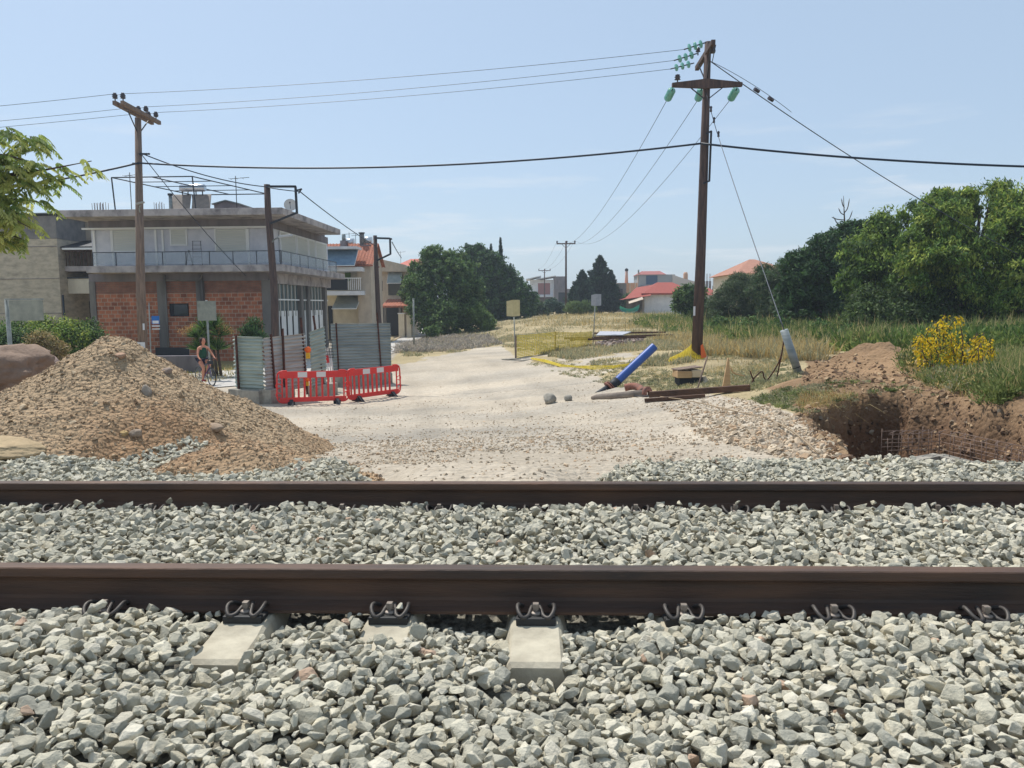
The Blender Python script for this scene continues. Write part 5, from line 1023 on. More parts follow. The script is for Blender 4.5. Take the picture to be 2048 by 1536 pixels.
g = gpt(1404, 24.7); tag(MB(g).prism([g+Vector((-.02, 0, 0)), g+Vector((.16, 0, .08)), g+Vector((.02, 0, .5)), g+Vector((-.04, 0, .45))], 0, (0, .03, 0)).build('orange_mesh_scrap', mat('orange plastic', S(228, 110, 60), rough=.6)), 'orange plastic scrap leaning on the right of the tall pole foot', 'scrap')
# ------------------------------------------------------------------ pipes, planks and clutter near the excavation
def lie(px, d, h=0.): return gpt(px, d)+Vector((0, 0, h))
m_bpipe = mat('blue pipe plastic', S(52, 92, 168), S(44, 80, 152), scale=2, rough=.38, spec=.5, stretch=(.4, .4, .4)); m_black = mat('black plastic', S(44, 48, 54), rough=.6); m_rusty = mat('rusty cast pipe', S(150, 100, 84), S(112, 84, 76), scale=7, rough=.85, bump=.3)
a = P(1224, 772, 20); b_ = P(1309, 693, 20.3); t = thing('blue_pipe', 'thick blue plastic pipe sticking up at a slant from the broken ground', 'pipe', a); v = b_-a
MB().tube([(0, 0, 0), v], .112, 24, cap=False).tube([v, (v*.3)], .1, 24, cap=False).build('pipe', m_bpipe, t)
MB().tube([-v*.06, v*.14], .125, 20).build('black_sleeve', m_black, t); MB().lathe([(.08, -.025), (.2, -.025), (.2, .02), (.08, .02)], -v*.05, 20, v).lathe([(.08, .05), (.18, .05), (.18, .07), (.08, .07)], -v*.05, 20, v).build('flange', m_rusty, t)
MB().tube([-v*.05, P(1188, 788, 19.6)-a], [.12, .02], 12).build('black_nozzle', m_black, t)
a = lie(1184, 17.9, .05); b_ = lie(1296, 16.8, .07); t = thing('old_pipe', 'rusty grey pipe lying on the ground below the blue pipe', 'pipe', a); v = b_-a
MB().tube([(0, 0, 0), v*.1, v*.95], [.04, .075, .095], 16).build('pipe', mat('dirty grey pipe', S(150, 138, 124), S(118, 108, 100), scale=5, rough=.85, bump=.2), t); MB().lathe([(.06, -.04), (.16, -.04), (.16, .03), (.06, .03)], v, 18, v).build('flange', m_rusty, t)
MB().tube(arc([v+Vector((-.05, .3, .0)), v+Vector((-.08, .6, .06)), v+Vector((-.2, .8, .08)), v+Vector((-.38, .85, .04))], 5), .085, 14).build('elbow', m_rusty, t)
def beam(label, p0, d0, p1, d1, w, h, m, h0=.04, name='timber_beam', cat='beam'):
    a = lie(p0, d0, h0); b_ = lie(p1, d1, h0); return tag(MB(a).bar(a, b_, w, h).build(name, m, None, .006), label, cat)
m_dkwood = mat('dark wet timber', S(104, 78, 62), S(72, 56, 48), scale=5, rough=.85, bump=.3, stretch=(.3, 2, 2)); m_plank = mat('sawn plank', S(196, 164, 124), S(172, 140, 104), scale=6, rough=.85, stretch=(.3, 2, 2))
beam('long dark timber beam lying along the top of the stony bank', 1300, 15.6, 1502, 14.8, .14, .12, m_dkwood, .07); beam('shorter second timber lying just below the long dark beam', 1290, 15.1, 1412, 14.9, .09, .07, m_dkwood, .05); MB
wire('loose_cable', 'pale loose cable trailing over the stones down to the ballast', [lie(p, d, .05+.03*math.sin(i)) for i, (p, d) in enumerate(((1322, 15.3), (1360, 14.6), (1410, 13.2), (1450, 12.), (1500, 10.6), (1540, 9.6), (1560, 8.9), (1590, 8.), (1620, 7.2), (1645, 6.6)))], .010, mat('pale cable', S(150, 132, 108), rough=.7), 'cable')
wire('loose_cable', 'dark rope curled around the rusty pipe flange', arc([lie(1262, 17.2, .05), lie(1290, 16.4, .04), lie(1330, 16, .08), lie(1345, 15.6, .03)]), .014, m_black, 'rope')
for p0, d0, r, lb in ((1100, 18.3, .17, 'larger rounded boulder at the edge of the dirt road'), (1137, 18.3, .11, 'smaller rounded boulder beside the larger one'),):
    c = lie(p0, d0, r*.5); v, f = rock_variants(1, int(p0), 26, .08, .75, .12)[0]; v, f = boulder_mesh(int(p0), (1, .85, .8), 3); o = npmesh('boulder', v*r*1.1, f, m_block, None, True); o.location = c; tag(o, lb, 'boulder', 'boulders at the road edge')
g = lie(1377, 18); t = thing('concrete_slab_stack', 'pale broken slabs resting on a dark crate near the tall pole foot', 'slab stack', g, .1); MB().box(-.26, .3, -.15, .2, 0, .17).build('crate', m_black, t); 
MB().prism([(-.32, -.2, .172), (.02, -.22, .172), (.02, -.22, .33), (-.32, -.2, .34)], 0, (0, .4, 0)).build('slab', m_plank, t, .01); MB().prism([(.03, -.2, .18), (.27, -.2, .18), (.27, -.2, .35), (.03, -.2, .35)], 0, (0, .4, 0)).build('slab', mat('pale slab', S(206, 186, 156), rough=.9), t, .01)
MB().bar((-.33, 0, .36), (.28, .05, .42), .42, .025).build('board', m_wood, t); MB().prism([(.3, -.25, 0), (.5, -.2, 0), (.36, -.22, .2)], 0, (0, .3, 0)).build('sack', m_cream, t)
def stick(label, p0, y0, p1, y1, d, r, m, d1=None, name='steel_rod', cat='rod'):
    a = P(p0, y0, d); b_ = P(p1, y1, d1 or d); g = lie(p1, d1 or d); return tag(MB(g).tube([a, b_, b_+(b_-a)*.1], r, 8).build(name, m), label, cat)
stick('thin wooden stick leaning beside the slab stack', 1415, 712, 1388, 800, 16.6, .018, m_wood, name='wooden_stick', cat='stick')
g = lie(1455, 15.6); zt = P(1457, 716, 15.6)-g; tag(MB(g).prism([g+Vector((-.1, 0, -.05)), g+Vector((.09, 0, -.05)), g+Vector((zt.x+.015, 0, zt.z)), g+Vector((zt.x-.01, 0, zt.z))], 0, (0, .05, 0)).build('pointed_board', m_plank, None), 'tall pointed board standing upright behind the long beam', 'board')
for i, (pts, lb) in enumerate((([(1500, 742), (1506, 758), (1512, 775)], 'short dark rod crossing another at the foot of the bent bar'), ([(1502, 778), (1506, 760), (1520, 745), (1526, 745), (1530, 758), (1552, 770)], 'bent steel bar arching beside the crossed rods'), ([(1570, 668), (1562, 715), (1550, 772)], 'dark steel rod hanging from the stay pipe to the ground'), ([(1569, 672), (1558, 724), (1522, 778)], 'lighter rod splayed out from the stay pipe'), ([(1461, 735), (1468, 746), (1490, 752)], 'pale curved rod behind the pointed board'))):
    P3 = [P(x, y, 15.8-.0*i) for x, y in pts]; o = MB(P3[-1]).tube(arc(P3, 4), .014, 6).build('steel_rod', m_rust if i != 4 else m_plank); tag(o, lb, 'rod')
# sheet pile in the field
g = lie(1196, 44); t = thing('sheet_pile', 'pale flat sheets lying on dark planks in the field', 'sheet stack', g); b = MB(); a = P(1192, 667, 47)-g; 
gg = lambda px, d, h: gpt(px, d)+Vector((0, 0, h))-g
MB().prism([gg(1192, 45, .45), gg(1245, 43.5, .42), gg(1262, 46, .42), gg(1200, 48, .48)], 0, (0, 0, .05)).build('sheet', m_brd3, t)
for i, (p0, d0, p1, d1) in enumerate(((1130, 47, 1345, 42), (1150, 45, 1290, 41.5), (1190, 49, 1330, 44), (1140, 43.5, 1215, 43))): MB().bar(gg(p0, d0, .3+.03*i), gg(p1, d1, .25+.03*i), .16, .1).build('plank', m_dkwood, t)
rr_ = random.Random(2); pos = np.array([list(gpt(rr_.uniform(1192, 1285), rr_.uniform(40, 44))+Vector((0, 0, rr_.uniform(0, .2)))) for _ in range(260)]); o = rocks('field_rubble', pos, np.random.default_rng(3).uniform(.05, .2, 260), pv, m_stone, pick([S(150,132,124), S(122,108,104), S(170,156,146)], 260, 3), .5, seed=9); tag(o, 'broken rubble under the pale sheets in the field', kind='stuff')
for i, (px, d, s_, lb) in enumerate(((1022, 33.2, (.9, .3, .1), 'flat pale stone slab at the foot of the stake'), (1040, 32.2, (.8, .25, .1), 'second flat stone slab just in front of the first'))):
    v, f = rock_variants(1, 60+i, 18, .06, .7, .1)[0]; o = npmesh('stone_slab', v*np.array(s_)*.55, f, m_block); o.location = lie(px, d, .04); o.rotation_euler = (0, 0, .2); tag(o, lb, 'stone')
# boulders around the heap
for i, (p0, y0, d0, s_, cl, lb) in enumerate(((-20, 742, 8.9, (.6, .5, .3), S(146, 124, 108), 'big reddish brown boulder at the left edge behind the heap'), (30, 742, 9.4, (.42, .4, .24), S(150, 130, 122), 'pinkish boulder leaning against the big reddish one'), (14, 897, 6.9, (.3, .25, .075), S(184, 162, 128), 'flat ochre slab at the left edge low on the heap'), (292, 785, 7.2, (.08, .07, .10), S(160, 148, 134), 'grey angular block halfway up the heap'), (333, 743, 7.5, (.08, .07, .06), S(156, 140, 128), 'smooth grey stone near the right shoulder of the heap'), (248, 868, 6.4, (.05, .04, .04), S(196, 166, 116), 'small yellow stone low on the heap'), (272, 868, 6.4, (.08, .07, .06), S(160, 142, 124), 'brown stone touching the small yellow one'), (240, 712, 7.9, (.08, .07, .05), S(176, 144, 120), 'reddish clod just below the top of the heap'), (430, 855, 6.6, (.14, .08, .05), S(158, 138, 118), 'elongated stone on the right flank of the heap'))):
    c = P(p0, y0, d0); 
    if i > 1:
        dd = np.linspace(5.9, 9.5, 400); ry_ = ray(p0, y0); zs = CZ+ry_.z/ry_.y*dd; xs = ry_.x/ry_.y*dd; hz_ = np.maximum(heapz(xs, dd), sampz(xs, dd)); k = int(np.argmax(hz_ > zs)); c = Vector((xs[k], dd[k], zs[k]))
    v, f = rock_variants(1, 90+i, 22, .05, .8, .16)[0]; v, f = boulder_mesh(90+i, np.array(s_)*(1.2 if i < 3 else .8), 5 if i < 3 else 3); o = npmesh('boulder', v, f, mat('boulder stone', cl, tuple(x*.7 for x in cl), scale=6, rough=.92, bump=.8, bscale=9, detail=9), smooth=True); o.location = c; o.rotation_euler = (.15, .1, i*.7); tag(o, lb, 'boulder', 'boulders around the rubble heap')
# ------------------------------------------------------------------ foundation and reinforcement in the pit
zc = 1.04; q0 = PG(1776, 911, zc); q1 = PG(1808, 921, zc); q2 = PG(1878, 908, zc); q3 = PG(2090, 962, zc); q0b = PG(1800, 906, zc); 
t = thing('foundation_formwork', 'concrete foundation edge with steel reinforcement cage in the excavation pit', 'foundation', (q1.x, q1.y, zc)); b = MB(t.location)
b.bar(q0-Vector((0, 0, .35)), q1-Vector((0, 0, .35)), .1, .7); b.bar(q1-Vector((0, 0, .351)), q2-Vector((0, 0, .351)), .14, .7); b.bar(q2-Vector((0, 0, .352)), q3-Vector((0, 0, .352)), .16, .7); b.build('concrete_edge', m_block, t)
b = MB(t.location)
for p_, r2, n in ((q0, q2, 5), (q2, q3, 9)):
    for off in (0, .22):
        o_ = Vector((.12, 1, 0)).normalized()*off if p_ is q0 else Vector((1, .3, 0)).normalized()*off
        for i in range(n+1): w = p_.lerp(r2, i/n)+o_; b.cyl(w-Vector((0, 0, .1)), w+Vector((rnd.uniform(-.02, .02), 0, rnd.uniform(.2, .3))), .0042, n=5)
        for z in (.06, .15, .25): b.cyl(p_+o_+Vector((0, 0, z)), r2+o_+Vector((0, 0, z+.0)), .0045, n=5)
    for i in range(n): w = p_.lerp(r2, i/n); b.cyl(w+Vector((0, 0, .26)), w+Vector((.15, .15, .26)), .005, n=4)
b.build('reinforcement', mat('reinforcing steel', S(140, 120, 108), S(104, 84, 74), scale=30, rough=.8), t)
# ------------------------------------------------------------------ parked vehicles
def wheelset(t, xs, ys, r, w):
    for x in xs:
        for y in ys:
            o = MB().cyl((x-w/2, y, r), (x+w/2, y, r), r, n=20).build('wheel', m_rub, t); MB().cyl((x-w/2-.01, y, r), (x+w/2+.01, y, r), r*.55, n=12).build('hub_cap', m_galv, o)
pk = gpt(834, 84); t = thing('pickup_truck', 'tan pickup truck parked at the kerb beyond the slim grey post, seen from behind', 'pickup truck', pk, R(4))
m_tan = mat('tan car paint', S(176, 140, 104), rough=.35, spec=.5, coat=.4); m_silver = mat('silver paint', S(186, 190, 190), rough=.35, coat=.4)
MB().box(-.86, .86, 0, 4.9, .42, 1.0).build('body', m_tan, t, .06); MB().prism([(-.78, 1.75, 1.0), (.78, 1.75, 1.0), (.68, 1.85, 1.62), (-.68, 1.85, 1.62)], 0, (0, 1.5, 0)).build('cab', m_silver, t, .05)
MB().prism([(-.62, 1.70, 1.08), (.62, 1.70, 1.08), (.55, 1.80, 1.5), (-.55, 1.80, 1.5)], 0, (0, .04, 0)).build('rear_window', m_dkglass, t); MB().box(-.8, .8, -.02, .0, .62, .96).build('tailgate', m_silver, t)
for s_ in (-1, 1): MB().box(s_*.84-.06, s_*.84+.06, -.03, .06, .62, .88).build('tail_light', mat('tail light', S(150, 40, 36), rough=.3), t)
MB().box(-.85, .85, -.12, -.021, .4, .56).build('bumper', m_iron, t, .02); wheelset(t, (-.76, .76), (.95, 3.9), .35, .22)
cr = gpt(1214, 150); t = thing('parked_van', 'grey blue van parked far off at the foot of the dark conifers', 'van', cr, R(70)); m_gb = mat('grey blue paint', S(120, 134, 148), rough=.35, coat=.4)
MB().prism([(-.85, 0, .4), (-.85, 4.2, .4), (-.85, 4.1, .95), (-.85, 3.2, 1.15), (-.85, 2.6, 1.75), (-.85, .15, 1.8), (-.85, 0, 1.0)], 0, (1.7, 0, 0)).build('body', m_gb, t, .05)
for s_ in (-1, 1): MB().box(s_*.86-.01, s_*.86+.01, .4, 2.7, 1.1, 1.6).build('side_window', m_dkglass, t)
MB().prism([(-.7, 3.24, 1.17), (.7, 3.24, 1.17), (.65, 2.66, 1.72), (-.65, 2.66, 1.72)], 0, (0, .03, .02)).build('windscreen', m_dkglass, t); wheelset(t, (-.78, .78), (.8, 3.4), .33, .2)
ub = gpt(1217, 148); t = thing('sun_umbrella', 'pale sunshade standing over the far van', 'umbrella', ub); MB().cyl((0, 0, 0), (0, 0, 2.4), .04).build('pole', m_iron, t); MB().lathe([(1.5, 2.1), (.8, 2.4), (0, 2.75)], (0, 0, 0), 10).build('canopy', m_cream, t)
# ------------------------------------------------------------------ foliage
def leafmat(name, tr=.35, rough=.65): return mat(name, (.85, .85, .85), (1.12, 1.12, 1.1), scale=3, rough=rough, attr=True, trans=tr, spec=.25)
m_leaf = leafmat('leaves'); m_bark = mat('bark', S(96, 82, 70), S(66, 58, 50), scale=8, rough=.95, bump=.6, stretch=(2, 2, .5))
def quads(C0, A_, B_):
    """leaf = pointed diamond: centre, half length vec, half width vec"""
    V = np.stack([C0-A_, C0+B_*1.0-A_*.1, C0+A_, C0-B_*1.0-A_*.1], 1).reshape(-1, 3); F = np.arange(len(C0)*4).reshape(-1, 4); return V, F
def unit(n, r_): v = r_.normal(size=(n, 3)); return v/np.linalg.norm(v, axis=1, keepdims=True)
def crown_pts(blobs, n, r_, per=14, spread=.24, inner=.45, gapf=1.1, gap=-.35):
    w = np.array([b[1][0]*b[1][1]+b[1][1]*b[1][2] for b in blobs]); w = w/w.sum(); nc = n//per+1; k = r_.choice(len(blobs), nc*3, p=w)
    u = unit(nc*3, r_); rad = inner+(1-inner)*r_.random(nc*3)**.45; rad = np.where(r_.random(nc*3) < .1, rad*1.12, rad)
    c = np.array([b[0] for b in blobs])[k]; rr = np.array([b[1] for b in blobs])[k]; p = c+u*rr*rad[:, None]
    keep = fbm(p[:, 0]*1.0+p[:, 2]*.7, p[:, 1]+p[:, 2]*.9, 17, 3, gapf) > gap; p = p[keep][:nc]; u = u[keep][:nc]
    pts = np.repeat(p, per, 0); uu = np.repeat(u, per, 0); s = spread*np.mean([b[1][0] for b in blobs])**.5
    return pts+r_.normal(0, s, pts.shape)*np.array([1, 1, .7]), uu, np.repeat(np.arange(len(p)), per)
def leaves(name, blobs, n, ls, cols, par, seed, per=14, spread=.2, inner=.45, asp=.42, droop=.3, gap=-.35, gapf=1.1, m=None, cj=.13):
    r_ = np.random.default_rng(seed); p, u, cid = crown_pts(blobs, n, r_, per, spread, inner, gapf, gap); n = len(p)
    a = unit(n, r_)*.8+u*.4; a[:, 2] -= droop; a /= np.linalg.norm(a, axis=1, keepdims=True); nrm = unit(n, r_)*.7+u*.5+np.array([0, 0, .6]); b = np.cross(a, nrm); b /= np.linalg.norm(b, axis=1, keepdims=True)+1e-9
    sz = ls*r_.uniform(.6, 1.25, n)[:, None]; V, F = quads(p, a*sz, b*sz*asp); cc = np.array(cols)[r_.integers(0, len(cols), cid.max()+1)][cid]; cc = cc*(1+r_.normal(0, cj, n))[:, None]*(1+.12*r_.normal(size=cid.max()+1)[cid])[:, None]
    return npmesh(name, V, F, m or m_leaf, np.repeat(np.clip(cc, .005, 1), 4, 0), parent=par)
def blob(px, py, r, d, dz=1., dj=0.): c = P(px, py, d+dj); k = r*d/FPX; return (np.array(c), np.array([k, k*.9, k*dz]))
def trunkof(t, base, blobs, r, extra=None):
    b = MB(t.location); cen = Vector(np.mean([x[0] for x in blobs], 0)); h = cen.z-base.z
    f = base+Vector(((cen.x-base.x)*.4, (cen.y-base.y)*.4, h*.45)); b.tube([base-Vector((0, 0, .3)), base.lerp(f, .5)+Vector((.05, 0, 0)), f], [r, r*.8, r*.65], 10)
    for x in blobs:
        e = Vector(x[0]); m_ = f.lerp(e, .5)+Vector((0, 0, -.08*h)); b.tube(arc([f, m_, e], 3), [r*.5*(1-i/7*.75) for i in range(7)], 6)
    return b.build('trunk', m_bark, t)
def tree(name, label, cat, basepx, d, blobs, n, ls, cols, seed, r=.2, group=None, **kw):
    base = gpt(basepx, d); t = thing(name, label, cat, base, 0, group); trunkof(t, base, blobs, r); ro = np.random.default_rng(seed+500); ex = []
    for c_, r_ in blobs:
        for _ in range(7):
            u = unit(1, ro)[0]; u[2] = abs(u[2])*.9-.15; k = ro.uniform(.16, .34); ex.append((c_+u*r_*ro.uniform(.92, 1.12), r_*k))
    blobs = blobs+ex
    bl = [(b[0]-np.array(base), b[1]) for b in blobs]; leaves('crown', bl, n, ls, cols, t, seed, **kw); return t
G1 = [S(88, 118, 62), S(70, 96, 54), S(98, 124, 70), S(62, 88, 52), S(112, 136, 78)]; GD = [S(66, 98, 54), S(56, 86, 50), S(80, 112, 60), S(50, 76, 46)]; GW_ = [S(120, 144, 64), S(98, 126, 56), S(142, 162, 72), S(80, 106, 50), S(168, 178, 86)]
GF = [S(84, 100, 66), S(72, 90, 58), S(96, 110, 74), S(64, 82, 56)]; GC = [S(58, 82, 66), S(50, 72, 60), S(70, 94, 72), S(44, 62, 54)]
def bush(label, px, d, blobs, n, ls, cols, seed, name='bush', cat='bush', group='bushes in the field', **kw):
    base = gpt(px, d); t = thing(name, label, cat, base, 0, group); b = MB(t.location)
    for x in blobs: b.tube([base, Vector(x[0])], [.05, .02], 5)
    b.build('stem', m_bark, t); leaves('foliage', [(x[0]-np.array(base), x[1]) for x in blobs], n, ls, cols, t, seed, **kw); return t
GT = 'trees along the field'
d = 73
tree('broadleaf_tree', 'big round green tree beside the street end', 'tree', 890, 72, [blob(888, 590, 72, d), blob(846, 575, 36, d, dj=-1), blob(930, 575, 38, d), blob(878, 530, 38, d), blob(915, 535, 34, d, dj=1), blob(862, 625, 44, d, dj=-2), blob(925, 625, 42, d, dj=-1), blob(890, 640, 40, d, dj=-3), blob(838, 540, 20, d), blob(845, 610, 28, d), blob(950, 605, 20, d), blob(865, 512, 20, d)], 52000, .17, G1, 1, .35, GT, gap=-.6, inner=.3)
d = 95
tree('dark_tree', 'dark bushy tree behind the round tree', 'tree', 985, 97, [blob(945, 535, 34, d), blob(975, 545, 44, d), blob(1000, 590, 46, d), blob(960, 600, 45, d), blob(1015, 560, 26, d), blob(935, 510, 20, d), blob(955, 505, 16, d)], 30000, .2, GD, 2, .35, GT, gap=-.6, inner=.3)
tree('dark_tree', 'low spreading tree sloping down to the field, behind the yellow netting', 'tree', 1035, 99, [blob(1030, 585, 30, 97), blob(1045, 600, 28, 97), blob(1010, 615, 28, 97), blob(1038, 625, 24, 95), blob(1020, 560, 14, 97)], 16000, .2, GD+G1[:2], 3, .25, GT, gap=-.5)
def conifer(name, label, px, pyt, pyb, hw, d, n, seed, cols=GC, layers=True, ls=.16, group=GT):
    base = gpt(px, d); tp = P(px, pyt, d); H = tp.z-base.z; r_ = np.random.default_rng(seed); t = thing(name, label, 'tree', base, 0, group); W_ = hw*d/FPX
    MB().tube([(0, 0, -.2), (0, 0, H*.97)], [W_*.07+.05, .02], 8).build('trunk', m_bark, t)
    q = r_.random(n)**.62; ang = r_.random(n)*6.283; kb = np.floor(ang/6.283*9+np.floor(q*16)*.37); ang = ang*.35+.65*(kb/9*6.283-np.floor(q*16)*.37/9*6.283)
    prof_ = W_*(q**.8)*(.8+.25*np.sin(q*50+ang*3)+.25*np.sin(kb*2.3)); rad = prof_*(r_.random(n)**.5); z = H*(1-q)+rad*.55*(.4+.6*q)+r_.normal(0, .1, n)
    keep = z < H*.99; p = np.stack([rad*np.cos(ang), rad*np.sin(ang), z], 1)[keep]; ang = ang[keep]; a = np.stack([np.cos(ang), np.sin(ang), .7*np.ones_like(ang)], 1)+r_.normal(0, .35, p.shape); a /= np.linalg.norm(a, axis=1, keepdims=True); b = np.cross(a, unit(len(p), r_)); b /= np.linalg.norm(b, axis=1, keepdims=True)
    sz = ls*r_.uniform(.6, 1.4, len(p))[:, None]; V, F = quads(p, a*sz, b*sz*.45); cc = pick(cols, len(p), seed, .15); npmesh('crown', V, F, m_leaf, np.repeat(np.clip(cc, .01, 1), 4, 0), parent=t)
conifer('cypress', 'tall narrow cypress tip rising behind the round tree, taller of the two', 1003, 474, 640, 14, 100, 9000, 11); conifer('cypress', 'slightly shorter cypress tip just left of the tallest one', 984, 486, 640, 13, 98, 8000, 12); conifer('cypress', 'short dark cypress beside the low spreading tree', 1022, 526, 640, 14, 99, 6000, 13)
conifer('conifer', 'tallest dark conifer between the two white sign boards and red roof', 1199, 510, 628, 42, 118, 26000, 14, ls=.24); conifer('conifer', 'medium conifer on the left of the tallest one', 1164, 540, 628, 32, 116, 16000, 15, ls=.24); conifer('conifer', 'medium conifer on the right of the tallest one', 1221, 540, 626, 24, 117, 13000, 16, ls=.24); conifer('conifer', 'small conifer at the left foot of the conifer group', 1146, 572, 628, 18, 114, 7000, 17, ls=.24)
bush('bright green bush at the right foot of the round tree', 962, 70, [blob(955, 632, 20, 70), blob(972, 645, 16, 70), blob(945, 650, 16, 70)], 5000, .16, [S(104, 130, 66), S(88, 114, 58)], 21)
bush('green bush in front of the white gable house', 1062, 110, [blob(1050, 610, 16, 110), blob(1070, 615, 15, 110), blob(1090, 620, 12, 110)], 5000, .22, G1, 22); bush('blue green bush left of the field pole', 1108, 108, [blob(1105, 610, 13, 108), blob(1120, 616, 10, 108)], 3500, .2, [S(74, 98, 78), S(62, 86, 68)], 23)
bush('light green thicket right of the field pole', 1150, 100, [blob(1146, 618, 14, 100), blob(1165, 616, 14, 100), blob(1180, 618, 10, 100)], 6000, .2, [S(112, 132, 72), S(96, 118, 62)], 24, asp=.2, droop=-.6)
bush('green bush in front of the peach building', 1262, 118, [blob(1255, 603, 14, 118), blob(1272, 600, 12, 118)], 4000, .2, G1, 25)
bush('leafy bush beside the tall pole in front of the red roof', 1378, 62, [blob(1372, 592, 20, 62), blob(1392, 585, 18, 62), blob(1360, 610, 14, 62), blob(1400, 615, 20, 62), blob(1385, 630, 20, 62)], 9000, .15, G1, 26, gap=-.5)
tree('feathery_tree', 'grey green feathery tree just right of the tall pole', 'tree', 1470, 55, [blob(1470, 610, 46, 56), blob(1440, 620, 30, 56), blob(1500, 590, 40, 57), blob(1425, 640, 22, 55), blob(1485, 570, 24, 57), blob(1520, 620, 34, 55), blob(1460, 580, 20, 57)], 42000, .11, GF, 4, .15, GT, asp=.22, gap=-.6, inner=.3, droop=-.2)
tree('feathery_tree', 'second feathery tree in front of the salmon roof', 'tree', 1545, 52, [blob(1545, 580, 40, 53), blob(1570, 560, 34, 53), blob(1530, 545, 18, 54), blob(1555, 620, 40, 52), blob(1580, 530, 18, 53)], 30000, .11, GF+GD[:1], 5, .15, GT, asp=.25, gap=-.6, inner=.3)
tree('broadleaf_tree', 'dark green tree at the left end of the large tree group', 'tree', 1640, 46, [blob(1625, 560, 58, 46), blob(1600, 600, 44, 46), blob(1655, 510, 46, 46), blob(1690, 480, 34, 46.5), blob(1640, 620, 52, 45), blob(1600, 530, 28, 46), blob(1690, 590, 60, 46), blob(1695, 640, 40, 45), blob(1580, 640, 24, 45), blob(1715, 460, 20, 46.5)], 62000, .12, GD+[S(60, 84, 48)], 6, .3, GT, gap=-.55, inner=.3)
tree('walnut_tree', 'broad walnut tree with drooping leaves in the middle of the large tree group', 'tree', 1790, 38, [blob(1760, 500, 56, 38), blob(1800, 460, 50, 38), blob(1740, 560, 50, 37.5), blob(1800, 560, 72, 37), blob(1760, 620, 56, 36.5), blob(1850, 620, 50, 36.5), blob(1850, 430, 40, 38.5), blob(1840, 520, 60, 38), blob(1845, 470, 44, 38), blob(1715, 510, 30, 38), blob(1775, 440, 24, 38)], 60000, .11, GW_[:4]+[S(70, 92, 54)], 7, .3, GT, gap=-.3, gapf=.8, inner=.3, droop=.9, asp=.36, per=30, spread=.24, cj=.2)
tree('walnut_tree', 'tallest walnut tree of the group, its top sprays against the sky', 'tree', 1930, 35, [blob(1900, 450, 60, 35), blob(1960, 430, 56, 35), blob(1880, 540, 70, 34.5), blob(1960, 530, 80, 34.5), blob(1920, 610, 60, 34), blob(2005, 480, 60, 34.5), blob(2000, 430, 40, 35), blob(1985, 385, 28, 35.5), blob(1950, 400, 24, 35.5), blob(1885, 405, 26, 35.5), blob(2010, 375, 14, 35.5), blob(1850, 480, 40, 35)], 70000, .105, GW_, 8, .32, GT, gap=-.3, gapf=.8, inner=.3, droop=.9, asp=.36, per=30, spread=.24, cj=.2)
tree('walnut_tree', 'walnut tree cut by the right edge of the view', 'tree', 2110, 33, [blob(2040, 470, 60, 33.5), blob(2100, 440, 70, 33.5), blob(2060, 560, 70, 33), blob(2150, 540, 90, 33), blob(2040, 620, 50, 32.5), blob(2040, 410, 30, 34), blob(2130, 630, 60, 33)], 60000, .105, GW_, 9, .32, GT, gap=-.3, gapf=.8, inner=.3, droop=.9, asp=.36, per=30, spread=.24, cj=.2)
for i, (px, y_, d_, r_, lb) in enumerate(((1440, 655, 44, 20, 'low green bush in the weeds right of the tall pole'), (1500, 660, 40, 22, 'low green bush in the weeds behind the stay wire'), (1560, 662, 38, 22, 'low green bush at the foot of the dark green tree'), (1640, 668, 34, 24, 'low green bush behind the spoil mound'), (1700, 674, 31, 20, 'small green bush behind the spoil mound beside the undergrowth'))):
    bush(lb, px, d_, [blob(px, y_, r_, d_), blob(px-22, y_+8, r_*.75, d_-.4), blob(px+20, y_+6, r_*.8, d_+.3)], 3600, .09, G1+GD[:2], 150+i, 'green_bush', 'bush', 'green bushes in the weeds', gap=-.6)
for i, (px, lb) in enumerate(((1735, 'dark undergrowth below the walnut trees beside the dark green tree'), (1800, 'dark undergrowth below the middle walnut tree'), (1875, 'dark undergrowth between the middle and tallest walnut trees'), (1950, 'dark undergrowth below the tallest walnut tree'), (2030, 'dark undergrowth at the right edge below the walnut trees'), (2110, 'dark undergrowth just past the right edge'))):
    bush(lb, px, 34, [blob(px, 648, 42, 34), blob(px-30, 662, 34, 33.5), blob(px+30, 660, 34, 34.5), blob(px, 610, 36, 35)], 9000, .1, [S(72, 92, 50), S(60, 78, 44), S(86, 104, 56)], 130+i, 'undergrowth_bush', 'bush', 'undergrowth below the walnut trees', gap=-.8, inner=.3)
# bare tree top
base = P(1688, 470, 47); t = thing('bare_tree', 'leafless dead tree top poking above the dark green tree', 'tree', gpt(1690, 47)); b = MB(t.location); r_ = random.Random(4)
b.tube([gpt(1690, 47), P(1690, 480, 47), P(1689, 440, 47), P(1687, 392, 47)], [.12, .07, .045, .012], 6)
for y0, dx, dy in ((455, -22, -22), (445, 16, -24), (430, -12, -14), (425, 10, -28), (415, -6, -18), (440, -26, -6), (450, 22, -10)): b.tube(arc([P(1689, y0, 47), P(1689+dx*.6, y0+dy*.3, 47), P(1689+dx, y0+dy, 47)], 3), [.03]*6+[.008], 5)
b.build('branches', m_bark, t)
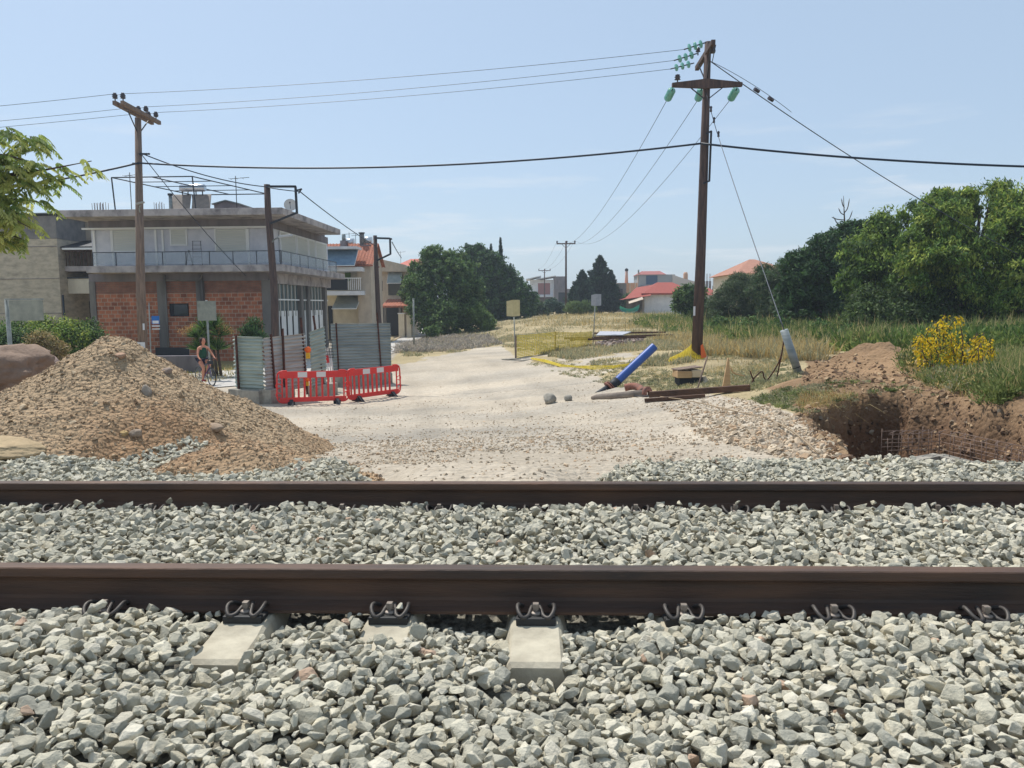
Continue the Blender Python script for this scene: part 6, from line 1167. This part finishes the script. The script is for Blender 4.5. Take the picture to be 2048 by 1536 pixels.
# overhanging tree top left: compound leaves on arching branches
base = gpt(-330, 13.5); base.z = max(base.z, .3); t = thing('overhanging_tree', 'tree with drooping feather shaped leaves reaching in at the upper left', 'tree', base); b = MB(base); f = P(-230, 420, 13.3)
b.tube([base, base.lerp(f, .5)+Vector((.1, 0, 0)), f], [.22, .17, .13], 10); r_ = np.random.default_rng(31); LV = []; LC = []
ends = [((-60, 330), (60, 300), (60, 272)), ((-50, 360), (60, 345), (183, 322)), ((-60, 380), (40, 372), (130, 358)), ((-80, 420), (0, 398), (88, 405)), ((-100, 330), (-20, 285), (30, 262)), ((-80, 440), (0, 430), (60, 455)), ((-60, 470), (0, 465), (48, 480)), ((-120, 350), (-40, 330), (20, 318)), ((-100, 400), (-30, 350), (40, 335)), ((-120, 460), (-30, 440), (20, 420)), ((-140, 380), (-60, 400), (10, 395)), ((-200, 300), (-120, 240), (-60, 230)), ((-120, 500), (-50, 480), (15, 470)),((-60, 400), (0, 360), (60, 368)), ((-90, 330), (0, 310), (75, 330)), ((-100, 440), (-10, 410), (40, 430))]
for k, (a_, c_, e_) in enumerate(ends):
    dd = 13.2+r_.uniform(-.5, .5); pts = arc([f, P(a_[0], a_[1], dd), P(c_[0], c_[1], dd), P(e_[0], e_[1], dd)], 5); b.tube(pts, [max(.008, .06*(1-i/len(pts))) for i in range(len(pts))], 6); pts = pts[len(pts)//3:]
    for _ in range(20 if e_[0] > 100 else 26):
        u = r_.random()**.6*(len(pts)-1); i = int(min(u, len(pts)-2)); p0 = pts[i].lerp(pts[i+1], u-i)+Vector(r_.normal(0, .05, 3)); az = r_.uniform(0, 6.283); dr = Vector((math.cos(az), math.sin(az), .25)); L_ = r_.uniform(.24, .4); col = np.array([[S(168, 176, 98), S(146, 160, 88), S(120, 140, 78), S(180, 184, 112)][r_.integers(0, 4)]])[0]
        npair = 8; prev = p0
        for j in range(npair+1):
            q = (j+1)/(npair+1); p = p0+dr*(L_*q)+Vector((0, 0, -L_*.75*q*q)); sd_ = dr.cross(Vector((0, 0, 1))).normalized()
            for s_ in (-1, 1):
                a3 = (sd_*s_*.5+dr*.45+Vector((0, 0, -.75))).normalized(); ll = .066*(1-.35*abs(q-.5)); LV.append((p+a3*ll, a3*ll, (a3.cross(Vector(r_.normal(size=3)))).normalized()*.021)); LC.append(col*(1+r_.normal(0, .12)))
b.build('trunk', m_bark, t); V, F = quads(np.array([list(x[0]) for x in LV]), np.array([list(x[1]) for x in LV]), np.array([list(x[2]) for x in LV])); npmesh('crown', V-np.array(base), F, leafmat('sunlit leaves', .5), np.repeat(np.array(LC), 4, 0), parent=t)
# hedge and shrubs left
for i, (px, py, r, d, cols, lb, n) in enumerate(((-20, 672, 34, 33, GW_, 'leafy hedge shrub at the far left behind the grey post', 9000), (35, 672, 32, 33, G1, 'leafy hedge shrub just right of the grey post', 9000), (90, 664, 30, 33.5, GW_, 'taller hedge shrub with light green tips', 10000), (145, 668, 32, 34, GW_, 'hedge shrub touching the brick building corner', 10000), (180, 662, 22, 34.5, G1, 'narrow hedge shrub against the brick corner column', 5000))):
    bush(lb, px, d, [blob(px, py, r, d), blob(px-14, py+16, r*.8, d-.5), blob(px+14, py+14, r*.8, d-.3), blob(px, py+34, r*.9, d-.4)], n, .075, cols, 40+i, 'hedge_shrub', 'shrub', 'hedge shrubs beside the brick building', inner=.4)
bush('brownish dry shrub in front of the hedge', 90, 29, [blob(85, 690, 26, 29), blob(105, 700, 24, 29), blob(70, 710, 20, 29)], 6000, .06, [S(150, 136, 92), S(128, 120, 76), S(166, 140, 100)], 51, 'dry_shrub', 'shrub', None)
bush('dark green oleander behind the fence', 510, 31, [blob(508, 655, 16, 31), blob(522, 665, 16, 31), blob(495, 668, 12, 31)], 2500, .1, GD, 52, 'oleander', 'shrub', None, asp=.2)
# spiky plant with orange flowers
base = gpt(418, 31); t = thing('flowering_plant', 'tall spiky leaved plant with orange flower heads behind the cyclist', 'plant', base); r_ = np.random.default_rng(5); C0 = []; A_ = []; B_ = []; cl = []
for c_ in ((410, 660), (428, 655), (395, 675), (440, 672), (415, 690), (400, 700), (436, 700)):
    cc = np.array(P(c_[0], c_[1], 31)-base)
    for _ in range(150): dr = unit(1, r_)[0]; dr[2] = abs(dr[2])*1.2+.1; dr /= np.linalg.norm(dr); l = r_.uniform(.2, .42); C0.append(cc+dr*l*.8); A_.append(dr*l); b_ = np.cross(dr, unit(1, r_)[0]); B_.append(b_/np.linalg.norm(b_)*.022); cl.append(np.array([S(92, 124, 62), S(66, 98, 52), S(118, 142, 76), S(54, 80, 44)][r_.integers(0, 4)]))
V, F = quads(np.array(C0), np.array(A_), np.array(B_)); npmesh('foliage', V, F, m_leaf, np.repeat(np.array(cl), 4, 0), parent=t); b = MB(base)
for px in (408, 425, 440, 432): b.tube([gpt(px, 31), P(px-6, 690, 31)], [.07, .04], 7)
b.build('stem', m_bark, t)
for c_ in ((368, 662), (380, 655), (446, 654), (456, 660), (440, 662)): leaves('foliage', [(np.array(P(c_[0], c_[1], 31)-base), np.array([.16, .16, .1]))], 160, .03, [S(214, 160, 110), S(196, 150, 96), S(170, 140, 80)], t, c_[0], per=5, gap=-9)
# bench and planter wall by the brick building
t = thing('garden_bench', 'dark bench against the brick wall left of the flowering plant', 'bench', gpt(340, 36)); MB().box(-.8, .8, -.2, .25, .42, .48).build('seat', m_iron, t); MB().box(-.8, .8, .22, .27, .55, .95).build('backrest', m_iron, t); b = MB()
for x in (-.7, .7): b.box(x-.03, x+.03, -.18, .24, 0, .42)
b.build('leg', m_iron, t)
t = thing('planter_wall', 'low dark planter wall along the foot of the brick building', 'planter', gpt(330, 33)); MB().box(-2.6, 1.4, 0, .3, -.1, .75).build('planter', m_cdark, t, .02)
for i, (px, lb) in enumerate(((262, 'dark parked moped half hidden behind the wooden pole'),)):
    t = thing('moped', lb, 'moped', gpt(px, 33), R(20)); MB().box(-.5, .3, -.12, .12, .5, .75).box(-.15, .5, -.1, .1, .28, .4).build('body', m_black, t, .04); MB().bar((.5, 0, .3), (.36, 0, 1.0), .06, .06).bar((.36, -.28, 1.02), (.36, .28, 1.02), .03, .03).build('handlebar', m_iron, t)
    for x in (-.5, .55): MB().tube([(x+.24*math.cos(a), 0, .27+.24*math.sin(a)) for a in np.linspace(0, 6.283, 20)], .04, 6).build('wheel', m_rub, t)
# yellow shrub
base = gpt(1905, 13); t = thing('yellow_shrub', 'bright yellow leaved shrub standing above the spoil bank', 'shrub', base); r_ = np.random.default_rng(77); b = MB(base); C0 = []; A_ = []; B_ = []; cl = []
for _ in range(84):
    px = r_.uniform(1818, 1992); g = gpt(1905+(px-1905)*.7, 13+r_.uniform(-.6, .6)); tt_ = 1-(abs(px-1905)/120)**2; tp = P(px, 808-r_.uniform(.3, 1)**.8*182*max(tt_, .3)**.6, g.y); pts = arc([g, g.lerp(tp, .5)+Vector(r_.normal(0, .09, 3)), tp], 4); b.tube(pts, .008, 5)
    for k in range(72): u = .2+.8*r_.random()**.8; i = min(int(u*(len(pts)-1)), len(pts)-2); p = pts[i].lerp(pts[i+1], r_.random()); dr = unit(1, r_)[0]*.7+np.array([0, 0, -.7]); dr /= np.linalg.norm(dr); l = r_.uniform(.022, .04); C0.append(np.array(p-base)+dr*l*1.4+r_.normal(0, .035, 3)); A_.append(dr*l); bb = np.cross(dr, unit(1, r_)[0]); B_.append(bb/np.linalg.norm(bb)*l*.42); low = u < .55+.15*r_.normal(); cl.append(np.array([S(232, 196, 40), S(214, 180, 36), S(240, 208, 60), S(160, 160, 60)][r_.integers(0, 4)] if not low or r_.random() < .25 else S(104, 124, 58)))
b.build('stem', m_bark, t); V, F = quads(np.array(C0), np.array(A_), np.array(B_)); npmesh('foliage', V, F, leafmat('yellow leaves', .45), np.repeat(np.array(cl), 4, 0), parent=t)
# ------------------------------------------------------------------ grasses and weeds
def blades(name, label, poly, d0, d1, n, h, w, cols, seed, lean=.35, kind='stuff', warp=6, dens=None, curve=True, extra=0):
    r_ = np.random.default_rng(seed); N = n*4; Y = 1/r_.uniform(1/d1, 1/d0, N); xs = [p[0] for p in poly]; px = r_.uniform(min(xs), max(xs), N); X = (px-1024)/FPX*Y; Z = sampz(X, Y); qx, qy = proj(X, Y, Z)
    ok = inpoly(qx+warp*2*fbm(X, Y, seed, 3, .8), qy+warp*fbm(X, Y, seed+1, 3, .8), poly)
    if dens is not None: ok &= r_.random(N) < np.clip(dens[0]+dens[1]*fbm(X, Y*dens[3], seed+2, 3, dens[2]), 0, 1)
    ok &= pitdepth(X, Y) < .12
    X, Y, Z = X[ok][:n], Y[ok][:n], Z[ok][:n]; n = len(X)
    if not n: return
    hh = r_.uniform(h[0], h[1], n)*(1+.6*fbm(X, Y, seed+5, 3, .9)); az = r_.uniform(0, 6.283, n); ln = np.abs(r_.normal(0, lean, n)); ww = w*r_.uniform(.6, 1.3, n); fa = r_.uniform(0, 3.14, n)
    d_ = np.stack([np.cos(az)*ln, np.sin(az)*ln, np.ones(n)], 1); d_ /= np.linalg.norm(d_, axis=1, keepdims=True); sd_ = np.stack([np.cos(fa), np.sin(fa)*.5, 0*fa], 1)*ww[:, None]/2
    B0_ = np.stack([X, Y, Z-.02], 1); M1 = B0_+d_*hh[:, None]*.55; T_ = M1+(d_+np.stack([np.cos(az), np.sin(az), -.5+0*az], 1)*ln[:, None]*1.2)*hh[:, None]*.45
    V = np.stack([B0_-sd_, B0_+sd_, M1+sd_*.8, T_, M1-sd_*.8], 1).reshape(-1, 3); F = (np.arange(n)[:, None, None]*5+np.array([[0, 1, 2], [0, 2, 4], [4, 2, 3]])[None]).reshape(-1, 3)
    o = npmesh(name, V, F, m_leaf, np.repeat(np.clip(pick(cols, n, seed, .13), .01, 1), 5, 0)); return tag(o, label, kind=kind)
def clumps(name, label, poly, d0, d1, n, r, ls, cols, seed, per=26, zs=.6, dens=None, asp=.35):
    r_ = np.random.default_rng(seed); N = n*5; Y = 1/r_.uniform(1/d1, 1/d0, N); xs = [p[0] for p in poly]; px = r_.uniform(min(xs), max(xs), N); X = (px-1024)/FPX*Y; Z = sampz(X, Y); qx, qy = proj(X, Y, Z); ok = inpoly(qx, qy, poly) & (pitdepth(X, Y) < .1)
    if dens is not None: ok &= r_.random(N) < np.clip(dens[0]+dens[1]*fbm(X, Y*dens[3], seed+2, 3, dens[2]), 0, 1)
    X, Y, Z = X[ok][:n], Y[ok][:n], Z[ok][:n]; n = len(X); R_ = r_.uniform(r[0], r[1], n); u = unit(n*per, r_); u[:, 2] = np.abs(u[:, 2])*zs; k = np.repeat(np.arange(n), per)
    p = np.stack([X, Y, Z], 1)[k]+u*R_[k][:, None]*r_.random(n*per)[:, None]**.5; a = u+r_.normal(0, .4, u.shape)+np.array([0, 0, .4]); a /= np.linalg.norm(a, axis=1, keepdims=True); b = np.cross(a, unit(n*per, r_)); b /= np.linalg.norm(b, axis=1, keepdims=True); sz = ls*r_.uniform(.6, 1.3, n*per)[:, None]
    V, F = quads(p, a*sz, b*sz*asp); cc = pick(cols, n, seed, .12)[k]*(1+r_.normal(0, .1, n*per))[:, None]; o = npmesh(name, V, F, m_leaf, np.repeat(np.clip(cc, .01, 1), 4, 0)); return tag(o, label, kind='stuff')
ST = [S(204, 182, 130), S(184, 160, 106), S(208, 188, 136), S(168, 144, 94)]; GG = [S(164, 160, 130), S(148, 148, 118), S(176, 168, 134), S(134, 138, 104)]; GR = [S(104, 118, 68), S(120, 132, 76), S(90, 106, 62), S(138, 146, 90)]
PF = [(780, 722), (862, 706), (1000, 684), (1035, 716), (1180, 742), (1240, 772), (1500, 796), (1600, 800), (1640, 700), (1600, 620), (790, 655), (850, 676)]
blades('dry_weeds', 'low grey green weeds covering the middle of the field', [(800, 715), (1000, 690), (1040, 700), (1190, 730), (1400, 735), (1330, 660), (1300, 632), (930, 634), (860, 668)], 24, 130, 52000, (.08, .26), .045, GG+[S(184, 172, 140), S(190, 170, 126)], 101, .6, dens=(.34, .95, .4, 1))
blades('straw_grass', 'tall straw coloured dry grass across the field and under the green reeds', [(1040, 650), (1250, 660), (1400, 712), (1600, 722), (1680, 712), (1640, 680), (1400, 668), (1330, 618), (1130, 622)], 21, 110, 46000, (.15, .55), .03, ST+GG[:2], 102, .55, dens=(.4, .95, .4, 1))
blades('straw_grass', 'dry straw tufts around the tall pole and spoil bank', [(1300, 735), (1400, 715), (1560, 715), (1560, 760), (1300, 760)], 17, 30, 5000, (.05, .18), .014, ST+GG, 103, .5, dens=(.4, .7, .6, 1))
clumps('weed_tufts', 'small grey green weed tufts on the open ground around the pipes', [(1060, 735), (1060, 690), (1190, 700), (1600, 715), (1600, 800), (1500, 796), (1240, 775)], 14, 40, 1500, (.05, .17), .03, GG+[S(140, 142, 102), S(176, 164, 124)], 104, dens=(.22, .95, .6, 1))
clumps('weed_tufts', 'green and dry weeds on the lip of the excavation', [(1500, 800), (1600, 770), (1740, 760), (1760, 800), (1700, 815), (1620, 832)], 9, 17, 900, (.04, .14), .022, GR+GG, 105, per=40, dens=(.5, .6, .9, 1)); clumps('weed_tufts', 'weeds scattered over the spoil bank', [(1700, 770), (1800, 760), (2100, 880), (2100, 900), (1760, 800)], 8, 18, 160, (.04, .12), .022, GR+GG, 106, per=40, dens=(.4, .6, .9, 1))
blades('dry_roots', 'dry grass hanging along the rim of the pit', [(1590, 838), (1590, 800), (1760, 790), (1720, 830), (1640, 838)], 9, 13, 4000, (.05, .18), .007, ST+[S(150, 110, 74)], 107, 1.1)
blades('green_reeds', 'dense green reeds and weeds below the right hand trees', [(1265, 650), (1290, 625), (1430, 622), (1620, 640), (1900, 650), (2300, 640), (2300, 700), (1900, 705), (1780, 702), (1620, 696), (1480, 686), (1380, 672)], 22, 75, 34000, (.3, .9), .035, GR+ST[:1], 108, .45, dens=(.45, .9, .35, 1))
clumps('green_weeds', 'leafy dark green weeds in front of the right hand trees', [(1265, 652), (1290, 628), (1430, 622), (1620, 640), (1900, 650), (2300, 640), (2300, 708), (1900, 708), (1780, 706), (1620, 700), (1480, 686), (1380, 672)], 21, 75, 4200, (.25, .75), .1, [S(92, 116, 56), S(76, 100, 50), S(110, 132, 66), S(128, 140, 76)], 118, per=34, zs=1., dens=(.75, .6, .35, 1))
clumps('leafy_weeds', 'leafy green weeds between the yellow shrub and the right edge', [(1960, 800), (1990, 700), (2300, 690), (2400, 900), (2060, 845)], 9.5, 30, 1600, (.1, .32), .035, GR+[S(96, 112, 60)], 109, per=40, zs=1.1, dens=(.8, .4, .5, 1)); blades('leafy_weeds', 'tall green stalks near the right edge', [(1960, 790), (1990, 720), (2300, 700), (2400, 900), (2060, 850)], 9.5, 26, 9000, (.2, .55), .014, GR+ST[:1], 110, .4)
clumps('lavender_weeds', 'pale lavender grey weeds along the street edge', [(785, 716), (800, 690), (850, 678), (900, 672), (980, 672), (1000, 690), (860, 708)], 45, 80, 900, (.25, .6), .1, [S(170, 160, 150), S(156, 150, 140), S(182, 172, 156)], 111, per=24)
blades('verge_grass', 'dry yellow and green grass on the verge behind the cyclist', [(-200, 800), (-200, 725), (470, 735), (470, 752), (430, 760), (300, 790)], 24, 38, 16000, (.06, .25), .03, ST+GR[:2], 112, .4)
blades('verge_grass', 'green grass behind the rubble heap', [(-200, 790), (-200, 700), (190, 700), (240, 760)], 18, 33, 14000, (.1, .4), .03, GR+ST[:1], 113, .4)
clumps('leafy_weeds', 'low weeds and dry stalks behind and around the yellow shrub', [(1800, 735), (1800, 712), (2000, 700), (2010, 800), (1930, 790), (1860, 770), (1820, 750)], 10.5, 24, 1300, (.06, .24), .03, GR+GG[:1]+ST[:1], 119, per=36, zs=1., dens=(.8, .5, .6, 1)); blades('dry_stalks', 'dry stalks and grass around the yellow shrub', [(1800, 730), (1990, 700), (2300, 720), (2300, 860), (2060, 840), (1930, 795), (1850, 775)], 10, 24, 8000, (.12, .4), .01, ST+GR, 120, .5)
bush('small bare-branched shrub in front of the round tree', 855, 64, [blob(850, 664, 10, 64), blob(868, 662, 10, 64)], 700, .12, G1, 60, gap=-.2)
# ------------------------------------------------------------------ cyclist
gb = gpt(408, 27.6); hd = R(-44)   # rides towards the camera and to the right
t = thing('bicycle', 'purple bicycle ridden along the pale road toward the track', 'bicycle', gb, hd); m_pur = mat('purple frame', S(92, 70, 120), rough=.35, coat=.4)
for nm, x in (('front_wheel', .52), ('rear_wheel', -.52)):
    w = MB().tube([(x+.32*math.cos(a), 0, .34+.32*math.sin(a)) for a in np.linspace(0, 2*math.pi, 33)], .02, 8, cap=False).build(nm, m_rub, t); b = MB()
    for a in np.linspace(0, math.pi, 9)[:-1]: b.cyl((x-.3*math.cos(a), 0, .34-.3*math.sin(a)), (x+.3*math.cos(a), 0, .34+.3*math.sin(a)), .003, n=4)
    b.tube([(x+.295*math.cos(a), 0, .34+.295*math.sin(a)) for a in np.linspace(0, 2*math.pi, 33)], .009, 6, cap=False); b.build('spokes', m_galv, w)
b = MB(); bbk, sdl, hdt, hdb = (-.08, 0, .3), (-.22, 0, .78), (.33, 0, .84), (.37, 0, .68)
for a_, c_, r in ((bbk, sdl, .016), (bbk, hdb, .02), ((-.2, 0, .68), hdt, .017), (hdt, hdb, .02), (hdb, (.52, 0, .34), .014), (bbk, (-.52, 0, .34), .011), ((-.2, 0, .7), (-.52, 0, .34), .010)): b.cyl(a_, c_, r, n=8)
b.build('frame', m_pur, t); MB().bar((-.34, 0, .87), (-.12, 0, .89), .13, .05).build('saddle', m_black, t, .02); MB().cyl(sdl, (-.24, 0, .86), .013).build('seat_post', m_galv, t)
MB().tube(arc([(.22, -.3, .98), (.33, -.2, 1.0), (.32, 0, .97), (.33, .2, 1.0), (.22, .3, .98)], 4), .014, 6).cyl((.33, 0, .84), (.32, 0, .98), .014).build('handlebar', m_black, t); MB().box(.4, .5, -.09, .09, .8, .92).build('headlamp', m_iron, t, .01)
MB().lathe([(0, -.01), (.09, -.008), (.09, .008), (0, .01)], (-.08, -.05, .3), 16, (0, 1, 0)).cyl((-.08, -.07, .3), (.02, -.07, .18), .01, n=6).cyl((-.08, .07, .3), (-.18, .07, .42), .01, n=6).box(-.03, .07, -.15, -.06, .165, .19).box(-.23, -.13, .06, .15, .41, .435).build('crankset', m_iron, t)
def skin(name, nodes, edges, m, par, sub=2):
    me = bpy.data.meshes.new(name); me.from_pydata([n[0] for n in nodes], edges, []); me.materials.append(m); o = bpy.data.objects.new(name, me); C.objects.link(o); o.parent = par
    sk = o.modifiers.new('k', 'SKIN'); sk.use_smooth_shade = True
    for i, n in enumerate(nodes): sv = me.skin_vertices[0].data[i]; sv.radius = (n[1], n[2] if len(n) > 2 else n[1]); sv.use_root = (i == 0)
    s = o.modifiers.new('s', 'SUBSURF'); s.levels = sub; s.render_levels = sub; return o
m_skin = mat('skin', S(208, 146, 118), S(196, 130, 104), scale=6, rough=.6); m_top = mat('green top', S(36, 84, 64), S(30, 68, 54), scale=8, rough=.9); m_short = mat('dark shorts', S(44, 48, 66), rough=.9); m_hair = mat('brown hair', S(70, 50, 38), S(50, 36, 28), scale=20, rough=.8); m_shoe = mat('shoes', S(150, 60, 60), rough=.7)
pr = thing('person', 'person in a green sleeveless top and dark shorts riding the purple bicycle', 'person', gb, hd)
nodes = [((-.22, 0, .95), .125, .15), ((-.18, 0, 1.08), .105, .14), ((-.12, 0, 1.24), .11, .16), ((-.08, 0, 1.37), .085, .13), ((-.06, 0, 1.45), .045), ((-.045, 0, 1.52), .05), ((-.03, 0, 1.58), .085, .075), ((-.03, 0, 1.66), .085, .078), ((-.035, 0, 1.72), .05)]
edges = [(i, i+1) for i in range(8)]
def limb(start, pts):
    prev = start
    for p in pts: nodes.append(p); edges.append((prev, len(nodes)-1)); prev = len(nodes)-1
    return prev
for s_ in (-1, 1):
    limb(3, [((-.07, s_*.17, 1.37), .052), ((.02, s_*.24, 1.2), .04), ((.07, s_*.27, 1.12), .036), ((.15, s_*.28, 1.05), .03), ((.22, s_*.28, 1.0), .026), ((.26, s_*.275, .985), .03, .022)])
limb(0, [((-.18, -.1, .9), .095), ((.02, -.12, .78), .075), ((.16, -.12, .66), .058), ((.12, -.12, .5), .055), ((.06, -.11, .34), .042), ((.03, -.1, .24), .034), ((.06, -.1, .205), .032, .03), ((.14, -.1, .20), .025, .03)])
limb(0, [((-.18, .1, .9), .095), ((.0, .12, .86), .078), ((.17, .12, .84), .058), ((.09, .12, .72), .055), ((-.03, .11, .58), .042), ((-.1, .1, .5), .034), ((-.09, .1, .46), .032, .03), ((-.0, .1, .45), .025, .03)])
body = skin('body', nodes, edges, m_skin, pr)
b = MB(); hb_ = {}
for s_ in (-1, 1):
    h_ = MB()
    b.lathe([(0, -.012), (.014, 0), (0, .012)], (.052, s_*.032, 1.645), 8); b.lathe([(0, -.03), (.014, -.01), (.018, .015), (0, .03)], (-.03, s_*.085, 1.64), 8)
    for k in range(4): h_.tube(arc([(.245+k*.004, s_*(.245+k*.018), 1.0), (.285, s_*(.245+k*.018), .998), (.29, s_*(.245+k*.018), .975), (.265, s_*(.247+k*.018), .962)], 3), .0085, 6)
    h_.tube(arc([(.24, s_*.235, .99), (.235, s_*.225, .97), (.25, s_*.235, .955)], 3), .0095, 6); h_.build('hand', m_skin, pr)
b.tube([(.05, 0, 1.65), (.075, 0, 1.615), (.055, 0, 1.605)], [.008, .013, .01], 8); b.build('face', m_skin, pr)
MB().lathe([(0, -.006), (.01, 0), (0, .006)], (.06, -.032, 1.65), 6).lathe([(0, -.006), (.01, 0), (0, .006)], (.06, .032, 1.65), 6).build('eyes', m_black, pr); MB().bar((.06, -.022, 1.585), (.06, .022, 1.585), .012, .01).build('mouth', mat('lips', S(160, 80, 76), rough=.6), pr)
skin('top', [((-.19, 0, .98), .15, .18), ((-.17, 0, 1.1), .14, .175), ((-.12, 0, 1.24), .15, .2), ((-.085, 0, 1.36), .125, .175), ((-.07, 0, 1.42), .06, .09)], [(0, 1), (1, 2), (2, 3), (3, 4)], m_top, pr)
skin('shorts', [((-.21, 0, .97), .135, .16), ((-.19, -.1, .9), .11), ((-.02, -.12, .8), .09), ((-.19, .1, .9), .11), ((-.02, .12, .865), .092)], [(0, 1), (1, 2), (0, 3), (3, 4)], m_short, pr)
skin('hair', [((-.03, 0, 1.745), .1, .1), ((-.09, 0, 1.68), .1, .11), ((-.1, 0, 1.56), .07, .11), ((-.1, 0, 1.46), .05, .1), ((-.05, -.1, 1.66), .04), ((-.04, -.105, 1.52), .03), ((-.05, .1, 1.66), .04), ((-.04, .105, 1.52), .03)], [(0, 1), (1, 2), (2, 3), (1, 4), (4, 5), (1, 6), (6, 7)], m_hair, pr)
for y, x, z in ((-.1, .07, .205), (.1, -.06, .455)): MB().box(x-.1, x+.14, y-.045, y+.045, z-.04, z+.03).build('shoe', m_shoe, pr, .02)
# ------------------------------------------------------------------ air
hb = MB().box(-420, 420, -30, 560, -3.5, 26).build('haze', bpy.data.materials.new('air')); tag(hb, 'thin summer haze in the air', kind='stuff')
hm_ = hb.data.materials[0]; hm_.use_nodes = True; n_t = hm_.node_tree; n_t.nodes.remove(n_t.nodes['Principled BSDF']); pv_ = n_t.nodes.new('ShaderNodeVolumePrincipled')
pv_.inputs['Color'].default_value = (.78, .88, 1, 1); pv_.inputs['Density'].default_value = .0007; pv_.inputs['Anisotropy'].default_value = .2; n_t.links.new(pv_.outputs[0], n_t.nodes['Material Output'].inputs['Volume'])
